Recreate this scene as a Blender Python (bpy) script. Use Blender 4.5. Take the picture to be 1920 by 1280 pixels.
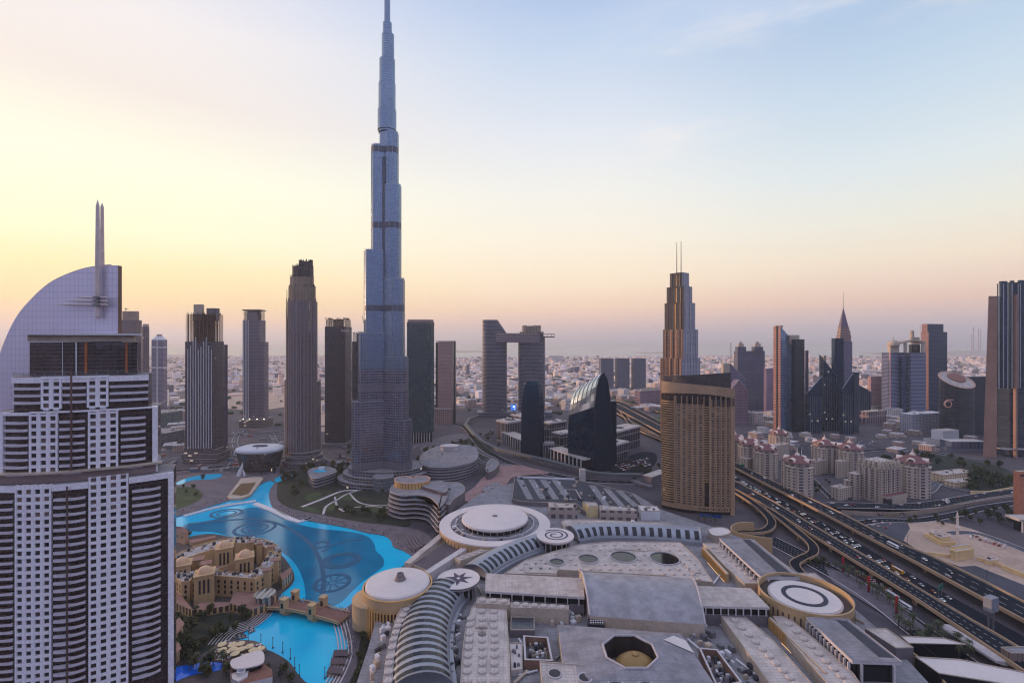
import bpy, math, random
from mathutils import Vector
R = math.radians
rnd = random.Random(11)
for o in list(bpy.data.objects):
 bpy.data.objects.remove(o)
sc = bpy.context.scene
F, H = 900.0, 215.0           # focal length in photo pixels, camera height in metres
U = 1280.0                    # depths below are written for a 1280 px lens and scaled by K
K = F / U
# ---------------------------------------------------------------- camera
cd = bpy.data.cameras.new('camera')
cam = bpy.data.objects.new('camera', cd)
sc.collection.objects.link(cam)
cam.location = (0, 0, H)
cam.rotation_euler = (R(90), 0, 0)
cd.sensor_width = 36.0
cd.lens = 36.0 * F / 1920.0
cd.clip_start = 1.0
cd.clip_end = 120000.0
sc.camera = cam
# ---------------------------------------------------------------- sun and sky
SUN_AZ, SUN_EL = R(-66), R(4.5)      # azimuth from the view direction (+Y), minus = to the left
sd = Vector((math.sin(SUN_AZ) * math.cos(SUN_EL), math.cos(SUN_AZ) * math.cos(SUN_EL), math.sin(SUN_EL)))
sl = bpy.data.lights.new('sun', 'SUN')
sl.energy = 3.4
sl.angle = R(0.6)
sl.color = (1.0, 0.62, 0.36)
so = bpy.data.objects.new('sun', sl)
so.rotation_euler = sd.to_track_quat('Z', 'Y').to_euler()
so.location = (-400, 200, 900)
sc.collection.objects.link(so)
def s2l(c):
 c = c / 255.0
 return c / 12.92 if c <= 0.04045 else ((c + 0.055) / 1.055) ** 2.4
def S(r, g, b):
 return (s2l(r), s2l(g), s2l(b), 1.0)
class NT:
 """tiny node-tree writer"""
 def __init__(s, tree):
  s.t = tree
  s.t.nodes.clear()
 def n(s, kind, **kw):
  nd = s.t.nodes.new(kind)
  for k, v in kw.items():
   setattr(nd, k, v)
  return nd
 def link(s, a, b):
  s.t.links.new(a, b)
 def put(s, sock, v):
  if hasattr(v, 'is_output') or isinstance(v, bpy.types.NodeSocket):
   s.t.links.new(v, sock)
  else:
   sock.default_value = v
 def m(s, op, a, b=0.0, c=None, clamp=False):
  nd = s.n('ShaderNodeMath', operation=op, use_clamp=clamp)
  s.put(nd.inputs[0], a)
  s.put(nd.inputs[1], b)
  if c is not None:
   s.put(nd.inputs[2], c)
  return nd.outputs[0]
 def mixc(s, f, a, b, mode='MIX'):
  nd = s.n('ShaderNodeMix', data_type='RGBA', blend_type=mode)
  s.put(nd.inputs[0], f)
  s.put(nd.inputs[6], a)
  s.put(nd.inputs[7], b)
  return nd.outputs[2]
 def mixf(s, f, a, b):
  nd = s.n('ShaderNodeMix', data_type='FLOAT')
  s.put(nd.inputs[0], f)
  s.put(nd.inputs[2], a)
  s.put(nd.inputs[3], b)
  return nd.outputs[0]
 def mr(s, v, a, b, c=0.0, d=1.0, smooth=True):
  nd = s.n('ShaderNodeMapRange', interpolation_type='SMOOTHSTEP' if smooth else 'LINEAR')
  s.put(nd.inputs[0], v)
  for i, x in enumerate((a, b, c, d)):
   nd.inputs[i + 1].default_value = x
  return nd.outputs[0]
 def ramp(s, v, stops):
  nd = s.n('ShaderNodeValToRGB')
  s.put(nd.inputs[0], v)
  el = nd.color_ramp.elements
  while len(el) > 1:
   el.remove(el[-1])
  el[0].position, el[0].color = stops[0]
  for p, c in stops[1:]:
   e = el.new(p)
   e.color = c
  return nd.outputs[0]
 def noise(s, vec, scale, detail=3.0, rough=0.55):
  nd = s.n('ShaderNodeTexNoise')
  if vec is not None:
   s.put(nd.inputs['Vector'], vec)
  nd.inputs['Scale'].default_value = scale
  nd.inputs['Detail'].default_value = detail
  nd.inputs['Roughness'].default_value = rough
  return nd.outputs['Fac']
w = bpy.data.worlds.new('World')
sc.world = w
w.use_nodes = True
t = NT(w.node_tree)
sky = t.n('ShaderNodeTexSky', sky_type='NISHITA', sun_disc=False, sun_elevation=SUN_EL, sun_rotation=SUN_AZ,
   altitude=0.0, air_density=1.0, dust_density=3.0, ozone_density=1.5)
gen = t.n('ShaderNodeTexCoord').outputs['Generated']
sp = t.n('ShaderNodeSeparateXYZ')
t.link(gen, sp.inputs[0])
X_, Y_, Z_ = sp.outputs
zc = t.m('MAXIMUM', Z_, 0.0)
el = t.m('POWER', zc, 0.5)        # spreads the low elevations over the ramp
def E(py, px=960.0):
 dz = 640.0 - py
 return max(0.0, dz / math.sqrt(F * F + (px - 960) ** 2 + dz * dz)) ** 0.5
L = t.ramp(el, [(0.0, S(226, 194, 190)), (E(605, 200), S(250, 204, 154)), (E(565, 200), S(252, 218, 152)), (E(500, 200), S(251, 231, 172)),
    (E(430, 200), S(248, 243, 204)), (E(300, 200), S(245, 244, 218)), (E(150, 200), S(232, 222, 214)), (E(0, 200), S(231, 225, 224)),
    (0.80, S(200, 208, 234)), (1.0, S(204, 212, 242))])
M = t.ramp(el, [(0.0, S(184, 170, 190)), (E(612, 1100), S(226, 186, 176)), (E(580, 1100), S(246, 208, 176)), (E(530, 1100), S(248, 226, 194)),
    (E(450, 1100), S(243, 233, 214)), (E(360, 1100), S(232, 231, 224)), (E(250, 1100), S(216, 221, 229)), (E(100, 1100), S(188, 204, 225)),
    (E(0, 1100), S(168, 189, 220)), (0.8, S(184, 200, 232)), (1.0, S(204, 212, 242))])
N = t.ramp(el, [(0.0, S(160, 166, 190)), (E(612, 1700), S(200, 178, 184)), (E(560, 1700), S(234, 197, 174)), (E(480, 1700), S(239, 222, 198)),
    (E(400, 1700), S(228, 227, 214)), (E(300, 1700), S(212, 222, 225)), (E(120, 1700), S(184, 204, 222)), (E(0, 1700), S(168, 190, 216)),
    (0.8, S(184, 200, 232)), (1.0, S(204, 212, 242))])
BK = t.ramp(el, [(0.0, S(104, 118, 152)), (0.25, S(136, 138, 180)), (0.5, S(162, 174, 216)), (1.0, S(204, 212, 242))])
az = t.m('ARCTAN2', X_, Y_)
c1 = t.mixc(t.mr(az, R(-42), R(8)), L, M)
c2 = t.mixc(t.mr(az, R(8), R(38)), c1, N)
back = t.mr(Y_, 0.45, -0.45)
c3 = t.mixc(back, c2, BK)
mp = t.n('ShaderNodeMapping')
mp.inputs['Scale'].default_value = (1.0, 1.0, 5.0)
mp.inputs['Rotation'].default_value = (0.0, R(8), 0.0)
t.link(gen, mp.inputs[0])
nz = t.noise(mp.outputs[0], 4.5, 9.0, 0.62)
nb = t.noise(mp.outputs[0], 1.3, 3.0, 0.5)
ci = t.m('MULTIPLY', t.mr(nz, 0.44, 0.84), t.mr(nb, 0.40, 0.60))
rg = t.m('MULTIPLY', t.mr(az, R(2), R(12)), t.m('MULTIPLY', t.mr(Z_, 0.31, 0.40), t.mr(Z_, 0.54, 0.47)))
ci = t.m('MULTIPLY', ci, t.mixf(rg, 0.12, 0.9))
ci = t.m('MULTIPLY', ci, t.mr(Z_, 0.02, 0.12))
c4 = t.mixc(ci, c3, S(252, 238, 226))
sk = t.n('ShaderNodeVectorMath', operation='SCALE')
t.link(sky.outputs[0], sk.inputs[0])
sk.inputs['Scale'].default_value = 0.08
c5 = t.mixc(0.08, c4, sk.outputs[0])
bg = t.n('ShaderNodeBackground')
t.link(c5, bg.inputs[0])
bg.inputs[1].default_value = 0.94
wo = t.n('ShaderNodeOutputWorld')
t.link(bg.outputs[0], wo.inputs[0])
sc.view_settings.view_transform = 'Standard'
sc.view_settings.look = 'None'
sc.view_settings.exposure = 0.44
sc.view_settings.gamma = 1.0
sc.view_settings.use_curve_mapping = False
sc.cycles.max_bounces = 5
sc.cycles.diffuse_bounces = 2
sc.cycles.glossy_bounces = 3
sc.cycles.volume_bounces = 0
sc.cycles.use_adaptive_sampling = False
sc.cycles.use_denoising = True
sc.cycles.denoiser = 'OPENIMAGEDENOISE'
sc.cycles.denoising_input_passes = 'RGB_ALBEDO_NORMAL'
sc.cycles.filter_width = 1.2
sc.cycles.caustics_reflective = False
sc.cycles.caustics_refractive = False
sc.cycles.sample_clamp_indirect = 4.0
# ---------------------------------------------------------------- pixel helpers (1920 x 1280 photo pixels)
def D(py, z=0.0):
 return (H - z) * U / (py - 640.0)
def GP(px, py, z=0.0):
 return W(px, D(py, z))
def W(px, d):
 return ((px - 960.0) / U * d, d * K)
def ZP(py, d):
 return H - (py - 640.0) / U * d
def lerp(a, b, f):
 return a + (b - a) * f
def crom(pts, n=6, closed=False):
 """Catmull-Rom through 2-D points"""
 out = []
 N_ = len(pts)
 rng = range(N_ if closed else N_ - 1)
 for i in rng:
  p = [pts[(i + k) % N_] if closed else pts[min(max(i + k, 0), N_ - 1)] for k in (-1, 0, 1, 2)]
  for j in range(n):
   u = j / n
   out.append(tuple(0.5 * (2 * p[1][c] + (p[2][c] - p[0][c]) * u + (2 * p[0][c] - 5 * p[1][c] + 4 * p[2][c] - p[3][c]) * u * u
         + (3 * p[1][c] - p[0][c] - 3 * p[2][c] + p[3][c]) * u ** 3) for c in range(len(pts[0]))))
 if not closed:
  out.append(tuple(pts[-1]))
 return out
def resample(pts, n):
 seg = [0.0]
 for a, b in zip(pts, pts[1:]):
  seg.append(seg[-1] + math.dist(a, b))
 out = []
 j = 0
 for i in range(n):
  s_ = seg[-1] * i / (n - 1)
  while j < len(pts) - 2 and seg[j + 1] < s_:
   j += 1
  f = (s_ - seg[j]) / max(1e-9, seg[j + 1] - seg[j])
  out.append(tuple(lerp(pts[j][c], pts[j + 1][c], f) for c in range(len(pts[0]))))
 return out
def yawbox(xl, xm, xr, d, th, dl=None, dr=None):
 """rectangle whose near corner is at pixel xm, depth d, and whose outer corners fall on pixels xl and xr"""
 mx, my = W(xm, d)
 th = max(th, math.degrees(math.atan((xm - 960.0) / F)) + 32) if xm > 1000 else th
 th = min(th, 84)
 c, s_ = math.cos(R(th)), math.sin(R(th))
 def go(px, u):
  k = (px - 960.0) / F
  tt = (k * my - mx) / (u[0] - k * u[1])
  return (mx + tt * u[0], my + tt * u[1])
 a = go(xl, (-c, s_)) if dl is None else (mx - c * dl, my + s_ * dl)
 b = go(xr, (s_, c)) if dr is None else (mx + s_ * dr, my + c * dr)
 return [(mx, my), b, (a[0] + b[0] - mx, a[1] + b[1] - my), a]
def fbox(x0, x1, d, depth):
 y, lim = d * K, 0.26 * (x1 - x0)       # keep the whole silhouette, seen side included, between x0 and x1
 if x1 < 960:
  depth = min(depth, y * lim / max(1.0, 960 - x1 - lim))
  x1 = 960 + (x1 - 960) * (y + depth) / y
 elif x0 > 960:
  depth = min(depth, y * lim / max(1.0, x0 - 960))
  x0 = 960 + (x0 - 960) * (y + depth) / y
 a, b = W(x0, d), W(x1, d)
 return [a, b, (b[0], y + depth), (a[0], y + depth)]
def inset(poly, k):
 """offset a convex-ish ccw polygon inwards by k metres"""
 n = len(poly)
 ar = sum(poly[i][0] * poly[(i + 1) % n][1] - poly[(i + 1) % n][0] * poly[i][1] for i in range(n))
 sg = 1 if ar > 0 else -1
 out = []
 for i in range(n):
  p0, p1, p2 = Vector(poly[i - 1]), Vector(poly[i]), Vector(poly[(i + 1) % n])
  e1 = (p1 - p0)
  e2 = (p2 - p1)
  if e1.length < 1e-6 or e2.length < 1e-6:
   out.append(tuple(p1))
   continue
  e1.normalize()
  e2.normalize()
  n1, n2 = Vector((-e1.y, e1.x)) * sg, Vector((-e2.y, e2.x)) * sg
  b = n1 + n2
  q = b.dot(n1)
  v = b * (k / q) if abs(q) > 0.25 else n1 * k
  out.append(tuple(p1 + v))
 return out
def circ(c, r, n=32, ry=None, rot=0.0, a0=0.0, a1=360.0, closed=True):
 ry = r if ry is None else ry
 m_ = n if closed else n + 1
 out = []
 for i in range(m_):
  a = R(a0 + (a1 - a0) * i / n)
  x, y = r * math.cos(a), ry * math.sin(a)
  out.append((c[0] + x * math.cos(rot) - y * math.sin(rot), c[1] + x * math.sin(rot) + y * math.cos(rot)))
 return out
# ---------------------------------------------------------------- mesh writer
ORG = {}
class MB:
 def __init__(s):
  s.v, s.f, s.uv, s.mi, s.key = [], [], [], [], {}
 def vid(s, p):
  k = (round(p[0], 3), round(p[1], 3), round(p[2], 3))
  i = s.key.get(k)
  if i is None:
   i = len(s.v)
   s.key[k] = i
   s.v.append((p[0], p[1], p[2]))
  return i
 def face(s, pts, m=0, uv=None):
  ids = [s.vid(p) for p in pts]
  if len(set(ids)) < 3:
   return s
  if len(set(ids)) < len(ids):
   keep = [k for k in range(len(ids)) if ids[k] != ids[k - 1]]
   ids = [ids[k] for k in keep]
   pts = [pts[k] for k in keep]
   if uv:
    uv = [uv[k] for k in keep]
  if uv is None:
   a, b, c = Vector(pts[0]), Vector(pts[1]), Vector(pts[2])
   nn = (b - a).cross(c - a)
   if abs(nn.z) > 0.7 * nn.length:
    uv = [(p[0], p[1]) for p in pts]
   else:
    tt = Vector((-nn.y, nn.x, 0))
    tt = tt.normalized() if tt.length > 1e-9 else Vector((1, 0, 0))
    uv = [(p[0] * tt.x + p[1] * tt.y, p[2]) for p in pts]
  s.f.append(ids)
  s.uv.append(uv)
  s.mi.append(m)
  return s
 def prism(s, poly, z0, z1, mw=0, mt=1, bottom=False, ztop=None, top=True, closed=True, u0=0.0):
  n = len(poly)
  ar = sum(poly[i][0] * poly[(i + 1) % n][1] - poly[(i + 1) % n][0] * poly[i][1] for i in range(n))
  if ar < 0:
   poly = poly[::-1]
   ztop = ztop[::-1] if ztop else None
  zt = ztop or [z1] * n
  zb = z0 if isinstance(z0, (list, tuple)) else [z0] * n
  u = u0
  for i in range(n if closed else n - 1):
   a, b = poly[i], poly[(i + 1) % n]
   du = math.dist(a, b)
   j = (i + 1) % n
   s.face([(a[0], a[1], zb[i]), (b[0], b[1], zb[j]), (b[0], b[1], zt[j]), (a[0], a[1], zt[i])], mw,
     [(u, zb[i]), (u + du, zb[j]), (u + du, zt[j]), (u, zt[i])])
   u += du
  if top:
   s.face([(p[0], p[1], z) for p, z in zip(poly, zt)], mt)
  if bottom:
   s.face([(p[0], p[1], z) for p, z in zip(poly, zb)][::-1], mt)
  return s
 def box(s, c, sx, sy, z0, z1, rot=0.0, m=0, mt=None):
  co, si = math.cos(rot), math.sin(rot)
  poly = [(c[0] + x * co - y * si, c[1] + x * si + y * co) for x, y in
    ((-sx / 2, -sy / 2), (sx / 2, -sy / 2), (sx / 2, sy / 2), (-sx / 2, sy / 2))]
  return s.prism(poly, z0, z1, m, m if mt is None else mt, bottom=True)
 def bar(s, a, b, w_, h_, m=0):
  """box beam between two 3-D points"""
  a, b = Vector(a), Vector(b)
  d = (b - a).normalized()
  up = Vector((0, 0, 1)) if abs(d.z) < 0.95 else Vector((0, 1, 0))
  x = d.cross(up).normalized() * w_ / 2
  y = x.cross(d).normalized() * h_ / 2
  r0 = [a - x - y, a + x - y, a + x + y, a - x + y]
  r1 = [p + (b - a) for p in r0]
  return s.loft([r0, r1], m=m, cap=True)
 def loft(s, rings, m=0, closed=True, cap=False, mcap=None, uvs=None):
  n = len(rings[0])
  v = 0.0
  for k in range(len(rings) - 1):
   a, b = rings[k], rings[k + 1]
   dv = math.dist(a[0], b[0])
   u = 0.0
   for i in range(n if closed else n - 1):
    j = (i + 1) % n
    du = math.dist(a[i], a[j])
    s.face([a[i], a[j], b[j], b[i]], m, [(u, v), (u + du, v), (u + du, v + dv), (u, v + dv)])
    u += du
   v += dv
  if cap:
   mc = m if mcap is None else mcap
   s.face([tuple(p) for p in rings[0]][::-1], mc)
   s.face([tuple(p) for p in rings[-1]], mc)
  return s
 def lathe(s, c, prof, n=24, m=0, cap=True, mcap=None, sx=1.0, sy=1.0, rot=0.0):
  rings = []
  for r, z in prof:
   rings.append([(p[0], p[1], z) for p in circ(c, max(r, 0.001) * sx, n, max(r, 0.001) * sy, rot)])
  per = 0
  v = 0.0
  for k in range(len(rings) - 1):
   a, b = rings[k], rings[k + 1]
   dv = math.hypot(prof[k + 1][0] - prof[k][0], prof[k + 1][1] - prof[k][1])
   rr = max(prof[k][0], prof[k + 1][0])
   for i in range(n):
    j = (i + 1) % n
    u0, u1 = 2 * math.pi * rr * i / n, 2 * math.pi * rr * (i + 1) / n
    s.face([a[i], a[j], b[j], b[i]], m, [(u0, a[0][2]), (u1, a[0][2]), (u1, b[0][2]), (u0, b[0][2])] if abs(a[0][2] - b[0][2]) > 0.01 else None)
   v += dv
  if cap:
   s.face(rings[-1], m if mcap is None else mcap)
  return s
 def tube(s, pts, r, n=6, m=0):
  rings = []
  for i, p in enumerate(pts):
   p = Vector(p)
   d = (Vector(pts[min(i + 1, len(pts) - 1)]) - Vector(pts[max(i - 1, 0)])).normalized()
   up = Vector((0, 0, 1)) if abs(d.z) < 0.9 else Vector((1, 0, 0))
   x = d.cross(up).normalized()
   y = x.cross(d)
   rr = r[i] if isinstance(r, (list, tuple)) else r
   rings.append([tuple(p + x * rr * math.cos(2 * math.pi * k / n) + y * rr * math.sin(2 * math.pi * k / n)) for k in range(n)])
  return s.loft(rings, m, cap=True)
 def strip(s, A, B, zt, zb, m=0, ms=None):
  """slab between two polylines (deck): top, bottom and both sides"""
  ms = m if ms is None else ms
  A = [(*a[:2], zt) if len(a) == 2 else a for a in A]
  B = [(*b[:2], zt) if len(b) == 2 else b for b in B]
  dz = zt - zb if not isinstance(zb, str) else 1.0
  lo = lambda p: (p[0], p[1], p[2] - dz)
  u = 0.0
  for i in range(len(A) - 1):
   a, b, c, d = A[i], A[i + 1], B[i + 1], B[i]
   du = math.dist(a, b)
   wd = math.dist(a, d)
   s.face([a, d, c, b], m, [(0, u), (wd, u), (wd, u + du), (0, u + du)])
   if dz > 0:
    s.face([lo(a), lo(b), lo(c), lo(d)], ms)
    s.face([a, b, lo(b), lo(a)], ms)
    s.face([d, lo(d), lo(c), c], ms)
   u += du
  if dz > 0:
   s.face([A[0], lo(A[0]), lo(B[0]), B[0]], ms)
   s.face([A[-1], B[-1], lo(B[-1]), lo(A[-1])], ms)
  return s
 def mesh(s, name, mats, org=(0, 0, 0), smooth=False):
  me = bpy.data.meshes.new(name)
  me.from_pydata([(a - org[0], b - org[1], c - org[2]) for a, b, c in s.v], [], s.f)
  ul = me.uv_layers.new(name='UVMap')
  ul.data.foreach_set('uv', [x for f in s.uv for p in f for x in p])
  for mt in (mats if isinstance(mats, (list, tuple)) else [mats]):
   me.materials.append(mt)
  k = len(me.materials) - 1
  me.polygons.foreach_set('material_index', [min(i, k) for i in s.mi])
  if smooth:
   me.polygons.foreach_set('use_smooth', [True] * len(me.polygons))
  me.update()
  return me
 def build(s, name, mats, parent=None, smooth=False, label=None, kind=None):
  org = ORG.get(parent.name, (0, 0, 0)) if parent else (0, 0, 0)
  if not s.f:
   return None
  o = bpy.data.objects.new(name, s.mesh(name, mats, org, smooth))
  sc.collection.objects.link(o)
  if parent:
   o.parent = parent
   ORG[o.name] = org
  if label:
   o['label'] = label
  if kind:
   o['kind'] = kind
  return o
def tag(o, label, cat, group=None, kind=None):
 o['label'] = label
 o['category'] = cat
 if group:
  o['group'] = group
 if kind:
  o['kind'] = kind
 return o
def thing(name, label, cat, loc=(0, 0, 0), group=None):
 o = bpy.data.objects.new(name, None)
 sc.collection.objects.link(o)
 o.location = (loc[0], loc[1], loc[2] if len(loc) > 2 else 0.0)
 o.empty_display_size = 5
 ORG[o.name] = tuple(o.location)
 return tag(o, label, cat, group)
def inst(mesh, name, parent, loc, rot=(0, 0, 0), scale=(1, 1, 1)):
 o = bpy.data.objects.new(name, mesh)
 sc.collection.objects.link(o)
 org = (0, 0, 0)
 if parent:
  o.parent = parent
  org = ORG.get(parent.name, (0, 0, 0))
 o.location = (loc[0] - org[0], loc[1] - org[1], loc[2] - org[2])
 o.rotation_euler = rot if isinstance(rot, (tuple, list)) else (0, 0, rot)
 o.scale = scale
 return o
def dup(root, loc, rotz, scale=1.0, label=None, group=None):
 r = root.copy()
 sc.collection.objects.link(r)
 r.location = loc
 r.rotation_euler = (0, 0, rotz)
 r.scale = (scale,) * 3 if not isinstance(scale, tuple) else scale
 if label:
  r['label'] = label
 if group:
  r['group'] = group
 for ch in list(root.children):
  c = ch.copy()
  sc.collection.objects.link(c)
  c.parent = r
  for g in ch.children:
   q = g.copy()
   sc.collection.objects.link(q)
   q.parent = c
 return r
def struct(name, mb, mats, label, smooth=False):
 o = mb.build(name, mats, smooth=smooth, kind='structure')
 tag(o, label, name.replace('_', ' ').split('.')[0])
 return o
# ---------------------------------------------------------------- materials
MATS = {}
def mat(name, col, rough=0.75, stint=None, metal=0.0, var=0.18, scale=0.15, spec=0.5, bump=0.0, col2=None, fine=0.0, ior=1.45):
 """plain procedural surface: base colour with two scales of mottling"""
 if name in MATS:
  return MATS[name]
 m = bpy.data.materials.new(name)
 m.use_nodes = True
 q = NT(m.node_tree)
 tc = q.n('ShaderNodeTexCoord').outputs['Object']
 n1 = q.noise(tc, scale, 5.0, 0.6)
 n2 = q.noise(tc, scale * 9.0, 3.0, 0.6)
 f = q.m('ADD', q.m('MULTIPLY', n1, 0.6), q.m('MULTIPLY', n2, 0.4))
 f = q.mr(f, 0.32, 0.68)
 a = tuple(c * (1 - var) for c in col[:3]) + (1,)
 b = tuple(min(1, c * (1 + var)) for c in (col2 or col)[:3]) + (1,)
 p = q.n('ShaderNodeBsdfPrincipled')
 q.link(q.mixc(f, a, b), p.inputs['Base Color'])
 p.inputs['Roughness'].default_value = rough
 p.inputs['Metallic'].default_value = metal
 p.inputs['IOR'].default_value = ior
 p.inputs['Specular IOR Level'].default_value = spec
 if stint:
  p.inputs['Specular Tint'].default_value = stint
 if bump:
  bp = q.n('ShaderNodeBump')
  bp.inputs['Strength'].default_value = bump
  q.link(n2, bp.inputs['Height'])
  q.link(bp.outputs[0], p.inputs['Normal'])
 o = q.n('ShaderNodeOutputMaterial')
 q.link(p.outputs[0], o.inputs[0])
 MATS[name] = m
 return m
def facade(name, wall, glass, pu, pv, wu=0.7, wv=0.6, wr=0.7, gr=0.12, gi=1.9, gm=0.0, var=0.5, lit=0.0, sill=0.0, stag=False,
   wmetal=0.0, bands=(), ou=0.5, ov=0.5, warp=0.0, bump=0.25, stint=None):
 """curtain wall / window grid on UVs in metres: pu x pv cells with a wu x wv opening in each"""
 if name in MATS:
  return MATS[name]
 m = bpy.data.materials.new(name)
 m.use_nodes = True
 q = NT(m.node_tree)
 uv = q.n('ShaderNodeUVMap')
 sp_ = q.n('ShaderNodeSeparateXYZ')
 q.link(uv.outputs[0], sp_.inputs[0])
 u = q.m('DIVIDE', sp_.outputs[0], pu)
 v = q.m('DIVIDE', sp_.outputs[1], pv)
 iv = q.m('FLOOR', v)
 if stag:
  u = q.m('ADD', u, q.m('MULTIPLY', q.m('MODULO', iv, 2.0), 0.5))
 iu = q.m('FLOOR', u)
 fu = q.m('ABSOLUTE', q.m('SUBTRACT', q.m('FRACT', u), ou))
 fv = q.m('ABSOLUTE', q.m('SUBTRACT', q.m('FRACT', v), ov))
 k = q.m('MULTIPLY', q.m('LESS_THAN', fu, wu / 2), q.m('LESS_THAN', fv, wv / 2))
 cid = q.n('ShaderNodeCombineXYZ')
 q.link(iu, cid.inputs[0])
 q.link(iv, cid.inputs[1])
 wn = q.n('ShaderNodeTexWhiteNoise', noise_dimensions='3D')
 q.link(cid.outputs[0], wn.inputs[0])
 rv = wn.outputs['Value']
 big = q.noise(q.n('ShaderNodeTexCoord').outputs['Object'], 0.02, 3.0)
 g = q.mixc(q.m('MULTIPLY', rv, var), glass, tuple(min(1, c * 3.0 + 0.015) for c in glass[:3]) + (1,))
 if gr > 0.5:
  n9 = q.noise(q.n('ShaderNodeTexCoord').outputs['Object'], 0.11, 8.0, 0.7)
  g = q.mixc(q.m('MULTIPLY', q.mr(n9, 0.36, 0.66), 0.85), g, tuple(c * 0.62 for c in glass[:3]) + (1,))
 wl = q.mixc(q.mr(big, 0.3, 0.7), tuple(c * 0.86 for c in wall[:3]) + (1,), tuple(min(1, c * 1.1) for c in wall[:3]) + (1,))
 for z0, z1, bc in bands:      # plant floors: solid rings of another colour
  inb = q.m('MULTIPLY', q.m('GREATER_THAN', sp_.outputs[1], z0), q.m('LESS_THAN', sp_.outputs[1], z1))
  k = q.m('MULTIPLY', k, q.m('SUBTRACT', 1.0, inb))
  wl = q.mixc(inb, wl, bc)
 p = q.n('ShaderNodeBsdfPrincipled')
 q.link(q.mixc(k, wl, g), p.inputs['Base Color'])
 q.link(q.mixf(k, wr, gr), p.inputs['Roughness'])
 q.link(q.mixf(k, wmetal, gm), p.inputs['Metallic'])
 q.link(q.mixf(k, 1.45, gi), p.inputs['IOR'])
 if stint:
  p.inputs['Specular Tint'].default_value = stint
 if warp or bump:
  bp = q.n('ShaderNodeBump')
  bp.inputs['Strength'].default_value = 1.0
  bp.inputs['Distance'].default_value = 1.0
  hgt = q.m('MULTIPLY', k, -bump)
  if warp:
   nzz = q.noise(q.n('ShaderNodeTexCoord').outputs['Object'], 0.06, 2.0)
   hgt = q.m('ADD', hgt, q.m('MULTIPLY', nzz, warp * 10))
  q.link(hgt, bp.inputs['Height'])
  q.link(bp.outputs[0], p.inputs['Normal'])
 if lit:
  on = q.m('MULTIPLY', q.m('GREATER_THAN', rv, 1.0 - lit), k)
  p.inputs['Emission Color'].default_value = (1.0, 0.8, 0.6, 1)
  q.link(q.m('MULTIPLY', on, 0.4), p.inputs['Emission Strength'])
 o = q.n('ShaderNodeOutputMaterial')
 q.link(p.outputs[0], o.inputs[0])
 MATS[name] = m
 return m
def lamp_mat(name, col, strength):
 if name in MATS:
  return MATS[name]
 m = bpy.data.materials.new(name)
 m.use_nodes = True
 p = m.node_tree.nodes['Principled BSDF']
 p.inputs['Base Color'].default_value = col
 p.inputs['Emission Color'].default_value = col
 p.inputs['Emission Strength'].default_value = strength
 MATS[name] = m
 return m
concrete = mat('pale concrete', S(188, 180, 182), 0.85, scale=0.05)
conc_warm = mat('warm concrete', S(176, 160, 146), 0.85, scale=0.05)
conc_dark = mat('dark concrete', S(110, 102, 108), 0.9, scale=0.05)
roof_pale = facade('pale roof membrane', S(138, 128, 128), S(196, 182, 176), 5.0, 2.5, 0.965, 0.95, 0.9, 0.9, 1.4, var=0.03, bump=0.02)
roof_grey = facade('grey roof membrane', S(100, 98, 106), S(142, 138, 144), 6.0, 3.0, 0.97, 0.95, 0.9, 0.9, 1.4, var=0.03, bump=0.02)
roof_dark = mat('dark roof membrane', S(62, 62, 72), 0.9, scale=0.06, var=0.25)
white_paint = mat('white painted metal', S(206, 204, 210), 0.55, scale=0.05, var=0.08)
steel = mat('weathered steel', S(132, 130, 136), 0.45, None, 0.6, scale=0.2)
dark_metal = mat('dark metal', S(52, 50, 58), 0.5, None, 0.3)
gold_wall = mat('sand gold cladding', S(178, 148, 112), 0.6, scale=0.06, var=0.12)
gold_dark = mat('dark bronze cladding', S(112, 84, 60), 0.6, scale=0.06, var=0.15)  # darker bronze tone for the wall joints
dark_glass = mat('dark glass', S(16, 20, 30), 0.08, None, 0.0, var=0.4, scale=0.1, ior=1.5)
asphalt = mat('asphalt', S(30, 34, 44), 0.95, scale=0.03, var=0.3, spec=0.1)
asphalt_worn = mat('worn asphalt', S(72, 72, 82), 0.95, scale=0.03, var=0.25)
paving = mat('stone paving', S(100, 92, 100), 0.9, scale=0.12, var=0.25)
paving_rose = mat('rose paving', S(150, 118, 116), 0.8, scale=0.05, var=0.3)
sand = mat('sand', S(178, 152, 136), 0.95, scale=0.02, var=0.22)
lawn = mat('lawn', S(54, 70, 42), 0.95, scale=0.08, var=0.35)
garden = mat('planted ground', S(38, 44, 36), 0.95, scale=0.1, var=0.45)
white_line = mat('road marking', S(200, 198, 196), 0.8)
parapet = mat('sand coloured parapet', S(172, 142, 116), 0.8, scale=0.08, var=0.15)
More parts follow.
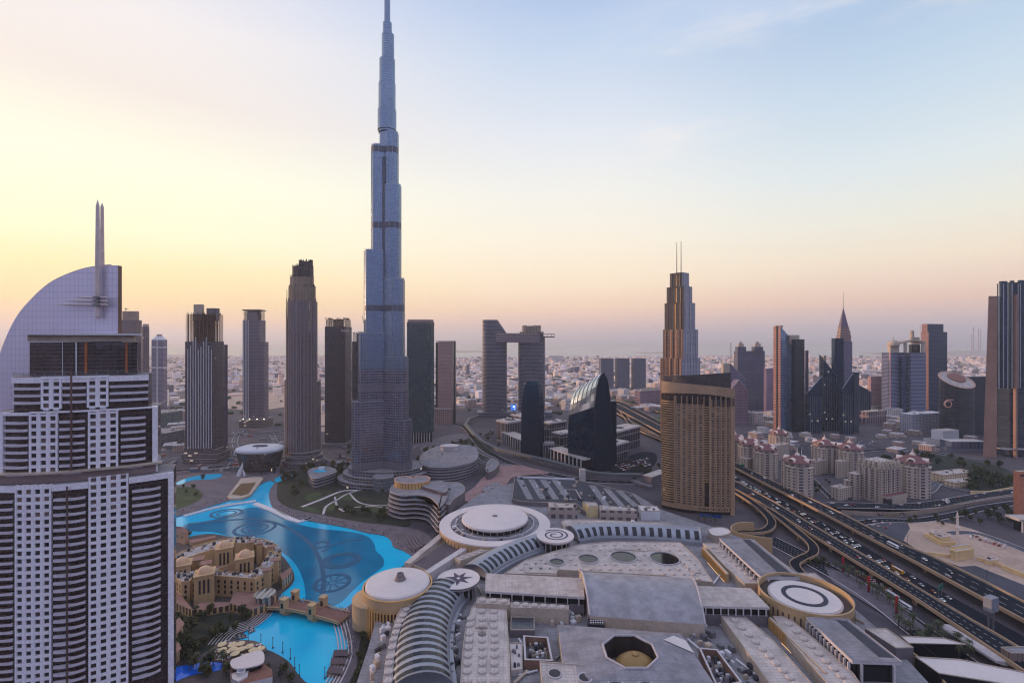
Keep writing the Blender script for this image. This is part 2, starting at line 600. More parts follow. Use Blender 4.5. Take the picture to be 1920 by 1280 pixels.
# ================================================================ setting: ground, sea, lake, paving, roads
def gp(lst, z=0.0):
 return [GP(x, y, z) for x, y in lst]
def sheet(name, pts, z, m_, label, th=0.0, curve=0, px=True):
 P_ = gp(pts, z) if px else pts
 if curve:
  P_ = crom(P_, curve, True)
 b = MB()
 if th:
  b.prism(P_, z - th, z, 0, 0)
 else:
  b.face([(x, y, z) for x, y in P_])
 return struct(name, b, m_, label)
def offs(pts, k):
 out = []
 for i, p in enumerate(pts):
  a, b = pts[max(i - 1, 0)], pts[min(i + 1, len(pts) - 1)]
  dx, dy = b[0] - a[0], b[1] - a[1]
  l_ = math.hypot(dx, dy) or 1
  out.append((p[0] - dy / l_ * k, p[1] + dx / l_ * k))
 return out
def ground_mat():
 m = bpy.data.materials.new('city ground')
 m.use_nodes = True
 q = NT(m.node_tree)
 tc = q.n('ShaderNodeTexCoord').outputs['Object']
 vo = q.n('ShaderNodeTexVoronoi')
 vo.inputs['Scale'].default_value = 0.012
 q.link(tc, vo.inputs['Vector'])
 n1 = q.noise(tc, 0.004, 6.0, 0.6)
 n2 = q.noise(tc, 0.06, 4.0, 0.6)
 a = q.mixc(q.mr(n1, 0.35, 0.65), S(60, 58, 70), S(104, 95, 98))
 bw = q.n('ShaderNodeRGBToBW')
 q.link(vo.outputs['Color'], bw.inputs[0])
 c = q.mixc(q.m('MULTIPLY', q.mr(bw.outputs[0], 0.3, 0.8), 0.5), a, S(86, 82, 90))
 c = q.mixc(q.mr(n2, 0.3, 0.72), c, S(88, 82, 88))
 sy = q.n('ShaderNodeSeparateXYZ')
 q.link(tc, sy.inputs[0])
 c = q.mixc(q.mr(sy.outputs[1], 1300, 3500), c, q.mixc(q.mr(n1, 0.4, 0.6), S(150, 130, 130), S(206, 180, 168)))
 p = q.n('ShaderNodeBsdfPrincipled')
 q.link(c, p.inputs['Base Color'])
 p.inputs['Roughness'].default_value = 0.95
 p.inputs['Specular IOR Level'].default_value = 0.1
 o = q.n('ShaderNodeOutputMaterial')
 q.link(p.outputs[0], o.inputs[0])
 return m
def water_mat(name, col, col2, rough, bump, scale, ior=1.4):
 m = bpy.data.materials.new(name)
 m.use_nodes = True
 q = NT(m.node_tree)
 tc = q.n('ShaderNodeTexCoord').outputs['Object']
 n1 = q.noise(tc, scale, 4.0, 0.6)
 n2 = q.noise(tc, 0.02, 3.0)
 p = q.n('ShaderNodeBsdfPrincipled')
 q.link(q.mixc(q.mr(n2, 0.35, 0.65), col, col2), p.inputs['Base Color'])
 p.inputs['Roughness'].default_value = rough
 p.inputs['IOR'].default_value = ior
 p.inputs['Specular Tint'].default_value = (0.4, 0.82, 1.0, 1)
 bp = q.n('ShaderNodeBump')
 bp.inputs['Strength'].default_value = bump
 bp.inputs['Distance'].default_value = 0.4
 q.link(n1, bp.inputs['Height'])
 q.link(bp.outputs[0], p.inputs['Normal'])
 o = q.n('ShaderNodeOutputMaterial')
 q.link(p.outputs[0], o.inputs[0])
 return m
b = MB()
b.face([(x, y, -0.4) for x, y in circ((0, 0), 44000, 48)])
struct('ground', b, ground_mat(), 'sandy city ground reaching out to the coast')
coast = [(-40, 661), (120, 663), (330, 665), (430, 668), (560, 666), (700, 667), (830, 669), (880, 671), (960, 672), (1060, 670),
   (1150, 668), (1240, 667), (1420, 666), (1560, 668), (1640, 667), (1760, 664), (1860, 663), (1990, 662)]
cw = crom([GP(x, y) for x, y in coast], 6)
b = MB()
far_ = [(-42000, 16000), (-36000, 22000), (-20000, 37000), (0, 42000), (20000, 37000), (36000, 22000), (42000, 16000)]
b.face([(x, y, 0.1) for x, y in cw + far_[::-1]])
struct('sea', b, water_mat('sea water', S(92, 112, 132), S(110, 126, 142), 0.22, 0.2, 0.02), 'pale hazy sea beyond the city')
for lst, lb in (([(640, 657.5), (760, 656.8), (905, 657), (908, 658.6), (880, 660), (700, 659.6)], 'long low island off the coast behind the curved twin towers'),
    ([(1190, 660.5), (1246, 659.5), (1250, 662), (1200, 662.4)], 'small low island beside the tower with two masts'),
    ([(1610, 661), (1700, 660), (1740, 658.5), (1840, 656.5), (1850, 660), (1760, 662.5), (1640, 663.5)], 'low island with far hazy towers on the right')):
 sheet('island', lst, 4.0, sand, lb, 6.0)
# ---- lake
lake_px = [(250, 1010), (300, 978), (352, 962), (378, 953), (405, 945), (440, 935), (468, 930), (478, 918), (489, 907), (506, 900), (518, 903),
   (507, 916), (505, 933), (512, 950), (530, 963), (560, 972), (600, 979), (650, 988), (690, 998), (720, 1003), (733, 1012), (738, 1024),
   (756, 1031), (776, 1041), (768, 1053), (740, 1070), (710, 1092), (684, 1108), (670, 1118), (657, 1133), (643, 1143), (640, 1158), (640, 1176),
   (650, 1198), (653, 1222), (648, 1243), (632, 1264), (612, 1292), (586, 1292), (570, 1275), (558, 1262), (546, 1244), (528, 1230), (500, 1217),
   (470, 1212), (442, 1203), (450, 1193), (462, 1180), (482, 1170), (500, 1155), (512, 1140), (516, 1126), (530, 1109), (546, 1095), (552, 1080),
   (545, 1062), (525, 1038), (490, 1021), (450, 1010), (405, 1001), (380, 1001), (355, 1006), (330, 1011), (280, 1050)]
lake = crom(gp(lake_px), 4, True)
deep_px = [(345, 984), (400, 974), (440, 960), (470, 951), (500, 954), (530, 969), (570, 985), (610, 992), (660, 997), (690, 1006), (702, 1020), (705, 1032),
   (718, 1045), (719, 1060), (704, 1073), (680, 1090), (660, 1108), (640, 1128), (610, 1140), (576, 1134), (572, 1105), (566, 1080), (552, 1055),
   (530, 1036), (490, 1020), (440, 1008), (400, 997), (360, 995)]
w_shal = water_mat('shallow turquoise water', S(0, 176, 222), S(6, 190, 228), 0.04, 0.16, 0.6)
w_deep = water_mat('deep blue water', S(0, 104, 142), S(0, 122, 160), 0.04, 0.16, 0.6)
b = MB()
b.face([(x, y, 0.06) for x, y in lake])
struct('lake', b, w_shal, 'turquoise artificial lake winding round the old town island')
b = MB()
b.face([(x, y, 0.12) for x, y in crom(gp(deep_px), 4, True)])
struct('deep_water', b, w_deep, 'dark blue deep middle of the lake')
ring_m = mat('fountain pipework', S(26, 86, 120), 0.6, None, 0.1, var=0.3, scale=0.4)
def ring(cx, cy, rx, ry, wd, label, a0=0, a1=360, spokes=0, inner=()):
 c = GP(cx, cy)
 r = rx / F * c[1]
 e = GP(cx, cy + ry)
 r2 = c[1] - e[1]
 b = MB()
 for k, wk in [(1.0, wd)] + [(q_, wd * 0.55) for q_ in inner]:
  A = circ(c, r * k, 48, r2 * k, 0, a0, a1, False)
  B = circ(c, r * k - wk, 48, r2 * k - wk, 0, a0, a1, False)
  b.strip(A, B, 0.30, 0.06)
 for i in range(spokes):
  a = 2 * math.pi * i / spokes
  p = (c[0] + math.cos(a) * r * 0.15, c[1] + math.sin(a) * r2 * 0.15, 0.2)
  p2 = (c[0] + math.cos(a) * (r - wd), c[1] + math.sin(a) * (r2 - wd), 0.2)
  b.bar(p, p2, 0.9, 0.24)
 return tag(b.build('fountain_ring', ring_m), label, 'fountain', 'fountain rings on the lake')
ring(425, 962, 29, 9, 3.2, 'small dark fountain ring near the white walkway, top of the lake', inner=(0.6,))
ring(478, 990, 37, 15, 3.6, 'oval fountain ring behind the old town roofs', inner=(0.62, 0.35))
ring(522, 1014 - 0, 0.1, 0.1, 0.1, 'x') if False else None
ring(640, 1050, 36, 16, 4.2, 'dark fountain ring in the deepest blue water', inner=(0.7,))
ring(623, 1092, 34, 19, 3.6, 'star spoked fountain ring near the arched bridge', spokes=9)
ring(601, 1021, 17, 7, 3.4, 'smallest fountain ring where the curved pipe bends')
b = MB()
P_ = crom(gp([(352, 982), (400, 977), (440, 974), (480, 973), (520, 981), (555, 998), (582, 1020), (600, 1050), (607, 1085), (605, 1112)]), 8)
b.strip(offs(P_, 2.0), offs(P_, -2.0), 0.26, 0.06)
P_ = crom(gp([(604, 1034), (625, 1022), (650, 1014), (680, 1010)]), 8)
b.strip(offs(P_, 1.5), offs(P_, -1.5), 0.26, 0.06)
tag(b.build('fountain_pipe', ring_m), 'long curved dark fountain pipe sweeping across the lake', 'fountain')
for lst, wd, lb in (([(346, 968), (385, 957), (420, 949), (452, 944), (480, 940)], 6.5, 'white walkway crossing the top of the lake to the pier'),
     ([(477, 944), (510, 957), (545, 974), (561, 979), (584, 972)], 7.0, 'white angled walkway running down to the promenade')):
 b = MB()
 P_ = gp(lst)
 b.strip(offs(P_, wd / 2), offs(P_, -wd / 2), 0.9, 0.3)
 for i in range(len(P_) - 1):
  for s_ in (wd / 2 - 0.15, -wd / 2 + 0.15):
   q0, q1 = offs(P_, s_)[i], offs(P_, s_)[i + 1]
   b.bar((*q0, 1.3), (*q1, 1.3), 0.12, 0.8)
 tag(b.build('pontoon_walkway', white_paint), lb, 'walkway')
# ---- land around the lake (raised about 1 m over the water)
def land(name, pts, m_, label, z=0.9, curve=4, th=1.2):
 return sheet(name, pts, z, m_, label, th, curve)
land('promenade', [(518, 903), (507, 916), (505, 933), (512, 950), (530, 963), (560, 972), (600, 979), (650, 988), (690, 998), (720, 1003), (733, 1012),
     (738, 1024), (756, 1031), (776, 1041), (800, 1038), (812, 1015), (790, 995), (740, 985), (690, 980), (640, 972), (590, 962),
     (555, 955), (530, 945), (519, 930), (520, 912)], paving, 'paved waterfront promenade curving round the lake')
land('park', [(520, 912), (519, 930), (530, 945), (555, 955), (590, 962), (640, 972), (690, 980), (740, 985), (770, 980), (740, 950), (735, 915), (690, 890),
    (640, 880), (580, 878), (530, 892)], garden, 'planted gardens at the foot of the tallest tower', 0.85)
for lst, lb in (([(628, 931), (655, 925), (668, 934), (640, 938)], 'lens shaped lawn in the tower gardens'),
    ([(605, 950), (632, 938), (634, 952), (612, 957)], 'small lawn wedge between garden paths'),
    ([(572, 930), (592, 922), (606, 930), (590, 941), (576, 938)], 'lawn beside the low terraced pavilion'),
    ([(672, 946), (720, 950), (728, 962), (690, 958)], 'narrow lawn below the curved terraces'),
    ([(560, 948), (588, 951), (600, 960), (575, 957)], 'lawn strip next to the promenade')):
 sheet('lawn', lst, 0.95, lawn, lb, 0, 4)
for lst, wd, lb in (([(566, 951), (600, 938), (640, 922), (670, 920)], 5, 'pale path through the tower gardens'),
     ([(606, 965), (612, 950), (632, 938), (655, 925), (690, 918), (730, 922)], 3, 'curving garden path under the tower'),
     ([(628, 932), (632, 950), (645, 960)], 2.5, 'short garden path between lawns'),
     ([(655, 925), (672, 942), (700, 948), (735, 948)], 2.5, 'thin path across the lower garden'),
     ([(640, 955), (690, 950), (728, 953)], 2.0, 'straight garden path near the terraces')):
 b = MB()
 P_ = crom(gp(lst), 5)
 b.strip(offs(P_, wd / 2), offs(P_, -wd / 2), 1.0, 0.95)
 struct('path', b, concrete, lb)
land('promenade', [(250, 1010), (300, 978), (352, 962), (378, 953), (405, 945), (440, 935), (468, 930), (478, 918), (489, 907), (506, 900), (518, 903), (545, 893),
     (520, 885), (480, 892), (440, 884), (380, 886), (320, 894), (270, 910), (240, 960)], paving, 'broad paved shore north of the lake')
sheet('park', [(300, 920), (352, 912), (372, 918), (380, 930), (362, 943), (330, 955), (300, 962)], 1.0, lawn, 'dark green lawn by the lake behind the white tower', 0, 4)
sheet('terrace', [(426, 930), (452, 896), (486, 893), (494, 896), (470, 927), (455, 933), (432, 934)], 3.2, conc_warm, 'raised terrace on the pier with a lawn', 3.0)
sheet('lawn', [(434, 926), (452, 906), (480, 904), (466, 925), (452, 929)], 3.4, mat('dry lawn', S(96, 76, 52), 0.95, var=0.3), 'brown lawn on the pier terrace')
sheet('pool', [(330, 905), (350, 896), (380, 890), (412, 888), (416, 892), (398, 898), (360, 900), (338, 908)], 1.0, w_shal, 'turquoise pool north of the lawn', 0, 4)
sheet('pool', [(515, 898), (530, 890), (550, 884), (556, 887), (536, 897), (520, 904)], 1.0, w_shal, 'small turquoise pool at the end of the channel', 0, 3)
land('old_town_island', [(326, 1016), (355, 1006), (380, 1001), (405, 1001), (450, 1010), (490, 1021), (525, 1038), (545, 1062), (552, 1080), (546, 1095),
       (530, 1109), (516, 1126), (512, 1140), (500, 1155), (482, 1170), (462, 1180), (450, 1193), (442, 1203), (470, 1212), (500, 1217),
       (528, 1230), (546, 1244), (558, 1262), (570, 1275), (590, 1300), (480, 1340), (300, 1340), (160, 1300), (150, 1080), (250, 1050)],
  mat('dark garden paving', S(78, 70, 72), 0.9, var=0.35, scale=0.08), 'island of paving and gardens under the old town')  # dark mottled paving tone
sheet('garden', [(330, 1160), (370, 1148), (430, 1150), (470, 1160), (455, 1180), (430, 1195), (400, 1215), (330, 1235)], 1.0, garden, 'dark planted garden below the old town walls', 0, 4)
b = MB()
for k in range(6):
 P_ = crom(gp([(404, 1210 - 0), (420, 1192), (440, 1180), (470, 1170), (495, 1150)]), 6)
 P_ = offs(P_, 5 - 2.4 * k)
 b.strip(offs(P_, 0.35), offs(P_, -0.35), 1.02 + 0.01 * k, 0.9)
struct('path', b, concrete, 'waterside path of curved pale bands on the island')
sheet('pool', [(300, 1262), (345, 1246), (400, 1240), (420, 1244), (410, 1256), (370, 1262), (340, 1272), (300, 1290)], 1.05,
  water_mat('pool water', S(10, 84, 200), S(16, 100, 214), 0.06, 0.05, 0.8), 'deep blue swimming pool at the lower left', 0, 4)
land('promenade', [(670, 1118), (657, 1133), (643, 1143), (640, 1158), (640, 1176), (650, 1198), (653, 1222), (648, 1243), (632, 1264), (612, 1300),
     (700, 1300), (712, 1240), (700, 1190), (690, 1150), (688, 1124)], paving, 'paved promenade between the lower lake and the mall')
b = MB()
for k in range(5):
 P_ = crom(gp([(655, 1140), (652, 1160), (660, 1190), (664, 1225), (655, 1255), (640, 1285)]), 6)
 P_ = offs(P_, -1.5 - 2.2 * k)
 b.strip(offs(P_, 0.4), offs(P_, -0.4), 1.0 + 0.01 * k, 0.9)
struct('path', b, concrete, 'curved pale paving bands along the mall promenade')
sheet('garden', [(680, 1190), (672, 1220), (668, 1250), (650, 1300), (710, 1300), (716, 1250), (704, 1200)], 1.0, garden, 'dark planting beside the mall promenade', 0, 4)
# ---- amphitheatre steps east of the lake, plaza strips
b = MB()
for k in range(6):
 P_ = crom(gp([(738 + k * 6, 1000 + k * 1.2), (752 + k * 6, 1010), (760 + k * 6, 1026 - k), (772 + k * 5, 1036 - k * 2)]), 6)
 b.strip(offs(P_, 1.2), offs(P_, -1.2), 1.4 + 0.45 * k, 0.9)
struct('terrace', b, paving, 'curved stepped terraces above the east shore')
# ---- middle distance ground patches
sheet('construction_ground', [(250, 900), (290, 850), (345, 812), (470, 800), (600, 806), (690, 830), (690, 880), (600, 880), (540, 890), (440, 884), (330, 893)], 0.3,
  mat('building site ground', S(76, 70, 80), 0.95, var=0.4, scale=0.03), 'grey building site ground around the left towers', 0, 4)
sheet('sand_lot', [(560, 745), (650, 742), (700, 760), (700, 800), (560, 800)], 0.4, sand, 'pale sand between the dark towers', 0, 3)
sheet('park', [(776, 880), (800, 850), (850, 828), (890, 822), (920, 842), (905, 862), (880, 868), (840, 850), (790, 890)], 0.6, garden, 'dark wooded slope right of the tallest tower', 0, 4)
sheet('forecourt', [(862, 935), (890, 912), (905, 895), (925, 880), (948, 870), (985, 874), (1030, 886), (990, 890), (960, 895), (948, 912), (930, 925), (900, 940)], 0.7,
  paving_rose, 'rose paved forecourt curving behind the mall', 0, 4)
sheet('plaza', [(790, 835), (830, 818), (870, 812), (880, 820), (850, 830), (800, 850)], 0.7, paving, 'small paved plaza behind the tallest tower', 0, 4)
sheet('parking_lot', [(1140, 880), (1190, 850), (1225, 848), (1232, 862), (1216, 880), (1180, 888)], 0.4, asphalt, 'car park beside the dark glass tower', 0, 3)
sheet('sand_lot', [(1668, 985), (1740, 975), (1800, 985), (1860, 1005), (1960, 1050), (1960, 1130), (1860, 1085), (1790, 1058), (1720, 1030)], 0.4, sand,
  'bare sandy lot beyond the viaduct', 0, 3)
sheet('parking_lot', [(1596, 964), (1640, 966), (1700, 975), (1706, 990), (1692, 1016), (1650, 997)], 0.42, asphalt_worn, 'grey parking area at the edge of the sand')
sheet('yard', [(1780, 1062), (1830, 1060), (1930, 1100), (1930, 1128), (1870, 1100)], 0.46, asphalt_worn, 'grey paved yard below the sandy lot')
# ================================================================ roads
par_m = parapet
def two_edges(A, B, z, n=60):
 return resample([GP(x, y, z) for x, y in A], n), resample([GP(x, y, z) for x, y in B], n)
def viaduct(name, A, B, z, label, lanes=3, piers=9, n=70, col=None):
 a, b_ = two_edges(A, B, z, n)
 r = thing(name, label, 'viaduct', (*a[n // 2], 0))
 dk_ = MB().strip(a, b_, z, z - 1.7, 0, 1).build('deck', [asphalt, par_m], r)
 for e, o_ in ((a, b_), (b_, a)):
  m = MB()
  e2 = [(lerp(p[0], q[0], 0.045), lerp(p[1], q[1], 0.045)) for p, q in zip(e, o_)]
  m.strip(e, e2, z + 1.25, z - 0.002) if True else None
  m.build('parapet', par_m, r)
 lm = MB()
 for l_ in range(1, lanes):
  f = l_ / lanes
  c = [(lerp(p[0], q[0], f), lerp(p[1], q[1], f)) for p, q in zip(a, b_)]
  c = resample(c, n * 3)
  for i in range(0, len(c) - 1, 2):
   s_ = [c[i], c[i + 1]]
   lm.strip([(*p, z + 0.03) for p in offs(s_, 0.16)], [(*p, z + 0.03) for p in offs(s_, -0.16)], 0, 0)
 for f in (0.075, 0.925):
  c = [(lerp(p[0], q[0], f), lerp(p[1], q[1], f)) for p, q in zip(a, b_)]
  lm.strip([(*p, z + 0.03) for p in offs(c, 0.12)], [(*p, z + 0.03) for p in offs(c, -0.12)], 0, 0)
 lm.build('lane_marking', white_line, dk_)
 for i in range(piers):
  k = int((i + 0.5) / piers * (n - 1))
  p, q = Vector(a[k]), Vector(b_[k])
  d = (q - p).normalized()
  m = MB()
  ang = math.atan2(d.y, d.x)
  mid = (p + q) / 2
  wd = (q - p).length
  m.box(mid, wd * 0.32, 2.0, -0.4, z - 3.0, ang)
  m.prism([tuple(mid + d * s_ * wd * 0.44 + Vector((-d.y, d.x)) * t_) for s_, t_ in ((-1, -1.3), (1, -1.3), (1, 1.3), (-1, 1.3))], z - 3.0, z - 1.75, 0, 0, bottom=True)
  m.build('pier', par_m, r)
 return r, a, b_
V1A = [(1160, 757), (1237, 797), (1300, 829), (1378, 866), (1461, 907), (1521, 935), (1576, 961), (1647, 998), (1694, 1021), (1748, 1042), (1851, 1092), (1930, 1133), (2100, 1222)]
V1B = [(1150, 763), (1237, 810), (1300, 840), (1378, 877), (1439, 909), (1501, 940), (1549, 965), (1608, 997), (1704, 1047), (1779, 1088), (1844, 1123), (1930, 1169), (2100, 1262)]
via1, v1a, v1b = viaduct('viaduct', V1A, V1B, 9.0, 'upper elevated road with sand coloured parapets, beside the red roofed flats', 3, 14)
V2A = [(1300, 862), (1378, 901), (1452, 941), (1549, 999), (1643, 1054), (1726, 1105), (1822, 1162), (1873, 1191), (1930, 1225), (2050, 1298)]
V2B = [(1300, 878), (1378, 917), (1421, 940), (1470, 970), (1516, 999), (1580, 1038), (1643, 1077), (1717, 1122), (1796, 1175), (1873, 1227), (1930, 1266), (2050, 1350)]
via2, v2a, v2b = viaduct('viaduct', V2A, V2B, 9.0, 'lower elevated road with sand coloured parapets, nearest the mall', 3, 11)
def road(name, pts, wd, label, z=0.5, mt=None, lanes=0, px=True, kerb=True):
 c = crom(gp(pts) if px else pts, 8)
 b = MB()
 b.strip(offs(c, wd / 2), offs(c, -wd / 2), z, z - 0.4)
 if kerb:
  for s_ in (1, -1):
   b.strip(offs(c, s_ * wd / 2 + 0.35), offs(c, s_ * wd / 2 - 0.35), z + 0.15, z - 0.4, 1)
 c2 = resample(c, max(12, int(len(c) * 2.5)))
 for l_ in range(1, lanes):
  k = wd * (l_ / lanes - 0.5)
  cc = offs(c2, k)
  for i in range(0, len(cc) - 1, 2):
   s_ = [cc[i], cc[i + 1]]
   b.strip(offs(s_, 0.14), offs(s_, -0.14), z + 0.02, z + 0.02, 2)
 struct(name, b, [mt or asphalt, concrete, white_line], label)
 return c
def mid_edges(A, B, z=0.0, f=0.5):
 a, b_ = two_edges(A, B, z, 40)
 return [(lerp(p[0], q[0], f), lerp(p[1], q[1], f)) for p, q in zip(a, b_)]
gA, gB = [(p[0], p[1]) for p in v1b[10:]], [(p[0], p[1]) for p in v2a]
gA, gB = resample(gA, 60), resample([W(1180, 1700)] + gB, 60)
gA = resample([GP(x, y) for x, y in ((1170, 775), (1378, 893), (1460, 935), (1560, 988), (1700, 1072), (1800, 1128), (1900, 1182), (2100, 1300))], 60)
gB = resample([GP(x, y) for x, y in ((1150, 775), (1340, 893), (1378, 913), (1460, 966), (1549, 1023), (1643, 1083), (1726, 1137), (1873, 1232), (2050, 1345))], 60)
b = MB()
b.strip(gA, gB, 0.5, 0.1)
struct('road', b, asphalt, 'wide street level highway packed with cars between the viaducts')
highway_mid = (gA, gB)
road('road', [(1440, 1010), (1500, 1040), (1560, 1072), (1640, 1120), (1720, 1180), (1800, 1240), (1900, 1310)], 22, 'service street with palms and parked coaches under the viaduct', 0.5, asphalt, 5)
road('road', [(1390, 1030), (1430, 1050), (1500, 1090), (1580, 1150), (1640, 1200), (1700, 1260)], 14, 'mall access street with lane markings', 0.55, asphalt_worn, 4)
sheet('pavement', [(1545, 1060), (1600, 1078), (1680, 1130), (1740, 1180), (1700, 1180), (1640, 1140), (1560, 1090)], 0.62, paving, 'palm lined pavement beside the service street')
def ramp_road(lst, wd, label):
 c = crom([(*GP(x, y, z), z) for x, y, z in lst], 8)
 c2 = [(p[0], p[1]) for p in c]
 zz = [p[2] for p in c]
 r = thing('slip_road', label, 'slip road', (*c2[len(c2) // 2], 0))
 A = [(*p, z) for p, z in zip(offs(c2, wd / 2), zz)]
 B = [(*p, z) for p, z in zip(offs(c2, -wd / 2), zz)]
 m = MB()
 for i in range(len(A) - 1):
  m.face([A[i], B[i], B[i + 1], A[i + 1]])
 for e, k in ((A, 1), (B, -1)):
  for i in range(len(e) - 1):
   lo = lambda p: (p[0], p[1], p[2] - 1.5)
   m.face([e[i], e[i + 1], lo(e[i + 1]), lo(e[i])], 1)
 m.build('deck', [asphalt, par_m], r)
 for k in (1, -1):
  m = MB()
  e1 = [(*p, z + 1.2) for p, z in zip(offs(c2, k * wd / 2), zz)]
  e2 = [(*p, z + 1.2) for p, z in zip(offs(c2, k * (wd / 2 - 0.6)), zz)]
  for i in range(len(e1) - 1):
   lo = lambda p: (p[0], p[1], p[2] - 1.2)
   m.face([e1[i], e1[i + 1], e2[i + 1], e2[i]])
   m.face([e1[i], lo(e1[i]), lo(e1[i + 1]), e1[i + 1]])
   m.face([e2[i], e2[i + 1], lo(e2[i + 1]), lo(e2[i])])
  m.build('parapet', par_m, r)
 m = MB()
 for i in range(6, len(c2) - 4, 9):
  if zz[i] > 3.5:
   m.lathe(c2[i], [(1.0, -0.4), (1.0, zz[i] - 1.4)], 8)
 m.build('pier', par_m, r)
 return c
RMP = [ramp_road([(1372, 917, 8.5), (1400, 934, 8.5), (1422, 950, 8), (1441, 968, 7.6), (1447, 982, 7), (1436, 993, 6.4), (1414, 996, 6), (1385, 996, 5.5)], 9,
     'slip road looping back to the mall beside the gold tower'),
  ramp_road([(1440, 952, 9), (1470, 976, 8.6), (1500, 1000, 8), (1522, 1020, 7), (1524, 1036, 5.6), (1505, 1046, 4), (1490, 1056, 3), (1500, 1072, 2), (1522, 1086, 1.2)], 9,
     'curling slip road dropping from the lower viaduct to the street')]
for lst, wd, lb in (([(1140, 748), (1160, 757), (1200, 778), (1240, 800)], 26, 'far straight highway left of the gold tower'),
     ([(1146, 768), (1180, 787), (1210, 803), (1245, 822)], 22, 'second far highway left of the gold tower'),
     ([(1164, 772), (1172, 783), (1182, 797), (1203, 811), (1245, 829)], 12, 'curving far slip road left of the gold tower'),
     ([(1140, 752), (1166, 756), (1200, 765), (1245, 777)], 12, 'upper far road left of the gold tower')):
 c = crom(gp(lst), 8)
 r = thing('far_road', lb, 'road', (*c[len(c) // 2], 0))
 MB().strip(offs(c, wd / 2), offs(c, -wd / 2), 5.0, 3.4, 0, 1).build('deck', [asphalt, par_m], r)
 for s_ in (1, -1):
  MB().strip(offs(c, s_ * wd / 2 + 0.6), offs(c, s_ * wd / 2 - 0.9), 6.6, 5.0).build('parapet', par_m, r)
sheet('park', [(1200, 785), (1240, 781), (1240, 795), (1218, 795)], 0.6, lawn, 'green verge between the far highways')
rA = [(1570, 968), (1640, 972), (1700, 970), (1760, 960), (1830, 945), (1930, 928)]
rd = road('road', [(1560, 952), (1620, 953), (1700, 955), (1770, 948), (1840, 936), (1940, 922)], 20, 'curved main road in front of the red roofed hotel', 4.0, asphalt, 4)
road('road', [(1590, 985), (1650, 976), (1720, 976), (1790, 965), (1850, 951), (1940, 938)], 12, 'lower slip road beside the decorated wall', 0.5, asphalt, 2)
road('road', [(1590, 935), (1640, 925), (1700, 930), (1740, 922), (1760, 905), (1790, 915), (1860, 925), (1940, 915)], 12, 'street winding past the hotel entrance', 1.0, asphalt_worn, 2)
road('road', [(1780, 1000), (1830, 1000), (1890, 1020), (1950, 1045)], 10, 'street with parked cars beyond the sand', 0.5, asphalt_worn, 2)
road('road', [(250, 892), (320, 884), (380, 878), (440, 872), (520, 862), (560, 850)], 16, 'street in front of the left building sites', 0.5, asphalt, 2)
road('road', [(260, 820), (320, 822), (420, 818), (500, 812), (600, 800), (700, 785), (780, 780)], 18, 'far boulevard behind the left towers', 0.5, asphalt, 3)
road('road', [(800, 880), (835, 860), (862, 842), (880, 835), (905, 850), (930, 862)], 9, 'winding lane by the curved residence', 0.75, asphalt_worn)
road('road', [(770, 840), (800, 830), (850, 832), (880, 845), (905, 868), (960, 872)], 9, 'curving road behind the tallest tower', 0.75, asphalt_worn)
road('road', [(820, 790), (870, 800), (905, 840), (960, 870), (1050, 893), (1130, 903), (1240, 905)], 16, 'dark boulevard along the back of the mall', 0.55, asphalt, 3)
for lst, wd, lb in (([(1385, 812), (1450, 822), (1520, 838), (1600, 846), (1700, 842), (1850, 866)], 14, 'road behind the red roofed flats'),
     ([(1600, 846), (1620, 860), (1640, 890), (1690, 930)], 9, 'street beside the stepped hotel'), ([(1500, 838), (1500, 870), (1530, 905), (1560, 935)], 7, 'lane between the red roofed flats'),
     ([(1610, 815), (1680, 822), (1760, 838)], 10, 'street in front of the white low block')):
 road('road', lst, wd, lb, 0.45, asphalt, 2)
sheet('parking_lot', [(1540, 822), (1640, 826), (1660, 838), (1560, 838)], 0.42, asphalt_worn, 'parking area below the spire tower')
sheet('park', [(1690, 852), (1790, 856), (1880, 876), (1890, 892), (1800, 888), (1700, 872)], 0.4, garden, 'dark planted belt below the oval glass tower', 0, 3)
sheet('park', [(1800, 905), (1835, 888), (1890, 890), (1900, 915), (1850, 925), (1820, 925)], 0.45, garden, 'dark planted ground behind the garden wall', 0, 3)
for lst, wd, lb in (([(430, 878), (445, 850), (440, 826), (452, 806)], 10, 'site road between the first two left towers'), ([(515, 868), (520, 840), (510, 815)], 9, 'site road beside the opera house'),
     ([(600, 858), (640, 866), (690, 862)], 8, 'service road below the chequered brown tower'), ([(335, 858), (300, 866), (262, 880)], 9, 'service road left of the broad dark tower'), ([(560, 790), (600, 776), (690, 765), (760, 770)], 12, 'far road behind the ragged topped tower')):
 road('road', lst, wd, lb, 0.46, asphalt_worn, 2)
sheet('sand_lot', [(420, 742), (455, 735), (540, 738), (540, 762), (430, 766)], 0.4, sand, 'pale sandy ground far behind the violet tower', 0, 3)
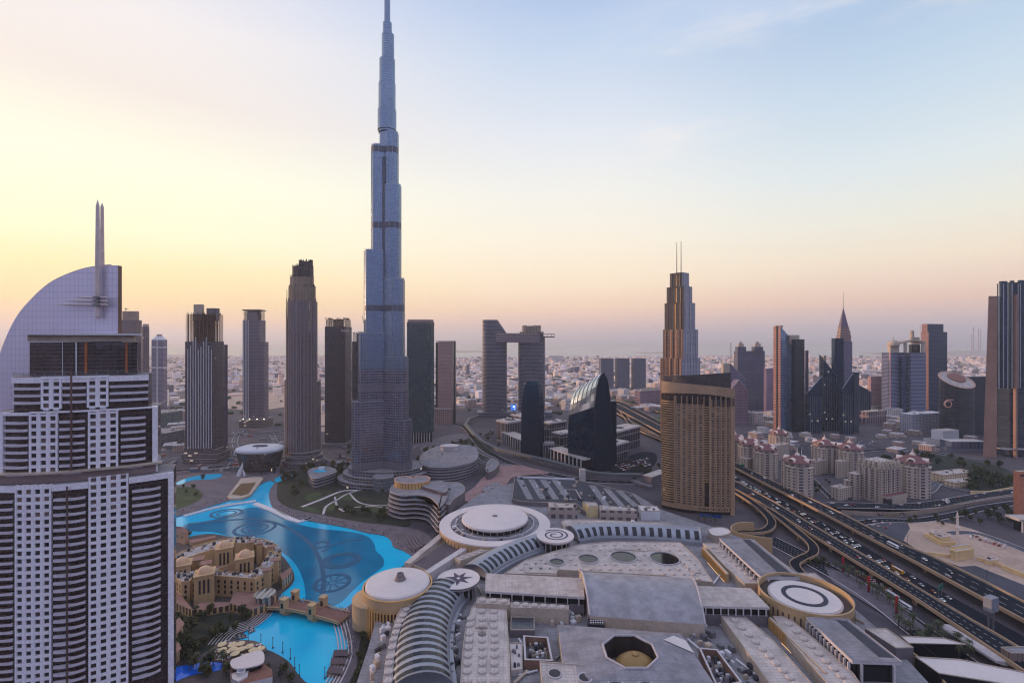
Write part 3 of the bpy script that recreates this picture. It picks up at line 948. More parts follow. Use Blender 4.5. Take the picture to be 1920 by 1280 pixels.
# ================================================================ towers
def cen(poly):
 return (sum(p[0] for p in poly) / len(poly), sum(p[1] for p in poly) / len(poly))
def bld(name, label, poly, cat='tower', group=None):
 return thing(name, label, cat, (*cen(poly), 0), group)
def ext(root, part, poly, z0, z1, m, top=None, **kw):
 return MB().prism(poly, z0, z1, 0, 1, **kw).build(part, [m, top or roof_grey], root)
def inside(p, poly):
 c = False
 for i in range(len(poly)):
  a, b = poly[i - 1], poly[i]
  if (a[1] > p[1]) != (b[1] > p[1]) and p[0] < (b[0] - a[0]) * (p[1] - a[1]) / (b[1] - a[1]) + a[0]:
   c = not c
 return c
UNIT_M = [white_paint, conc_warm, steel, roof_dark]
def roofbits(root, poly, z, n, s0=2.0, s1=5.0, h=2.0, margin=3.0, seed=1, name='air_unit', rot=None):
 """plant boxes on a roof, each a part"""
 r_ = random.Random(seed)
 pl = inset(poly, margin)
 xs, ys = [p[0] for p in pl], [p[1] for p in pl]
 k = tries = 0
 used = []
 if rot is None:
  e = max(range(len(poly)), key=lambda i: math.dist(poly[i], poly[i - 1]))
  rot = math.atan2(poly[e][1] - poly[e - 1][1], poly[e][0] - poly[e - 1][0])
 while k < n and tries < n * 40:
  tries += 1
  p = (r_.uniform(min(xs), max(xs)), r_.uniform(min(ys), max(ys)))
  if not inside(p, pl) or any(math.dist(p, q_) < s1 * 0.9 for q_ in used):
   continue
  used.append(p)
  a, b_ = r_.uniform(s0, s1), r_.uniform(s0, s1)
  hh = h * r_.uniform(0.5, 1.2)
  m = MB()
  m.box(p, a, b_, z + 0.15, z + hh, rot)
  m.box(p, a * 0.55, b_ * 0.55, z + hh, z + hh + 0.35, rot)
  m.box(p, a * 1.12, b_ * 0.15, z - 0.05, z + 0.15, rot)
  m.build(name, r_.choice(UNIT_M), root)
  k += 1
def parapet_on(root, poly, z, h=1.2, t_=0.5, m=None, name='parapet'):
 inn = inset(poly, t_)
 b = MB()
 n = len(poly)
 for i in range(n):
  j = (i + 1) % n
  p = [poly[i], poly[j], inn[j], inn[i]]
  b.face([(q_[0], q_[1], z + h) for q_ in p])
  b.face([(*poly[i], z), (*poly[j], z), (*poly[j], z + h), (*poly[i], z + h)])
  b.face([(*inn[j], z), (*inn[i], z), (*inn[i], z + h), (*inn[j], z + h)])
 return b.build(name, m or concrete, root)
def fins(root, a, b_, n, z0, z1, w_=0.8, out=0.8, m=None, name='fin', f0=0.0, f1=1.0, zs=None):
 """upright blades along wall a-b, each its own part"""
 dx, dy = b_[0] - a[0], b_[1] - a[1]
 ang = math.atan2(dy, dx)
 nx, ny = math.sin(ang), -math.cos(ang)
 for i in range(n):
  f = f0 + (f1 - f0) * (i + 0.5) / n
  p = (a[0] + dx * f + nx * out / 2, a[1] + dy * f + ny * out / 2)
  zz = zs[i] if zs else z1
  MB().box(p, w_, out + 0.1, z0, zz, ang).build(name, m or white_paint, root)
def skeleton(root, poly, z0, z1, fl=3.8, nx=6, m=None, seed=2, rag=0.25, name='bare_floors'):
 """open concrete frame of a tower still going up: slabs, columns, ragged props on top"""
 r_ = random.Random(seed)
 b = MB()
 z = z0
 while z < z1 - 0.5:
  b.prism(poly, z + fl - 0.5, z + fl, 0, 0, bottom=True)
  n = len(poly)
  for i in range(n):
   a, c = poly[i], poly[(i + 1) % n]
   for k in range(nx):
    f = (k + 0.5) / nx
    p = (lerp(a[0], c[0], f), lerp(a[1], c[1], f))
    q_ = cen(poly)
    p = (lerp(p[0], q_[0], 0.05), lerp(p[1], q_[1], 0.05))
    b.box(p, 0.9, 0.9, z, z + fl - 0.5)
  b.prism(inset(poly, min(math.dist(poly[0], poly[1]), math.dist(poly[1], poly[2])) * 0.3), z, z + fl - 0.5)
  z += fl
 ob = b.build(name, m or conc_dark, root)
 b = MB()
 for i in range(int(len(poly) * nx * rag * 4)):
  a = poly[r_.randrange(len(poly))]
  q_ = cen(poly)
  f = r_.random()
  k = r_.randrange(len(poly))
  e = (lerp(poly[k][0], poly[k - 1][0], f), lerp(poly[k][1], poly[k - 1][1], f))
  g = r_.uniform(0.0, 0.3)
  e = (lerp(e[0], q_[0], g), lerp(e[1], q_[1], g))
  b.box(e, r_.uniform(0.3, 1.2), r_.uniform(0.3, 1.2), z, z + r_.uniform(1.0, 4.5))
  if i % 3 == 0:
   b.bar((*e, z + 2), (lerp(e[0], q_[0], 0.3), lerp(e[1], q_[1], 0.3), z + 2.4), 0.4, 0.4)
 b.build('formwork', dark_metal, root)
 return ob
# ---------------------------------------------------------------- the tallest tower
BD = 1050.0
bc = W(724, BD)
f_burj = facade('silver curtain wall', S(142, 152, 168), S(86, 108, 136), 1.5, 3.7, 0.7, 0.86, 0.3, 0.16, 2.2, 0.75, 0.3, wmetal=0.75, warp=0.01, bump=0.03)
f_burj_low = facade('silver wall lower floors', S(132, 128, 144), S(50, 54, 70), 3.2, 3.9, 0.8, 0.62, 0.38, 0.10, 2.1, 0.4, 0.6, lit=0.001, wmetal=0.5, warp=0.012, bump=0.06)
plant = mat('louvred plant floor', S(88, 92, 106), 0.5, None, 0.3, scale=0.3)
plant_l = mat('pale plant floor', S(112, 108, 118), 0.5, None, 0.3, scale=0.3)
steel_r = mat('rolled steel', S(150, 154, 166), 0.3, None, 0.7, scale=0.1, var=0.1)
tt_ = thing('skyscraper', 'tallest silver tower with stepped setbacks tapering to a spire beyond the picture', 'skyscraper', (*bc, 0))
def stad(ang, reach, r, n=14, c=bc):
 """plan of one wing: straight flanks, round nose"""
 ca, sa = math.cos(R(ang)), math.sin(R(ang))
 pts = [(-2.0, -r)]
 for i in range(n + 1):
  a = -math.pi / 2 + math.pi * i / n
  pts.append((reach + r * math.cos(a), r * math.sin(a)))
 pts.append((-2.0, r))
 return [(c[0] + x * ca - y * sa, c[1] + x * sa + y * ca) for x, y in pts]
LW = [(667.5, 749, 13.2), (677.5, 625, 12.4), (687, 473, 11.6), (698.5, 278, 10.6)]
RW = [(776, 784, 13.4), (768.4, 669, 12.8), (760.6, 525, 12.0), (753.6, 351, 11.2), (748, 253, 10.2)]
BW = [(0, 700, 13.2), (0, 570, 12.4), (0, 410, 11.6), (0, 320, 10.6)]
BANDS = [ZP(865, BD), ZP(725, BD), ZP(579, BD), ZP(426, BD), ZP(286, BD)]
for side, lst in (('l', LW), ('r', RW), ('b', BW)):
 zprev = -0.4
 for i, (px, py, r) in enumerate(lst):
  if side == 'b':
   reach = 44 - i * 9.5
   ang = 90
  else:
   e = abs((px - 724) / U * BD)
   reach = max(1.5, (e - r) / math.cos(R(28)))
   ang = 208 if side == 'l' else -28
  z1 = ZP(py, BD)
  pl = stad(ang, reach, r)
  zs = [-0.4 if i == 0 else zprev] + [z for z in ()] + [z1]
  lo_ = ZP(690, BD)
  if i == 0 or zprev < lo_ < z1:
   mid_ = min(max(lo_, zs[0]), z1)
   o_ = MB()
   o_.prism(pl, zs[0], mid_, 0, 2, top=mid_ == z1)
   if mid_ < z1:
    o_.prism(pl, mid_, z1, 1, 2)
   wt = o_.build('wing_tier', [f_burj_low, f_burj, steel_r], tt_)
  else:
   wt = ext(tt_, 'wing_tier', pl, zs[0], z1, f_burj, steel_r)
  for bz in BANDS:
   if zs[0] < bz < z1 + 4 and bz < z1 - 4:
    hb_ = 4.5 if bz > 200 else 5.5
    ext(tt_, 'plant_floor', inset(pl, -0.25), bz - hb_, bz + hb_, plant if bz > 200 else plant_l, steel_r, bottom=True)
  b = MB()
  for q_ in inset(pl, 0.6)[1:-1]:
   b.box(q_, 0.35, 0.35, z1, z1 + 2.6)
  b.prism(inset(pl, 0.35), z1, z1 + 1.0, top=False)
  b.build('crown_rail', steel_r, wt)
  for k in (2, 5, 8, 11, 14):
   MB().box(inset(pl, -0.25)[k], 0.5, 0.5, zs[0], z1 - 1).build('rib', steel_r, wt)
  zprev = z1 - 0.01 if False else zs[0]
  zprev = z1
ext(tt_, 'core', circ(bc, 10.0, 18), -0.4, ZP(236, BD), f_burj, steel_r)
CS = [(708.5, 743, 236, 207), (710, 741.5, 240, 158), (711.6, 740.5, 190, 113), (716, 738.8, 168, 66), (718, 734.6, 113, 44), (720.6, 731.5, 66, -20), (722, 729, -20, -110), (724, 727, -110, -190)]
zb = ZP(253, BD)
for a, c, y0, y1 in CS:
 m_ = (a + c) / 2
 cc = W(m_, BD)
 r = (c - a) / 2 / U * BD
 ext(tt_, 'spire_tier', circ(cc, r, 18), ZP(y0, BD) - 8, ZP(y1, BD), f_burj, steel_r)
MB().tube([(*W(725.5, BD), ZP(-190, BD)), (*W(725.5, BD), 828)], [1.2, 0.3], 8).build('mast', steel_r, tt_)
MB().box((bc[0], bc[1] - 11.6), 4.2, 4.0, -0.4, ZP(300, BD)).build('recess', plant, tt_)
for k, (rx, z1) in enumerate(((74, 9), (66, 16), (58, 24))):
 ext(tt_, 'podium', circ((bc[0], bc[1] + 4), rx, 40, rx * 0.72), -0.4 if k == 0 else (9, 16)[k - 1], z1,
  facade('podium glazing', S(128, 122, 128), S(40, 42, 50), 5, 4, 0.9, 0.55, lit=0.02), roof_grey)
dr = thing('entrance_pavilion', 'low glass drum at the foot of the tallest tower', 'pavilion', (*W(719, 985), 0))
ext(dr, 'glass_wall', circ(W(719, 985), 14, 28), -0.2, 21, facade('drum glazing', S(140, 142, 148), S(70, 76, 86), 1.8, 5, 0.86, 0.9, lit=0.0, gr=0.2), roof_grey)
ext(dr, 'roof', circ(W(719, 985), 14.6, 28), 21, 21.8, concrete, roof_grey, bottom=True)
# ---------------------------------------------------------------- left group
f_tan = facade('tan flats', S(126, 108, 112), S(52, 46, 56), 3.2, 3.5, 0.55, 0.5, lit=0.01)
p = fbox(224, 266, 1300, 40)
r = bld('tower', 'tan stepped tower just behind the white curved building', p)
ext(r, 'shaft', p, -0.4, ZP(600, 1300), f_tan)
ext(r, 'upper_block', inset(p, 3), ZP(600, 1300), ZP(583, 1300), facade('tan plant', S(160, 134, 122), S(120, 100, 96), 2, 20, 0.4, 0.9))
ext(r, 'side_block', fbox(266.5, 280, 1304, 30), -0.4, ZP(612, 1300), f_tan)
ext(r, 'side_frame', fbox(268, 279, 1306, 8), ZP(612, 1300), ZP(607, 1300), conc_warm)
MB().bar((*W(236, 1310), ZP(583, 1310)), (*W(236, 1310), ZP(577, 1310)), 0.8, 0.8).bar((*W(233, 1310), ZP(579, 1310)), (*W(241, 1310), ZP(579, 1310)), 0.7, 0.7).build('mast', dark_metal, r)
p = fbox(284, 313.5, 2100, 48)
r = bld('tower', 'slim lilac tower with chamfered top right of the tan tower', p)
f_lil = facade('lilac glazing', S(126, 116, 142), S(52, 54, 80), 4.0, 3.8, 0.8, 0.55, lit=0.01)
ext(r, 'shaft', p, -0.4, ZP(637, 2100), f_lil)
b = MB()
a = inset(p, 8)
b.loft([[(*q_, ZP(637, 2100)) for q_ in p], [(*q_, ZP(630, 2100)) for q_ in a]], cap=True)
b.build('crown', [white_paint], r)
ext(r, 'penthouse', inset(p, 10), ZP(630, 2100), ZP(626.5, 2100), conc_warm)
for f in (0.48, 0.55):
 fins(r, p[0], p[1], 1, 0, ZP(638, 2100), 1.2, 1.2, white_paint, f0=f, f1=f)
for zz in (ZP(652, 2100), ZP(690, 2100)):
 ext(r, 'belt', inset(p, -0.5), zz, zz + 3, white_paint, white_paint, bottom=True)
d3 = 1207
f_l3 = facade('half clad dark facade', S(78, 68, 84), S(30, 26, 40), 3.4, 3.6, 0.72, 0.52, lit=0.002, var=0.8)
p = fbox(347, 420, d3, 44)
r = bld('tower', 'broad dark unfinished tower with upright white strips', p)
ext(r, 'shaft', p, 24, ZP(640, d3), f_l3)
ext(r, 'side_wing', fbox(420.2, 427, d3 + 6, 34), 24, ZP(646, d3), f_l3)
skeleton(r, inset(p, 0.2), ZP(640, d3), ZP(590, d3), 3.7, 7, mat('raw brown concrete', S(112, 86, 82), 0.9), 3)
ext(r, 'lift_core', fbox(363, 383, d3 + 10, 20), ZP(600, d3), ZP(570, d3), conc_warm)
ext(r, 'lift_core', fbox(387, 412, d3 + 12, 18), ZP(600, d3), ZP(577, d3), conc_dark)
fins(r, p[0], p[1], 10, 26, 0, 0.9, 0.9, white_paint, zs=[ZP(y, d3) for y in (655, 648, 640, 632, 655, 650, 640, 632, 648, 655)], f0=0.06, f1=0.98)
for k, (x0, x1, y0) in enumerate(((343, 430, 880), (340, 432, 866), (345, 428, 857))):
 ext(r, 'podium', fbox(x0, x1, d3 - 8 + k * 4, 60 - k * 8), -0.4 + k * 8, 8 + k * 8, facade('podium slabs', S(104, 92, 98), S(44, 40, 46), 6, 4, 0.94, 0.5, lit=0.05))
d4 = 1720
f_l4 = facade('grey violet grid', S(108, 98, 116), S(42, 40, 56), 3.0, 3.6, 0.7, 0.55, lit=0.002)
p = fbox(455, 498, d4, 44)
r = bld('tower', 'grey violet unfinished tower with a dark square crown, beside the opera house', p)
ext(r, 'shaft', p, -0.4, ZP(600, d4), f_l4)
ext(r, 'side_shaft', fbox(472, 503.5, d4 - 6, 40), -0.4, ZP(641, d4), f_l4)
skeleton(r, inset(p, 0.6), ZP(603, d4), ZP(583, d4), 4.5, 5, conc_dark, 5, 0.1)
ext(r, 'crown_block', fbox(462, 490, d4 + 1, 30), ZP(603, d4), ZP(585, d4), conc_dark)
ext(r, 'roof_slab', fbox(454, 499, d4 - 1, 46), ZP(582, d4), ZP(580, d4), conc_dark, bottom=True)
fins(r, p[0], p[1], 4, 0, ZP(600, d4), 1.0, 1.0, white_paint, f0=0.02, f1=0.4)
ext(r, 'podium', fbox(448, 512, d4 - 20, 70), -0.4, ZP(800, d4 - 20) if False else 20, facade('podium slabs', S(104, 92, 98), S(44, 40, 46), 6, 4, 0.94, 0.5, lit=0.05))
lmp = lamp_mat('site flood light', (1.0, 0.82, 0.6, 1), 5.0)
for k, px in enumerate((456, 468, 482, 495)):
 MB().lathe(W(px, d4 - 22), [(0.6, 21), (0.8, 22), (0.4, 23)], 8).build('site_light', lmp, r)
d5 = 1196
f_l5 = facade('pale stone fins', S(122, 108, 114), S(38, 34, 44), 2.6, 3.7, 0.5, 0.6, lit=0.001)
def oval(x0, x1, d, k=0.8, n=20):
 c = W((x0 + x1) / 2, d)
 rx = (x1 - x0) / 2 / U * d
 return circ(c, rx, n, rx * k)
p = oval(539, 594, d5)
r = bld('tower', 'tall ragged topped tower under construction, highest left of the silver skyscraper', p)
ext(r, 'shaft', p, 20, ZP(566, d5), f_l5)
ext(r, 'side_wing', oval(534, 552, d5 + 12, 1.1), 14, ZP(712, d5), f_l5)
ext(r, 'side_wing', oval(583, 601, d5 + 12, 1.1), 14, ZP(716, d5), f_l5)
ext(r, 'upper_shaft', oval(548, 594, d5 - 3, 0.7), ZP(640, d5), ZP(566, d5) + 0.3, f_l5)
skeleton(r, oval(541, 592, d5, 0.75, 12), ZP(566, d5), ZP(540, d5), 3.7, 2, conc_warm, 6, 0.5)
skeleton(r, oval(544, 588.5, d5, 0.75, 12), ZP(540, d5), ZP(520, d5), 3.7, 2, conc_warm, 7, 0.5)
skeleton(r, oval(548, 588, d5, 0.75, 10), ZP(520, d5), ZP(503, d5), 3.7, 2, conc_dark, 8, 0.8)
skeleton(r, oval(560, 587, d5, 0.75, 8), ZP(503, d5), ZP(491, d5), 3.7, 2, conc_dark, 9, 0.9)
ext(r, 'core', oval(560, 588, d5, 0.6, 10), ZP(566, d5), ZP(505, d5), conc_dark)
for k in range(13):
 a = R(190 + k * 160 / 12)
 rx = (594 - 539) / 2 / U * d5
 c = cen(p)
 MB().box((c[0] + math.cos(a) * (rx + .4), c[1] + math.sin(a) * (rx * 0.8 + .4)), 1.0, 1.0, 18, ZP(560 + (k % 3) * 18, d5), a).build('fin', mat('pale stone blade', S(146, 132, 134), 0.8), r)
for k, (x0, x1, z1) in enumerate(((533, 608, 10), (537, 604, 18), (542, 600, 25))):
 ext(r, 'podium', oval(x0, x1, d5, 0.95, 28), -0.4 if k == 0 else (10, 18)[k - 1], z1, facade('round podium', S(120, 108, 112), S(40, 38, 46), 4, 4, 0.9, 0.5, lit=0.06))
MB().tube([(*W(538, d5 - 20), 0), (*W(538, d5 - 20), ZP(545, d5))], 0.5, 5).build('hoist_mast', dark_metal, r)
d6 = 1390
f_dk = facade('dark staggered panels', S(58, 50, 62), S(26, 24, 34), 5.0, 3.6, 0.7, 0.5, stag=True, lit=0.004, var=0.9)
f_teal = facade('teal staggered panels', S(56, 76, 84), S(20, 32, 42), 5.0, 3.6, 0.66, 0.5, stag=True, lit=0.002, var=0.9)
p = fbox(609, 659.5, d6, 40)
r = bld('tower', 'dark brown tower with chequered panels and a scaffolded top, left of the silver skyscraper', p)
ext(r, 'shaft', p, 8, ZP(612, d6), f_dk)
skeleton(r, inset(p, 0.6), ZP(612, d6), ZP(602, d6), 5.0, 8, conc_warm, 12, 0.3)
ext(r, 'podium', fbox(604, 664, d6 - 10, 56), -0.4, 8, conc_dark)
gm = mat('white facade letters', S(190, 180, 180), 0.7)
b = MB()
for k in range(5):
 x = 640 + k * 3.2
 b.box(W(x, d6 - 0.4), 1.4, 0.5, ZP(622, d6), ZP(617 + (k % 2), d6), 0)
 b.box(W(x + 1.2, d6 - 0.4), 1.6, 0.5, ZP(620.6, d6), ZP(619.4, d6), 0)
b.build('sign_lettering', gm, r)
d7 = 1560
p = fbox(660, 690, d7, 30)
r = bld('tower', 'dark narrow unfinished tower squeezed against the silver skyscraper', p)
ext(r, 'shaft', p, -0.4, ZP(640, d7), f_dk)
skeleton(r, inset(p, 0.5), ZP(640, d7), ZP(628, d7), 4.6, 4, conc_dark, 14, 0.5)
cr = thing('tower_crane', 'thin tower crane leaning up beside the silver skyscraper', 'crane', (*W(683, d7 + 4), ZP(628, d7)))
MB().tube([(*W(683, d7 + 4), ZP(640, d7)), (*W(683, d7 + 4), ZP(612, d7))], 0.7, 5).build('mast', dark_metal, cr)
MB().tube([(*W(684.5, d7 + 4), ZP(616, d7)), (*W(679, d7 + 4), ZP(592, d7))], 0.6, 5).build('jib', dark_metal, cr)
d8 = 1450
p = [W(763, d8), W(808, d8), W(814, d8 + 12), W(814, d8 + 44), W(763, d8 + 44)]
r = bld('tower', 'dark teal chequered tower with rounded corner, right of the silver skyscraper', p)
ext(r, 'shaft', p, 22, ZP(610, d8), f_teal)
ext(r, 'crown', inset(p, -0.4), ZP(610, d8), ZP(604, d8), facade('teal crown', S(96, 92, 100), S(30, 44, 54), 5, 4, 0.8, 0.6), mat('rose roof', S(150, 122, 122), 0.8), bottom=True)
ext(r, 'roof', inset(p, 1.2), ZP(604, d8), ZP(599, d8), mat('rose roof', S(150, 122, 122), 0.8), bottom=True)
fins(r, p[0], p[1], 9, -0.4, 22, 1.4, 1.2, concrete, name='column')
ext(r, 'base', inset(p, 4), -0.4, 22, dark_glass)
d9 = 1800
p = fbox(822, 850, d9, 36)
r = bld('tower', 'rose coloured slab tower between two dark green side walls', p)
ext(r, 'shaft', p, 20, ZP(641, d9), facade('rose grid', S(176, 142, 138), S(92, 70, 80), 2.2, 3.6, 0.5, 0.5))
gd = mat('dark green cladding', S(40, 54, 60), 0.3, None, 0.2)
ext(r, 'side_wall', fbox(817, 822, d9 + 3, 34), -0.4, ZP(642, d9), gd)
ext(r, 'side_wall', fbox(850.2, 855, d9 + 3, 34), -0.4, ZP(640, d9), gd)
ext(r, 'roof_cap', fbox(818, 854.5, d9 + 1, 38), ZP(641, d9) + 0.2, ZP(639, d9), mat('rose roof', S(150, 122, 122), 0.8), bottom=True)
ext(r, 'podium', fbox(815, 850, d9 - 30, 30), -0.4, ZP(767, d9 - 30), facade('rose podium', S(164, 132, 126), S(60, 50, 60), 5, 4.5, 0.6, 0.5))
oc = W(488, 1150)
r = thing('opera_house', 'dark bowl shaped opera house under a white oval roof', 'opera house', (*oc, 0))
def boat(k, z):
 a = 36.0 * k
 return [(oc[0] + a * math.copysign(abs(math.cos(t_)) ** 0.75, math.cos(t_)), oc[1] + a * 0.72 * math.copysign(abs(math.sin(t_)) ** 0.8, math.sin(t_)), z)
   for t_ in [2 * math.pi * i / 40 for i in range(40)]]
MB().loft([boat(0.80, -0.4), boat(0.84, 8), boat(0.93, 20), boat(0.98, 31)], cap=False).build('bowl_wall', facade('opera glazing', S(70, 62, 66), S(30, 30, 36), 2.4, 6, 0.7, 0.8, lit=0.01), r)
orf = MB().loft([boat(0.98, 31), boat(1.05, 34), boat(1.02, 37), boat(0.84, 39)], cap=True).build('roof', white_paint, r)
MB().prism([(q_[0] * .0 + oc[0] + (q_[0] - oc[0]) * 0.4, oc[1] + (q_[1] - oc[1]) * 0.3) for q_ in boat(0.84, 0)], 39.05, 39.9).build('skylight', [roof_dark, roof_dark], orf)
MB().bar((*W(482, 1120), 37), (*W(482, 1120), 44), 0.8, 0.8).build('mast', dark_metal, r)
c = W(454, 1090)
r = thing('sculpture', 'pale twisted sculpture standing by the opera house', 'sculpture', (*c, 0))
MB().tube([(c[0] - 5, c[1], -0.4), (c[0] - 3, c[1], 8), (c[0], c[1], 16), (c[0] + 0.5, c[1], 22)], [4.5, 3.4, 1.8, 0.3], 8).build('blade', white_paint, r)
MB().tube([(c[0] + 4, c[1], -0.4), (c[0] + 3, c[1], 5), (c[0] + 1, c[1], 11)], [2.5, 1.8, 0.4], 8).build('blade', white_paint, r)
# ---------------------------------------------------------------- curved twin towers with the sky bridge
d0 = 1966
f_sv = facade('banded curved glazing', S(118, 116, 132), S(24, 30, 50), 2.4, 3.9, 0.94, 0.55, 0.4, 0.1, 2.0, 0.2, 0.6, lit=0.002, wmetal=0.2)
r = thing('twin_tower', 'curved twin towers joined by a high bridge that juts out on the right', 'tower', (*W(962, d0), 0))
zb0, zb1 = ZP(642, d0), ZP(627, d0)
pl = oval(904, 950.5, d0, 0.62, 28)
n = len(pl)
ZT = []
for q_ in pl:
 px = 960 + F * q_[0] / q_[1]
 yy = 598 if px < 930 else 598 + (px - 930) / 20 * 25
 ZT.append(ZP(yy, d0))
b = MB()
b.prism(pl, -0.4, 0, 0, 1, ztop=[min(z, ZP(627, d0)) for z in ZT])
b.build('left_shaft', [f_sv, roof_grey], r)
for k in range(9):      # stepped terraces up to the flat top
 x1 = 951 - k * 2.1
 y1 = 624.5 - k * 3.1
 ext(r, 'terrace', oval(904, x1, d0, 0.62 * (46.5 / (x1 - 904)) if False else 0.62, 28), ZP(627 - 0 if k == 0 else 624.5 - (k - 1) * 3.1, d0), ZP(y1, d0), f_sv, conc_warm)
pr = oval(971.5, 1022, d0, 0.62, 28)
ext(r, 'right_shaft', pr, -0.4, ZP(630, d0), f_sv)
skeleton(r, inset(pr, 3), ZP(630, d0), ZP(624, d0), 4.6, 1, conc_dark, 21, 0.8)
skeleton(r, oval(978, 1015, d0, 0.6, 16), ZP(624, d0), ZP(612, d0), 4.6, 1, conc_dark, 22, 1.2)
ext(r, 'crown', oval(979, 1014, d0, 0.58, 20), ZP(630, d0), ZP(612, d0), conc_warm)
ext(r, 'sky_bridge', [W(930, d0 - 36), W(1012, d0 - 36), W(1012, d0 - 4), W(930, d0 - 4)], zb0, ZP(626, d0 - 30), facade('bridge bands', S(150, 130, 134), S(58, 50, 66), 8, 6, 0.96, 0.45), conc_warm, bottom=True)
ext(r, 'bridge_roof', [W(929, d0 - 38), W(1008, d0 - 38), W(1008, d0 - 2), W(929, d0 - 2)], ZP(626, d0 - 30), ZP(624.5, d0 - 30), conc_warm, bottom=True)
ext(r, 'cantilever', [W(1012, d0 - 34), W(1040, d0 - 34), W(1040, d0 - 8), W(1012, d0 - 8)], ZP(632.6, d0 - 30), ZP(630.5, d0 - 30), conc_dark, bottom=True)
ext(r, 'cantilever_roof', [W(1012, d0 - 34), W(1040, d0 - 34), W(1040, d0 - 8), W(1012, d0 - 8)], ZP(627, d0 - 30), ZP(625.8, d0 - 30), conc_dark, bottom=True)
for px in (1018, 1026, 1034, 1039.3):
 MB().box(W(px, d0 - 33), 0.9, 0.9, ZP(630.5, d0 - 30), ZP(627, d0 - 30)).build('prop', conc_dark, r)
ext(r, 'podium', [W(895, d0 - 40), W(1035, d0 - 40), W(1035, d0 + 40), W(895, d0 + 40)], -0.4, 14, f_sv)
# ---------------------------------------------------------------- dark office towers and low blocks in front of them
f_blue = facade('dark blue curtain wall', S(26, 40, 58), S(6, 22, 40), 1.7, 3.8, 0.92, 0.86, 0.25, 0.06, 1.5, 0.0, 0.3, warp=0.02, bump=0.05, stint=(.3, .65, 1, 1))
dk = 1262
b = MB()
base = [W(977, dk), W(1012, dk - 4), W(1020.5, dk + 10), W(1014, dk + 34), W(980, dk + 38)]
def shrink(poly, ky, z, xo=0.0, kx=None):
 c = cen(poly)
 kx = ky if kx is None else kx
 return [(c[0] + (x - c[0]) * kx + xo, c[1] + (y - c[1]) * ky, z) for x, y in poly]
b.loft([shrink(base, 1, -0.4), shrink(base, 1, ZP(790, dk)), shrink(base, 0.96, ZP(762, dk)), shrink(base, 0.86, ZP(740, dk)), shrink(base, 0.68, ZP(722, dk)), shrink(base, 0.5, ZP(715, dk))], cap=True)
r = bld('office_tower', 'smaller dark glass tower with a domed top in front of the twin towers', base)
b.build('glass_shaft', [f_blue], r)
ext(r, 'entrance', fbox(1017, 1040, dk + 4, 20), -0.4, ZP(840, dk) if False else 26, facade('entrance bays', S(150, 140, 142), S(30, 34, 44), 5, 24, 0.7, 0.85))
dg = 1123
r = thing('office_tower', 'dark glass tower with a pointed arch end and curved roof coloured with bright sky reflection', 'tower', (*W(1105, dk), 0))
def arch(dl, zt, xs, wd, n=9):
 """pointed arch section: rises straight, then both sides curve in to a ridge"""
 out_l, out_r = [], []
 for i in range(n + 1):
  f = i / n
  z = lerp(zt * 0.38, zt, f)
  k = math.sqrt(max(0.0, 1 - f ** 2.2))
  out_l.append((f, z, 0.54 * (1 - k)))
  out_r.append((f, z, 1 - 0.46 * (1 - k)))
 return out_l, out_r
nA, nB = W(1113, dg), W(1146, dg + 18)
e1 = (nB[0] - nA[0], nB[1] - nA[1])
off_ = W(1065, dg + 58)
e2 = (off_[0] - nA[0], off_[1] - nA[1])
ztn, ztf = ZP(698, dg), ZP(729, dg + 58)
def sec(t_, zt):
 l_, r_ = arch(0, zt, 0, 0)
 q0 = (nA[0] + e2[0] * t_, nA[1] + e2[1] * t_)
 ring = [(q0[0], q0[1], -0.4)]
 ring += [(q0[0] + e1[0] * k, q0[1] + e1[1] * k, z) for f, z, k in l_]
 ring += [(q0[0] + e1[0] * k, q0[1] + e1[1] * k, z) for f, z, k in r_[::-1][1:]]
 ring += [(q0[0] + e1[0], q0[1] + e1[1], -0.4)]
 return ring
ns = 12
rings = [sec(i / ns, lerp(ztn, ztf, (i / ns) ** 1.0)) for i in range(ns + 1)]
b = MB()
NRR = len(rings[0])
for i_ in range(ns):
 for j_ in range(NRR - 1):
  q4_ = [rings[i_][j_], rings[i_][j_ + 1], rings[i_ + 1][j_ + 1], rings[i_ + 1][j_]]
  b.face(q4_, 1 if j_ < 11 and j_ > 4 else 0, [(i_ * 4.6, q4_[0][2]), (i_ * 4.6, q4_[1][2]), (i_ * 4.6 + 4.6, q4_[2][2]), (i_ * 4.6 + 4.6, q4_[3][2])])  # upper rows of the skin coloured silver to paint the sky reflection
MBf = b.build('glass_skin', [facade('mirror blue glazing', S(22, 34, 52), S(6, 22, 40), 3.4, 4.2, 0.95, 0.95, 0.2, 0.05, 1.6, 0.0, 0.3, warp=0.008, bump=0.02, stint=(.3, .65, 1, 1)), facade('painted sky sheen glazing', S(150, 158, 168), S(196, 204, 214), 2.3, 60, 0.8, 1.0, 0.2, 0.08, 2.0, 0.85, 0.05, wmetal=0.85, bump=0.02)], r)
b = MB()
b.face([p_ for p_ in rings[0]], 0)
b.build('end_wall', [f_blue], r)
b = MB()
b.face([p_ for p_ in rings[-1]][::-1], 0)
b.build('end_wall', [f_blue], r)
for i in range(0, ns, 2):
 t_ = (i + 0.5) / ns
 rg_ = sec(t_, lerp(ztn, ztf, t_))
 pts = rg_[1 + 5:1 + 10]
 MB().tube([(p_[0] - 0.3, p_[1] - 0.3, p_[2] + 0.3) for p_ in pts], 0.5, 5).build('roof_rib', steel_r, r)
MB().tube([(p_[0] + 0.2, p_[1] - 0.4, p_[2] + 0.2) for p_ in rings[0][1:-1]], 0.5, 5).build('edge_trim', dark_metal, r)
ext(r, 'rear_block', fbox(1140, 1156, dg + 60, 30), -0.4, ZP(752, dg + 60), f_blue)
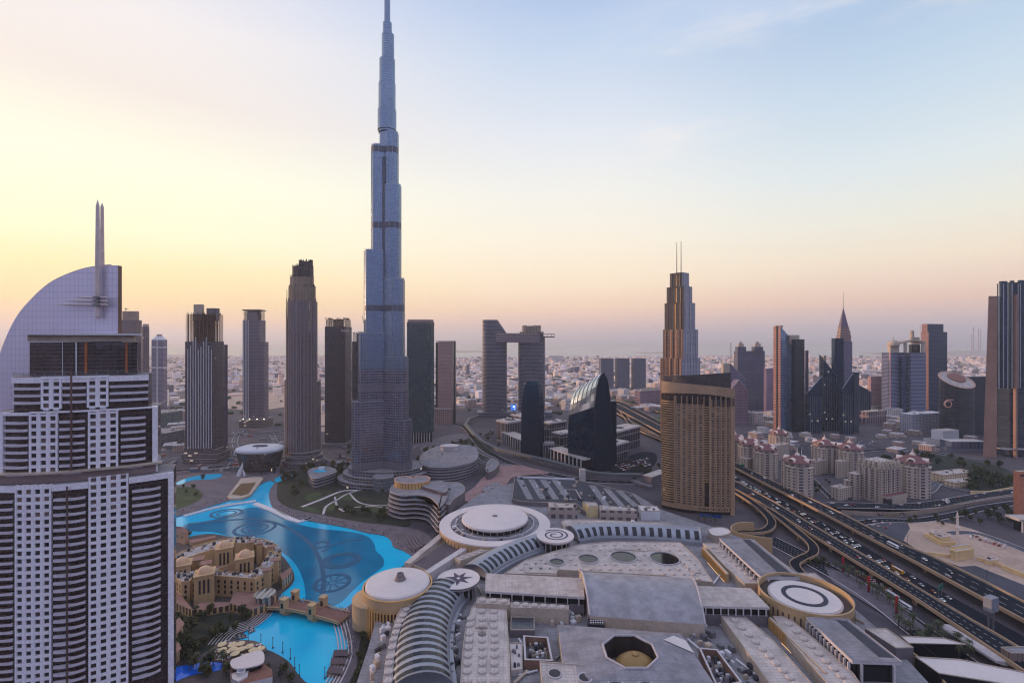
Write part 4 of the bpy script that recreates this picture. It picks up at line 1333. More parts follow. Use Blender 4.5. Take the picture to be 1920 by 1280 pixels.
f_sq = facade('office bays', S(158, 146, 150), S(26, 28, 38), 4.6, 40, 0.72, 0.95)
f_sq2 = facade('office grid', S(150, 138, 144), S(24, 28, 38), 7.0, 16, 0.86, 0.9)
def office(poly, z1, label, mm=f_sq, plant_n=4, ring_=True, seed=1):
 r = bld('office_block', label, poly, 'office block')
 ext(r, 'wall', poly, -0.4, z1 - 3, mm)
 ext(r, 'roof_frame', inset(poly, -1.2), z1 - 3, z1, concrete, roof_pale, bottom=True)
 if ring_:
  c = cen(poly)
  rr = min(math.dist(poly[0], poly[1]), math.dist(poly[1], poly[2])) * 0.3
  ext(r, 'skylight', circ(c, rr, 20), z1, z1 + 1.0, roof_grey, roof_dark)
 roofbits(r, poly, z1, plant_n, 2, 5, 2.5, 3, seed)
 return r
office(yawbox(931, 952, 982, 1450, 50), 44, 'pale office block with upright bays left of the domed dark tower', f_sq, 5, True, 3)
office(yawbox(958, 990, 1020, 1560, 50), 42, 'long pale office block half hidden behind the domed dark tower', f_sq, 4, True, 4)
office(yawbox(1018, 1030, 1062, 1420, 50), 46, 'pale framed office block between the two dark towers', f_sq2, 4, True, 5)
office(yawbox(1036, 1052, 1078, 1300, 50), 40, 'lower pink lit office block by the arch ended tower', f_sq2, 3, False, 6)
office(yawbox(1118, 1146, 1200, 1280, 38), 44, 'dark office block with pale frames right of the arch ended tower', f_sq2, 5, True, 7)
office(yawbox(1120, 1150, 1178, 1200, 38), 33, 'lower dark office block with a courtyard roof, right of the arch ended tower', f_sq2, 3, False, 8)
for (xa, ya), (xb, yb), z1, lb in (((940, 828), (978, 846), 22, 'row of white pillars of the left arcade by the boulevard'), ((1030, 862), (1094, 886), 22, 'row of white pillars of the right arcade by the boulevard')):
 a, c = GP(xa, ya), GP(xb, yb)
 r = thing('arcade', lb, 'arcade', (*a, 0))
 ang = math.atan2(c[1] - a[1], c[0] - a[0])
 nx, ny = -math.sin(ang), math.cos(ang)
 back = [a, c, (c[0] + nx * 26, c[1] + ny * 26), (a[0] + nx * 26, a[1] + ny * 26)]
 ext(r, 'hall', inset(back, 1.0), -0.4, z1 - 2, dark_glass, roof_pale)
 ext(r, 'cornice', back, z1 - 2, z1, concrete, roof_pale, bottom=True)
 fins(r, a, c, 9, -0.4, z1 - 2.1, 1.6, 1.6, concrete, name='pillar')
for x0 in (1123, 1153, 1183.5):
 p = fbox(x0, x0 + 27.5, 2900, 50)
 r = bld('tower', {1123: 'left of three matching blue grey blocks', 1153: 'middle of three matching blue grey blocks', 1183.5: 'right of three matching blue grey blocks'}[x0] + ' far behind the arch ended tower', p, group='three matching blocks')
 ext(r, 'shaft', p, -0.4, ZP(673, 2900), facade('blue grey blocks', S(96, 98, 116), S(44, 54, 74), 4.5, 4, 0.75, 0.6))
 ext(r, 'roof', inset(p, -1), ZP(673, 2900), ZP(671.8, 2900), conc_dark, bottom=True)
 ext(r, 'base', inset(p, -6), -0.4, 14, conc_warm)
p = yawbox(1190, 1200, 1246, 2240, 60)
r = bld('office_block', 'rust and violet low block beside the gold tower top', p, 'office block')
ext(r, 'wall', p, -0.4, ZP(733, 2240), facade('violet blocks', S(140, 108, 112), S(78, 70, 96), 6, 5, 0.7, 0.6), conc_warm)
ext(r, 'penthouse', inset(p, 14), ZP(733, 2240), ZP(729, 2240), conc_warm)
# ---------------------------------------------------------------- twin masted tower behind the gold one
dm = 1400
r = thing('tower', 'stepped bronze and grey tower crowned by two thin masts', 'tower', (*W(1276, dm + 20), 0))
f_bal = facade('bronze balconies', S(166, 122, 96), S(36, 30, 38), 12, 3.7, 0.72, 0.62, 0.5, 0.08, 2.1, 0.3, 0.6)
f_gry = facade('grey flank', S(150, 148, 162), S(88, 94, 112), 6, 12, 0.35, 0.8, 0.6, 0.15)
f_brz = facade('bronze mirror', S(74, 58, 62), S(40, 32, 38), 3.2, 60, 0.7, 0.98, 0.4, 0.06, 2.0, 0.3, 0.3)
for i, (x0, xm, x1, yt, yb_) in enumerate(((1238, 1278, 1313, 672, 900), (1243, 1281, 1309, 617, 672), (1246, 1283, 1303.5, 566, 617), (1250, 1283, 1298, 535, 566), (1256, 1279, 1292, 509, 535))):
 p = yawbox(x0, xm, x1, dm + i * 3, 28)
 o = MB()
 n = len(p)
 lo = -0.4 if i == 0 else ZP(yb_, dm)
 o.prism(p, lo, ZP(yt, dm), 0, 2)
 ms_ = [f_bal if i < 2 else f_brz, f_gry, steel_r]
 ob = o.build('tier', ms_, r)
 me = ob.data
 for pg in me.polygons:
  if abs(pg.normal.z) < 0.5 and pg.normal.x > 0.3:
   pg.material_index = 1
 a, c = p[3], p[0]
 fins(r, a, c, 3, lo, ZP(yt, dm) - 1, 1.6, 1.4, mat('bronze pier', S(92, 76, 80), 0.5, None, 0.3), name='pier', f0=0.0, f1=1.0)
 if i > 1:
  fins(r, a, c, 2, lo - (6 if i == 2 else 0), ZP(yt, dm) - 3, 2.6, 0.4, mat('painted sun glint', S(240, 190, 120), 0.22, None, 0.9), name='painted_glint', f0=0.42, f1=0.95)  # gold strips paint the sun's reflection on the bronze glass
 fins(r, p[0], p[1], 3 if i < 3 else 2, lo, ZP(yt, dm) - 1, 3.0, 1.0, mat('grey pier', S(166, 164, 176), 0.6), name='pier')
for px, yt in ((1269, 452), (1277, 450)):
 MB().tube([(*W(px, dm + 18), ZP(515, dm)), (*W(px, dm + 18), ZP(yt, dm))], [0.9, 0.5], 6).build('mast', dark_metal, r)
# ---------------------------------------------------------------- financial district, right of centre
f_nv = facade('navy glass grid', S(48, 60, 84), S(14, 28, 50), 3.0, 3.9, 0.78, 0.66, 0.4, 0.08, 1.6, 0.05, 0.5, stint=(.4, .7, 1, 1))
f_nvlit = facade('navy glass with lit windows', S(46, 60, 82), S(12, 26, 46), 4.4, 3.9, 0.8, 0.62, 0.4, 0.08, 1.6, 0.05, 0.5, lit=0.014, stint=(.4, .7, 1, 1))
f_slate = facade('slate stripes', S(104, 100, 122), S(40, 44, 66), 2.8, 40, 0.55, 0.98, 0.5, 0.1, 1.9)
f_violet = facade('violet stone grid', S(140, 118, 132), S(52, 50, 70), 3.0, 3.9, 0.55, 0.55)
d_ = 2115
r = thing('tower', 'slate twin topped tower with crown turrets behind the gold tower', 'tower', (*W(1404, d_ + 20), 0))
p = yawbox(1376, 1383, 1434, d_, 72)
ext(r, 'shaft', p, -0.4, ZP(658, d_), f_slate)
for a0, a1 in ((1378.5, 1399), (1409, 1431)):
 q_ = fbox(a0, a1, d_ + 14, 28)
 ext(r, 'turret', q_, ZP(658, d_), ZP(650, d_), f_slate)
 ext(r, 'turret', inset(q_, 5), ZP(650, d_), ZP(644, d_), conc_warm)
 ext(r, 'turret', inset(q_, 9), ZP(644, d_), ZP(640.5, d_), conc_warm)
MB().tube([(*W(1370.5, 1900), 0), (*W(1370.5, 1900), ZP(642, 1900))], 0.9, 5).build('mast', dark_metal, r)
def gable(x0, x1, ypk, yeave, d, dep, m, label, name='tower'):
 p = fbox(x0, x1, d, dep)
 r = bld(name, label, p)
 xm = (x0 + x1) / 2
 pl = [(*W(x0, d), -0.4), (*W(x1, d), -0.4), (*W(x1, d), ZP(yeave, d)), (*W(xm, d), ZP(ypk, d)), (*W(x0, d), ZP(yeave, d))]
 bk_ = [(x, y + dep, z) for x, y, z in pl]
 b = MB()
 b.loft([pl, bk_], m=0, cap=True)
 b.build('shaft', [m], r)
 MB().tube([(p_[0], p_[1] - 0.3, p_[2]) for p_ in pl[2:5]], 0.9, 4).build('gable_trim', steel_r, r)
 return r
gable(1340, 1398, 681, 712, 1835, 30, facade('pale blue grid', S(112, 118, 146), S(60, 72, 100), 3.0, 3.9, 0.7, 0.7), 'blue grey tower with a pointed gable just right of the gold tower')
gable(1368, 1403, 712, 733, 1760, 26, f_violet, 'smaller violet tower with a pointed gable right of the gold tower')
p = yawbox(1432, 1437, 1452, 2000, 60)
r = bld('tower', 'low mauve tower tucked beside the slanted tower', p)
ext(r, 'shaft', p, -0.4, ZP(691, 2000), facade('mauve stripes', S(150, 122, 140), S(110, 92, 116), 3, 60, 0.4, 0.98))
d_ = 1638
p = yawbox(1450, 1463.5, 1490, d_, 52)
r = bld('tower', 'tall blue tower with a slanted top and sunlight painted on its left edge', p)
zt = [ZP(612, d_), ZP(642, d_), ZP(642, d_), ZP(612, d_)]
b = MB()
b.prism(p, -0.4, 0, 0, 2, ztop=zt)
ob = b.build('shaft', [facade('pale blue reflective wall', S(110, 122, 150), S(96, 118, 150), 3.4, 3.9, 0.85, 0.7, 0.3, 0.08, 2.3, 0.6, 0.4), facade('painted sunlit striped edge', S(190, 140, 124), S(112, 70, 76), 60, 3.9, 1.0, 0.45, 0.5, 0.1), steel_r], r)
for pg in ob.data.polygons:
 if abs(pg.normal.z) < 0.3 and pg.normal.x < -0.3:
  pg.material_index = 1  # left faces take a warm colour that paints low sun on them
fins(r, p[3], p[0], 1, -0.4, ZP(612, d_) + 2, 3.0, 1.4, dark_metal, name='slot', f0=0.5, f1=0.5)
ext(r, 'crown', inset(yawbox(1450, 1463.5, 1470, d_, 52), 1.5), ZP(614, d_), ZP(610, d_), conc_warm)
p = fbox(1484, 1508.5, 1620, 40)
r = bld('tower', 'plain dark slab tower touching the slanted tower', p)
ext(r, 'shaft', p, -0.4, ZP(636, 1620), facade('near black glass', S(22, 32, 46), S(12, 20, 34), 3, 4, 0.95, 0.9, 0.3, 0.1, 1.8))
ext(r, 'crown', fbox(1474, 1499, 1650, 20), ZP(645, 1650), ZP(628, 1650), conc_warm)
p = fbox(1508.8, 1516, 1760, 26)
r = bld('tower', 'thin grey tower peeping out right of the plain dark slab', p)
ext(r, 'shaft', p, -0.4, ZP(657, 1760), f_slate)
def slant(x0, x1, y0, y1, d, dep, m, label, th=None, xm=None):
 p = fbox(x0, x1, d, dep) if th is None else yawbox(x0, xm, x1, d, th)
 r = bld('tower', label, p)
 zt = []
 for q_ in p:
  px = 960 + F * q_[0] / q_[1]
  f = (px - x0) / (x1 - x0)
  zt.append(ZP(lerp(y0, y1, min(1, max(0, f))), d))
 MB().prism(p, -0.4, 0, 0, 1, ztop=zt).build('shaft', [m, dark_glass], r)
 MB().tube([(p[0][0], p[0][1], zt[0]), (p[1][0], p[1][1], zt[1])], 0.8, 4).build('edge_trim', steel_r, r)
 fins(r, p[0], p[1], 6, -0.4, min(zt) - 2, 0.7, 0.6, steel_r)
 return r
slant(1509, 1541, 742, 705, 1600, 30, f_nvlit, 'dark glass block with top slanting down to the left, few lit windows')
slant(1536, 1570, 664, 705, 1640, 34, f_nvlit, 'dark glass tower with top slanting down to the right, many lit windows')
slant(1573, 1599, 738, 700, 1585, 30, f_nvlit, 'lower dark glass block in front of the spire tower')
slant(1597, 1611, 697, 698, 1600, 30, f_nv, 'narrow dark block right of the spire tower')
slant(1604, 1634, 718, 735, 1850, 30, f_nv, 'squat dark sloping block behind the spire tower')
p = fbox(1540, 1547, 1690, 16)
r = bld('tower', 'slim twin fins between the slanted glass towers', p)
ext(r, 'fin_wall', fbox(1537, 1541.5, 1690, 20), -0.4, ZP(667, 1690), conc_warm)
ext(r, 'fin_wall', fbox(1544, 1549, 1690, 20), -0.4, ZP(666, 1690), conc_warm)
ext(r, 'glass', fbox(1541.6, 1543.9, 1694, 14), -0.4, ZP(670, 1690), dark_glass)
d_ = 1660
r = thing('tower', 'tower with a tall pointed steel spire in the right hand cluster', 'tower', (*W(1582, d_ + 15), 0))
f_sp = facade('pale striped shaft', S(140, 130, 148), S(56, 60, 84), 2.4, 3.9, 0.5, 0.7)
ext(r, 'shaft', fbox(1570, 1598, d_, 34), -0.4, ZP(640, d_), f_sp)
ext(r, 'dark_front', fbox(1559, 1582, d_ - 14, 24), -0.4, ZP(634, d_), f_nv)
for x0, x1, yt, yb_ in ((1568, 1596, 628, 640), (1569.5, 1594.5, 620, 628), (1571, 1592.5, 613, 620)):
 ext(r, 'setback', fbox(x0, x1, d_ + 2, 30), ZP(yb_, d_), ZP(yt, d_), facade('spire balconies', S(170, 140, 130), S(60, 56, 76), 5, 3.9, 0.7, 0.5), conc_warm)
q4 = fbox(1571.5, 1591, d_ + 3, 26)
c = cen(q4)
MB().loft([[(*q_, ZP(613, d_)) for q_ in q4], [(lerp(q_[0], c[0], 0.97), lerp(q_[1], c[1], 0.97), ZP(576, d_)) for q_ in q4]], cap=True).build('spire', [mat('spire steel', S(120, 106, 122), 0.35, None, 0.6)], r)
MB().tube([(*c, ZP(578, d_)), (*c, ZP(547, d_))], [0.7, 0.25], 6).build('mast', steel_r, r)
p = yawbox(1627, 1633, 1657, 2050, 70)
r = bld('tower', 'pink gridded apartment block left of the domed tower pair', p)
ext(r, 'shaft', p, -0.4, ZP(706, 2050), facade('pink grid', S(196, 150, 146), S(84, 76, 96), 5, 3.9, 0.55, 0.6))
ext(r, 'base', inset(p, -8), -0.4, 22, conc_warm)
d_ = 1985
r = thing('tower', 'pair of joined blue towers, one domed, one with an arched open top', 'tower', (*W(1694, d_ + 10), 0))
f_bw = facade('blue white bands', S(150, 150, 172), S(24, 42, 78), 60, 4.0, 0.995, 0.62, 0.5, 0.08, 1.9, lit=0.0)
f_bl = facade('deep blue side', S(40, 54, 92), S(18, 34, 72), 3, 4.0, 0.9, 0.7)
p = yawbox(1653, 1669, 1700, d_, 58)
ext(r, 'left_shaft', p, -0.4, ZP(661, d_), f_bw)
MB().box(p[0], 2.4, 2.4, -0.4, ZP(659, d_)).build('edge_pier', mat('pink edge', S(208, 160, 156), 0.7), r)
q_ = fbox(1664, 1686, d_ + 10, 26)
ext(r, 'neck', q_, ZP(661, d_), ZP(648, d_), conc_warm)
cc = cen(q_)
MB().lathe(cc, [(16, ZP(648, d_)), (15, ZP(643, d_)), (10, ZP(639, d_)), (3, ZP(637, d_)), (0.6, ZP(635, d_)), (0.3, ZP(629, d_))], 18).build('dome', conc_warm, r)
p = fbox(1698, 1736, d_ - 4, 40)
ext(r, 'right_shaft', p, -0.4, ZP(661, d_), f_bw)
for x0, x1 in ((1694, 1701), (1727, 1735)):
 ext(r, 'crown_leg', fbox(x0, x1, d_ - 2, 36), ZP(661, d_), ZP(640, d_), conc_warm)
b = MB()
A_, B_ = W(1693, d_ - 3), W(1736, d_ - 3)
arc_ = [(lerp(A_[0], B_[0], i / 12), ZP(641, d_) + 7 * math.sin(math.pi * i / 12)) for i in range(13)]
b.loft([[(x, A_[1], z) for x, z in arc_] + [(x, A_[1], z - 5) for x, z in arc_[::-1]], [(x, A_[1] + 38, z) for x, z in arc_] + [(x, A_[1] + 38, z - 5) for x, z in arc_[::-1]]], cap=True)
b.build('crown_arch', [conc_warm], r)
ext(r, 'crown_core', fbox(1704, 1725, d_ + 10, 16), ZP(661, d_), ZP(646, d_), dark_glass)
ext(r, 'link', fbox(1688, 1699, d_ + 4, 22), -0.4, ZP(668, d_), f_bl)
p = yawbox(1727, 1741, 1776, 2030, 48)
r = bld('tower', 'tall glass tower with a painted sunlit side behind the domed pair', p)
ob = MB().prism(p, -0.4, ZP(622, 2030), 0, 2).build('shaft', [f_nv, facade('painted sunlit side', S(148, 110, 106), S(104, 78, 88), 4, 4, 0.5, 0.5), roof_dark], r)
for pg in ob.data.polygons:
 if abs(pg.normal.z) < 0.3 and pg.normal.x < -0.3:
  pg.material_index = 1  # left side coloured warm, sunlight put into the wall colour
p2 = yawbox(1728, 1739, 1769, 2032, 48)
ob = MB().prism(p2, ZP(622, 2030), ZP(607, 2030), 0, 2).build('upper_shaft', [f_nv, facade('painted sunlit side', S(148, 110, 106), S(104, 78, 88), 4, 4, 0.5, 0.5), roof_dark], r)
for pg in ob.data.polygons:
 if abs(pg.normal.z) < 0.3 and pg.normal.x < -0.3:
  pg.material_index = 1
MB().tube([(*W(1725, 2040), ZP(660, 2040)), (*W(1725, 2040), ZP(608, 2040))], 0.7, 5).build('mast', steel, r)
p = fbox(1706, 1725, 2300, 40)
r = bld('tower', 'pale far tower rising between the domed pair and the tower with the painted sunlit side', p)
ext(r, 'shaft', p, -0.4, ZP(632, 2300), conc_warm)
MB().lathe(W(1710, 2296), [(6, 0), (6, ZP(621, 2300)), (4, ZP(619, 2300))], 12).build('corner_drum', conc_warm, r)
p = yawbox(1687, 1711, 1768, 1600, 44)
r = bld('office_block', 'long low white block with ribbed ends below the domed tower pair', p, 'office block')
ext(r, 'wall', p, -0.4, ZP(777, 1600), facade('white ribs', S(186, 182, 192), S(92, 98, 120), 5, 3.6, 0.6, 0.6), white_paint)
roofbits(r, p, ZP(777, 1600), 6, 3, 6, 2, 3, 31)
p = yawbox(1612, 1628, 1662, 1750, 44)
r = bld('office_block', 'low arched mauve block under the pink apartments', p, 'office block')
ext(r, 'wall', p, -0.4, ZP(772, 1750), facade('mauve arches', S(150, 126, 132), S(60, 58, 76), 9, 22, 0.5, 0.75), conc_warm)
roofbits(r, p, ZP(772, 1750), 5, 3, 6, 2, 3, 32)
d_ = 1560
r = thing('tower', 'oval dark glass tower with a tilted roof and a ring shaped emblem', 'tower', (*W(1805, d_), 0))
f_ov = facade('dark banded oval glass', S(66, 66, 78), S(24, 32, 44), 3, 3.9, 0.96, 0.6, 0.4, 0.08, 2.0, 0.2, 0.4)
pl = oval(1767, 1820, d_, 0.85, 36)
c = cen(pl)
zt = [ZP(706, d_) - (1560 + 40 - q_[1]) * 0.0 - 8 + (q_[1] - c[1]) * 0.62 for q_ in pl]
b = MB()
b.prism(pl, -0.4, 0, 0, 1, ztop=zt)
b.build('drum', [f_ov, roof_pale], r)
rimo = [(c[0] + (q_[0] - c[0]) * 1.02, c[1] + (q_[1] - c[1]) * 1.02, z + 0.8) for q_, z in zip(pl, zt)]
MB().tube(rimo + [rimo[0]], 1.1, 5).build('roof_rim', mat('copper rim', S(200, 150, 128), 0.5), r)
inn_ = [(c[0] + 6 + (q_[0] - c[0]) * 0.55, c[1] + 6 + (q_[1] - c[1]) * 0.5, z) for q_, z in zip(pl, zt)]
MB().loft([[(x, y, c_z + 0.3) for (x, y, c_z) in [(p_[0], p_[1], ZP(706, d_) - 8 + (p_[1] - c[1]) * 0.62) for p_ in inn_]], [(p_[0], p_[1], ZP(706, d_) - 8 + (p_[1] - c[1]) * 0.62 + 2.4) for p_ in inn_]], cap=True).build('roof_plant', mat('rust roof plant', S(136, 92, 84), 0.8), r)
p = fbox(1800, 1850, d_ + 12, 50)
ext(r, 'rear_wing', p, -0.4, ZP(706, d_ + 12), facade('deep teal flank', S(26, 42, 56), S(16, 32, 48), 4, 4, 0.95, 0.9, 0.3, 0.1))
ec = W(1777.5, d_ - 30)
gl = mat('copper emblem', S(226, 168, 150), 0.5)
a_em = circ((ec[0], ZP(755, d_)), 8.2, 28)
i_em = circ((ec[0], ZP(755, d_)), 6.0, 28)
b = MB()
for i in range(28):
 j = (i + 1) % 28
 y0 = ec[1] - 1.0
 b.face([(a_em[i][0], y0, a_em[i][1]), (a_em[j][0], y0, a_em[j][1]), (i_em[j][0], y0, i_em[j][1]), (i_em[i][0], y0, i_em[i][1])])
 b.face([(a_em[j][0], y0, a_em[j][1]), (a_em[i][0], y0, a_em[i][1]), (a_em[i][0], y0 + 3, a_em[i][1]), (a_em[j][0], y0 + 3, a_em[j][1])])
b.box((ec[0] + 4, ec[1] - 0.2), 16, 1.2, ZP(747.8, d_), ZP(746.2, d_))
b.build('ring_emblem', gl, r)
MB().box((ec[0] + 5, ec[1] + 2.5), 17, 3, ZP(760, d_), ZP(749, d_)).build('emblem_panel', dark_metal, r)
p = yawbox(1746, 1768, 1798, 1400, 50)
r = bld('office_block', 'pale box building with a lilac side before the oval tower', p, 'office block')
ob = MB().prism(p, -0.4, ZP(808, 1400) , 0, 1).build('wall', [white_paint, roof_pale], r)
ext(r, 'plinth', inset(p, -9), -0.4, 12, concrete)
p = fbox(1762, 1850, 1330, 60)
r = bld('shed', 'long flat grey hall between the oval tower and the right tower', p, 'hall')
ext(r, 'wall', p, -0.4, 20, facade('hall panels', S(104, 110, 128), S(60, 70, 90), 8, 30, 0.9, 0.6), concrete)
d_ = 1272
r = thing('tower', 'tall dark striped tower on the right edge with a tan slab side', 'tower', (*W(1900, d_), 0))
f_rt = facade('dark striped office glass', S(44, 52, 72), S(14, 26, 46), 3.2, 3.9, 0.86, 0.7, 0.4, 0.08, 1.7, 0.05, 0.6, stint=(.4, .7, 1, 1))
slabm = mat('tan stone slab', S(158, 120, 104), 0.7, scale=0.04)
a0, a1 = W(1843, d_), W(1868, d_)
t0, t1 = W(1853.5, d_), W(1869, d_)
b = MB()
lo = [(a0[0], a0[1], -0.4), (a1[0], a1[1], -0.4), (a1[0] + 5, a1[1] + 4, -0.4), (a0[0] + 5, a0[1] + 4, -0.4)]
hi = [(t0[0], t0[1], ZP(555, d_)), (t1[0], t1[1], ZP(555, d_)), (t1[0] + 5, t1[1] + 4, ZP(555, d_)), (t0[0] + 5, t0[1] + 4, ZP(555, d_))]
b.loft([lo, hi], cap=True)
b.build('stone_slab', [slabm], r)
p = fbox(1868.5, 1960, d_ + 3, 50)
ext(r, 'shaft', p, -0.4, ZP(728, d_), facade('banded lower glass', S(62, 66, 82), S(24, 34, 50), 60, 3.9, 0.99, 0.6))
ext(r, 'upper_shaft', inset(p, 0.4), ZP(728, d_), ZP(529, d_), f_rt)
for x0, x1, yt in ((1873, 1889, 527), (1893, 1902, 526), (1908, 1922, 525), (1928, 1950, 525)):
 ext(r, 'bay', fbox(x0, x1, d_ - 0.5, 5), ZP(727, d_), ZP(yt, d_), f_rt)
for px in (1873, 1881.5, 1889.5, 1897.5, 1909, 1913, 1921, 1930):
 MB().box(W(px, d_ - 1.4), 0.6, 1.2, ZP(728, d_), ZP(532, d_)).build('fin', white_paint, r)
MB().box(W(1903.5, d_ - 3), 3.6, 5, -0.4, ZP(553, d_)).build('stone_pier', slabm, r)
ext(r, 'base_canopy', fbox(1869, 1960, d_ - 6, 12), ZP(842, d_), ZP(840, d_), concrete, bottom=True)
d_ = 812
p = fbox(1900, 1940, d_, 20)
r = bld('stair_tower', 'tan brick tower with a notch at the right edge', p, 'tower')
ext(r, 'shaft', p, -0.4, ZP(884, d_), mat('tan brick', S(184, 118, 92), 0.85, scale=0.2), conc_warm)
ext(r, 'notch', fbox(1912, 1920, d_ - 0.1, 0.8), ZP(893, d_), ZP(889, d_), dark_metal, dark_metal, bottom=True)
p = fbox(1884, 1990, 770, 40)
r = bld('canopy', 'low flat canopy on columns beside the tan brick tower', p, 'canopy')
ext(r, 'roof', p, 12, 14.5, roof_pale, roof_pale, bottom=True)
fins(r, p[0], p[1], 8, -0.4, 12, 1.2, 1.0, concrete, name='column')
ext(r, 'base', inset(p, 5), -0.4, 12, dark_glass)
for k, (px, y0, w_) in enumerate(((1821, 627, 2.2), (1824.5, 614, 3.4), (1834, 615, 3.0), (1838.5, 618, 2.6))):
 dd = 14500
 p = fbox(px - w_ / 2, px + w_ / 2, dd, 30)
 r = bld('tower', 'ghostly far tower standing over the sea, ' + ('leftmost shortest', 'tallest slim', 'inner right', 'outer right')[k] + ' of four', p, group='hazy towers over the sea')
 ext(r, 'shaft', p, 0, ZP(y0, dd), concrete)
 ext(r, 'crown', inset(p, 5), ZP(y0, dd), ZP(y0 - 1.0, dd), concrete)
r = thing('hotel', 'very long flat block on the far skyline right of the twin towers', 'hotel', (*W(1040, 6800), 0))
ext(r, 'wall', fbox(1028, 1056, 6800, 60), -0.4, ZP(667, 6800), concrete)
ext(r, 'wing', fbox(1020, 1030, 6790, 60), -0.4, ZP(670, 6800), concrete)
# ================================================================ the two near towers
class Curve:
 """plan curve of a bowed facade through (pixel, depth) pairs; off = metres behind the face"""
 def __init__(s, pts):
  s.p = pts
  s.cr = crom([(float(a), float(b)) for a, b in pts], 10)
 def d(s, px):
  for (a, b), (c, e) in zip(s.cr, s.cr[1:]):
   if a <= px <= c:
    return lerp(b, e, (px - a) / max(1e-6, c - a))
  return s.cr[-1][1] if px > s.cr[-1][0] else s.cr[0][1]
 def pt(s, px, off=0.0):
  a, b, c = W(px - 2, s.d(px - 2)), W(px, s.d(px)), W(px + 2, s.d(px + 2))
  dx, dy = c[0] - a[0], c[1] - a[1]
  l_ = math.hypot(dx, dy)
  return (b[0] - dy / l_ * off, b[1] + dx / l_ * off)
 def slab(s, mb, pa, pb, z0, z1, o0, o1, n=1, m=0, bulge=0.0):
  f = [s.pt(lerp(pa, pb, i / n), o0 - bulge * math.sin(math.pi * i / n)) for i in range(n + 1)]
  k = [s.pt(lerp(pa, pb, i / n), o1) for i in range(n + 1)]
  mb.prism(f + k[::-1], z0, z1, m, m, bottom=True)
 def body(s, pa, pb, z0, z1, off, dep, m, top, root, name, n=14):
  f = [s.pt(lerp(pa, pb, i / n), off) for i in range(n + 1)]
  k = [(q_[0] * (1 + dep / q_[1]) + (2.0 if i else 0), q_[1] + dep) for i, q_ in enumerate((f[0], f[-1]))]
  poly = f + [k[1], k[0]]
  MB().prism(poly, z0, z1, 0, 1).build(name, [m, top], root)
  return poly
tile_w = facade('white tile cladding', S(230, 222, 232), S(224, 216, 228), 1.1, 1.19, 0.94, 0.94, 0.45, 0.35, 1.45, bump=0.04)
core_g = facade('dark recessed glazing', S(78, 60, 58), S(36, 28, 32), 1.8, 3.57, 0.9, 0.8, 0.4, 0.06, 1.9, 0.1, 0.9, warp=0.01)
pane_m = facade('square window glass', S(40, 32, 38), S(22, 18, 26), 9, 3.57, 0.99, 0.99, 0.2, 0.05, 1.8, 0.0, 0.9, warp=0.02)
balc_m = mat('balcony white render', S(194, 186, 196), 0.7, scale=0.3, var=0.12)
bronze = mat('bronze railing', S(104, 82, 80), 0.4, None, 0.5)
pane_c = mat('curtained window', S(112, 96, 92), 0.35, var=0.4, scale=0.8)
NEAR_W, NEAR_B = [], []         # windows / balconies wait here, top ones first
class Stock:
 """first 100 of a kind become parts of their own, the rest one part of kind stuff"""
 def __init__(s, root, name, m, cap=100):
  s.root, s.name, s.m, s.n, s.cap = root, name, m, 0, cap
  s.rest = MB()
 def add(s, fn):
  if s.n < s.cap:
   b = MB()
   fn(b)
   b.build(s.name, [pane_c] if s.name == 'window' and rnd.random() < .3 else s.m, s.root)
   s.n += 1
  else:
   fn(s.rest)
 def done(s):
  if s.rest.f:
   s.rest.build('further_' + s.name + 's', s.m, s.root, kind='stuff')
def window_panel(cv, root, st, pa, pb, cols, z0, z1, pitch, out=0.9, wf=0.57, hf=0.60, gm=None):
 """white slab with square window openings, really open to the panes behind"""
 b = MB()
 cw_ = (pb - pa) / cols
 h = cw_ * wf / 2
 edges = [pa] + [x for i in range(cols) for x in (pa + cw_ * (i + .5) - h, pa + cw_ * (i + .5) + h)] + [pb]
 for i in range(0, len(edges), 2):
  cv.slab(b, edges[i], edges[i + 1], z0, z1 + 0.6, -out, 0.2)
 n = int(round((z1 - z0) / pitch))
 rows = []
 for k in range(n + 1):
  zc = z0 + k * pitch
  lo, hi = zc - pitch * (1 - hf) / 2, zc + pitch * (1 - hf) / 2
  if k == n:
   hi = z1 + 0.3
  for i in range(cols):
   x0, x1 = edges[1 + 2 * i], edges[2 + 2 * i]
   cv.slab(b, x0, x1, lo, hi, -out + 0.05, 0.18)
  if k < n:
   rows.append((hi, zc + pitch - pitch * (1 - hf) / 2))
 b.build('window_grid', gm or tile_w, root)
 for lo, hi in rows[::-1]:
  for i in range(cols):
   x0, x1 = edges[1 + 2 * i], edges[2 + 2 * i]
   st.append((hi, lambda q_, x0=x0, x1=x1, lo=lo, hi=hi: cv.slab(q_, x0, x1, lo, hi, -0.25, 0.1)))
def balcony_zone(cv, root, st, pa, pb, z0, z1, pitch, bulge=1.0, m=None, out=0.7, hgt=1.25, ledge=5.0):
 n = int(round((z1 - z0) / pitch))
 for k in range(n - 1, -1, -1):
  z = z0 + k * pitch
  def fn(q_, z=z):
   cv.slab(q_, pa, pb, z, z + hgt, -out, 0.1, 8, 0, bulge)
   if ledge:
    cv.slab(q_, pa - ledge, pa, z + hgt - 0.45, z + hgt - 0.2, -out * 0.7, 0.2, 1, 1)
    cv.slab(q_, pb, pb + ledge, z + hgt - 0.45, z + hgt - 0.2, -out * 0.7, 0.2, 1, 1)
   cv.slab(q_, lerp(pa, pb, 0.5), lerp(pa, pb, 0.95), z + hgt, z + hgt + 0.12, -out * 0.8, 0.05, 4, 1, bulge * 0.8)
  st.append((z, fn))
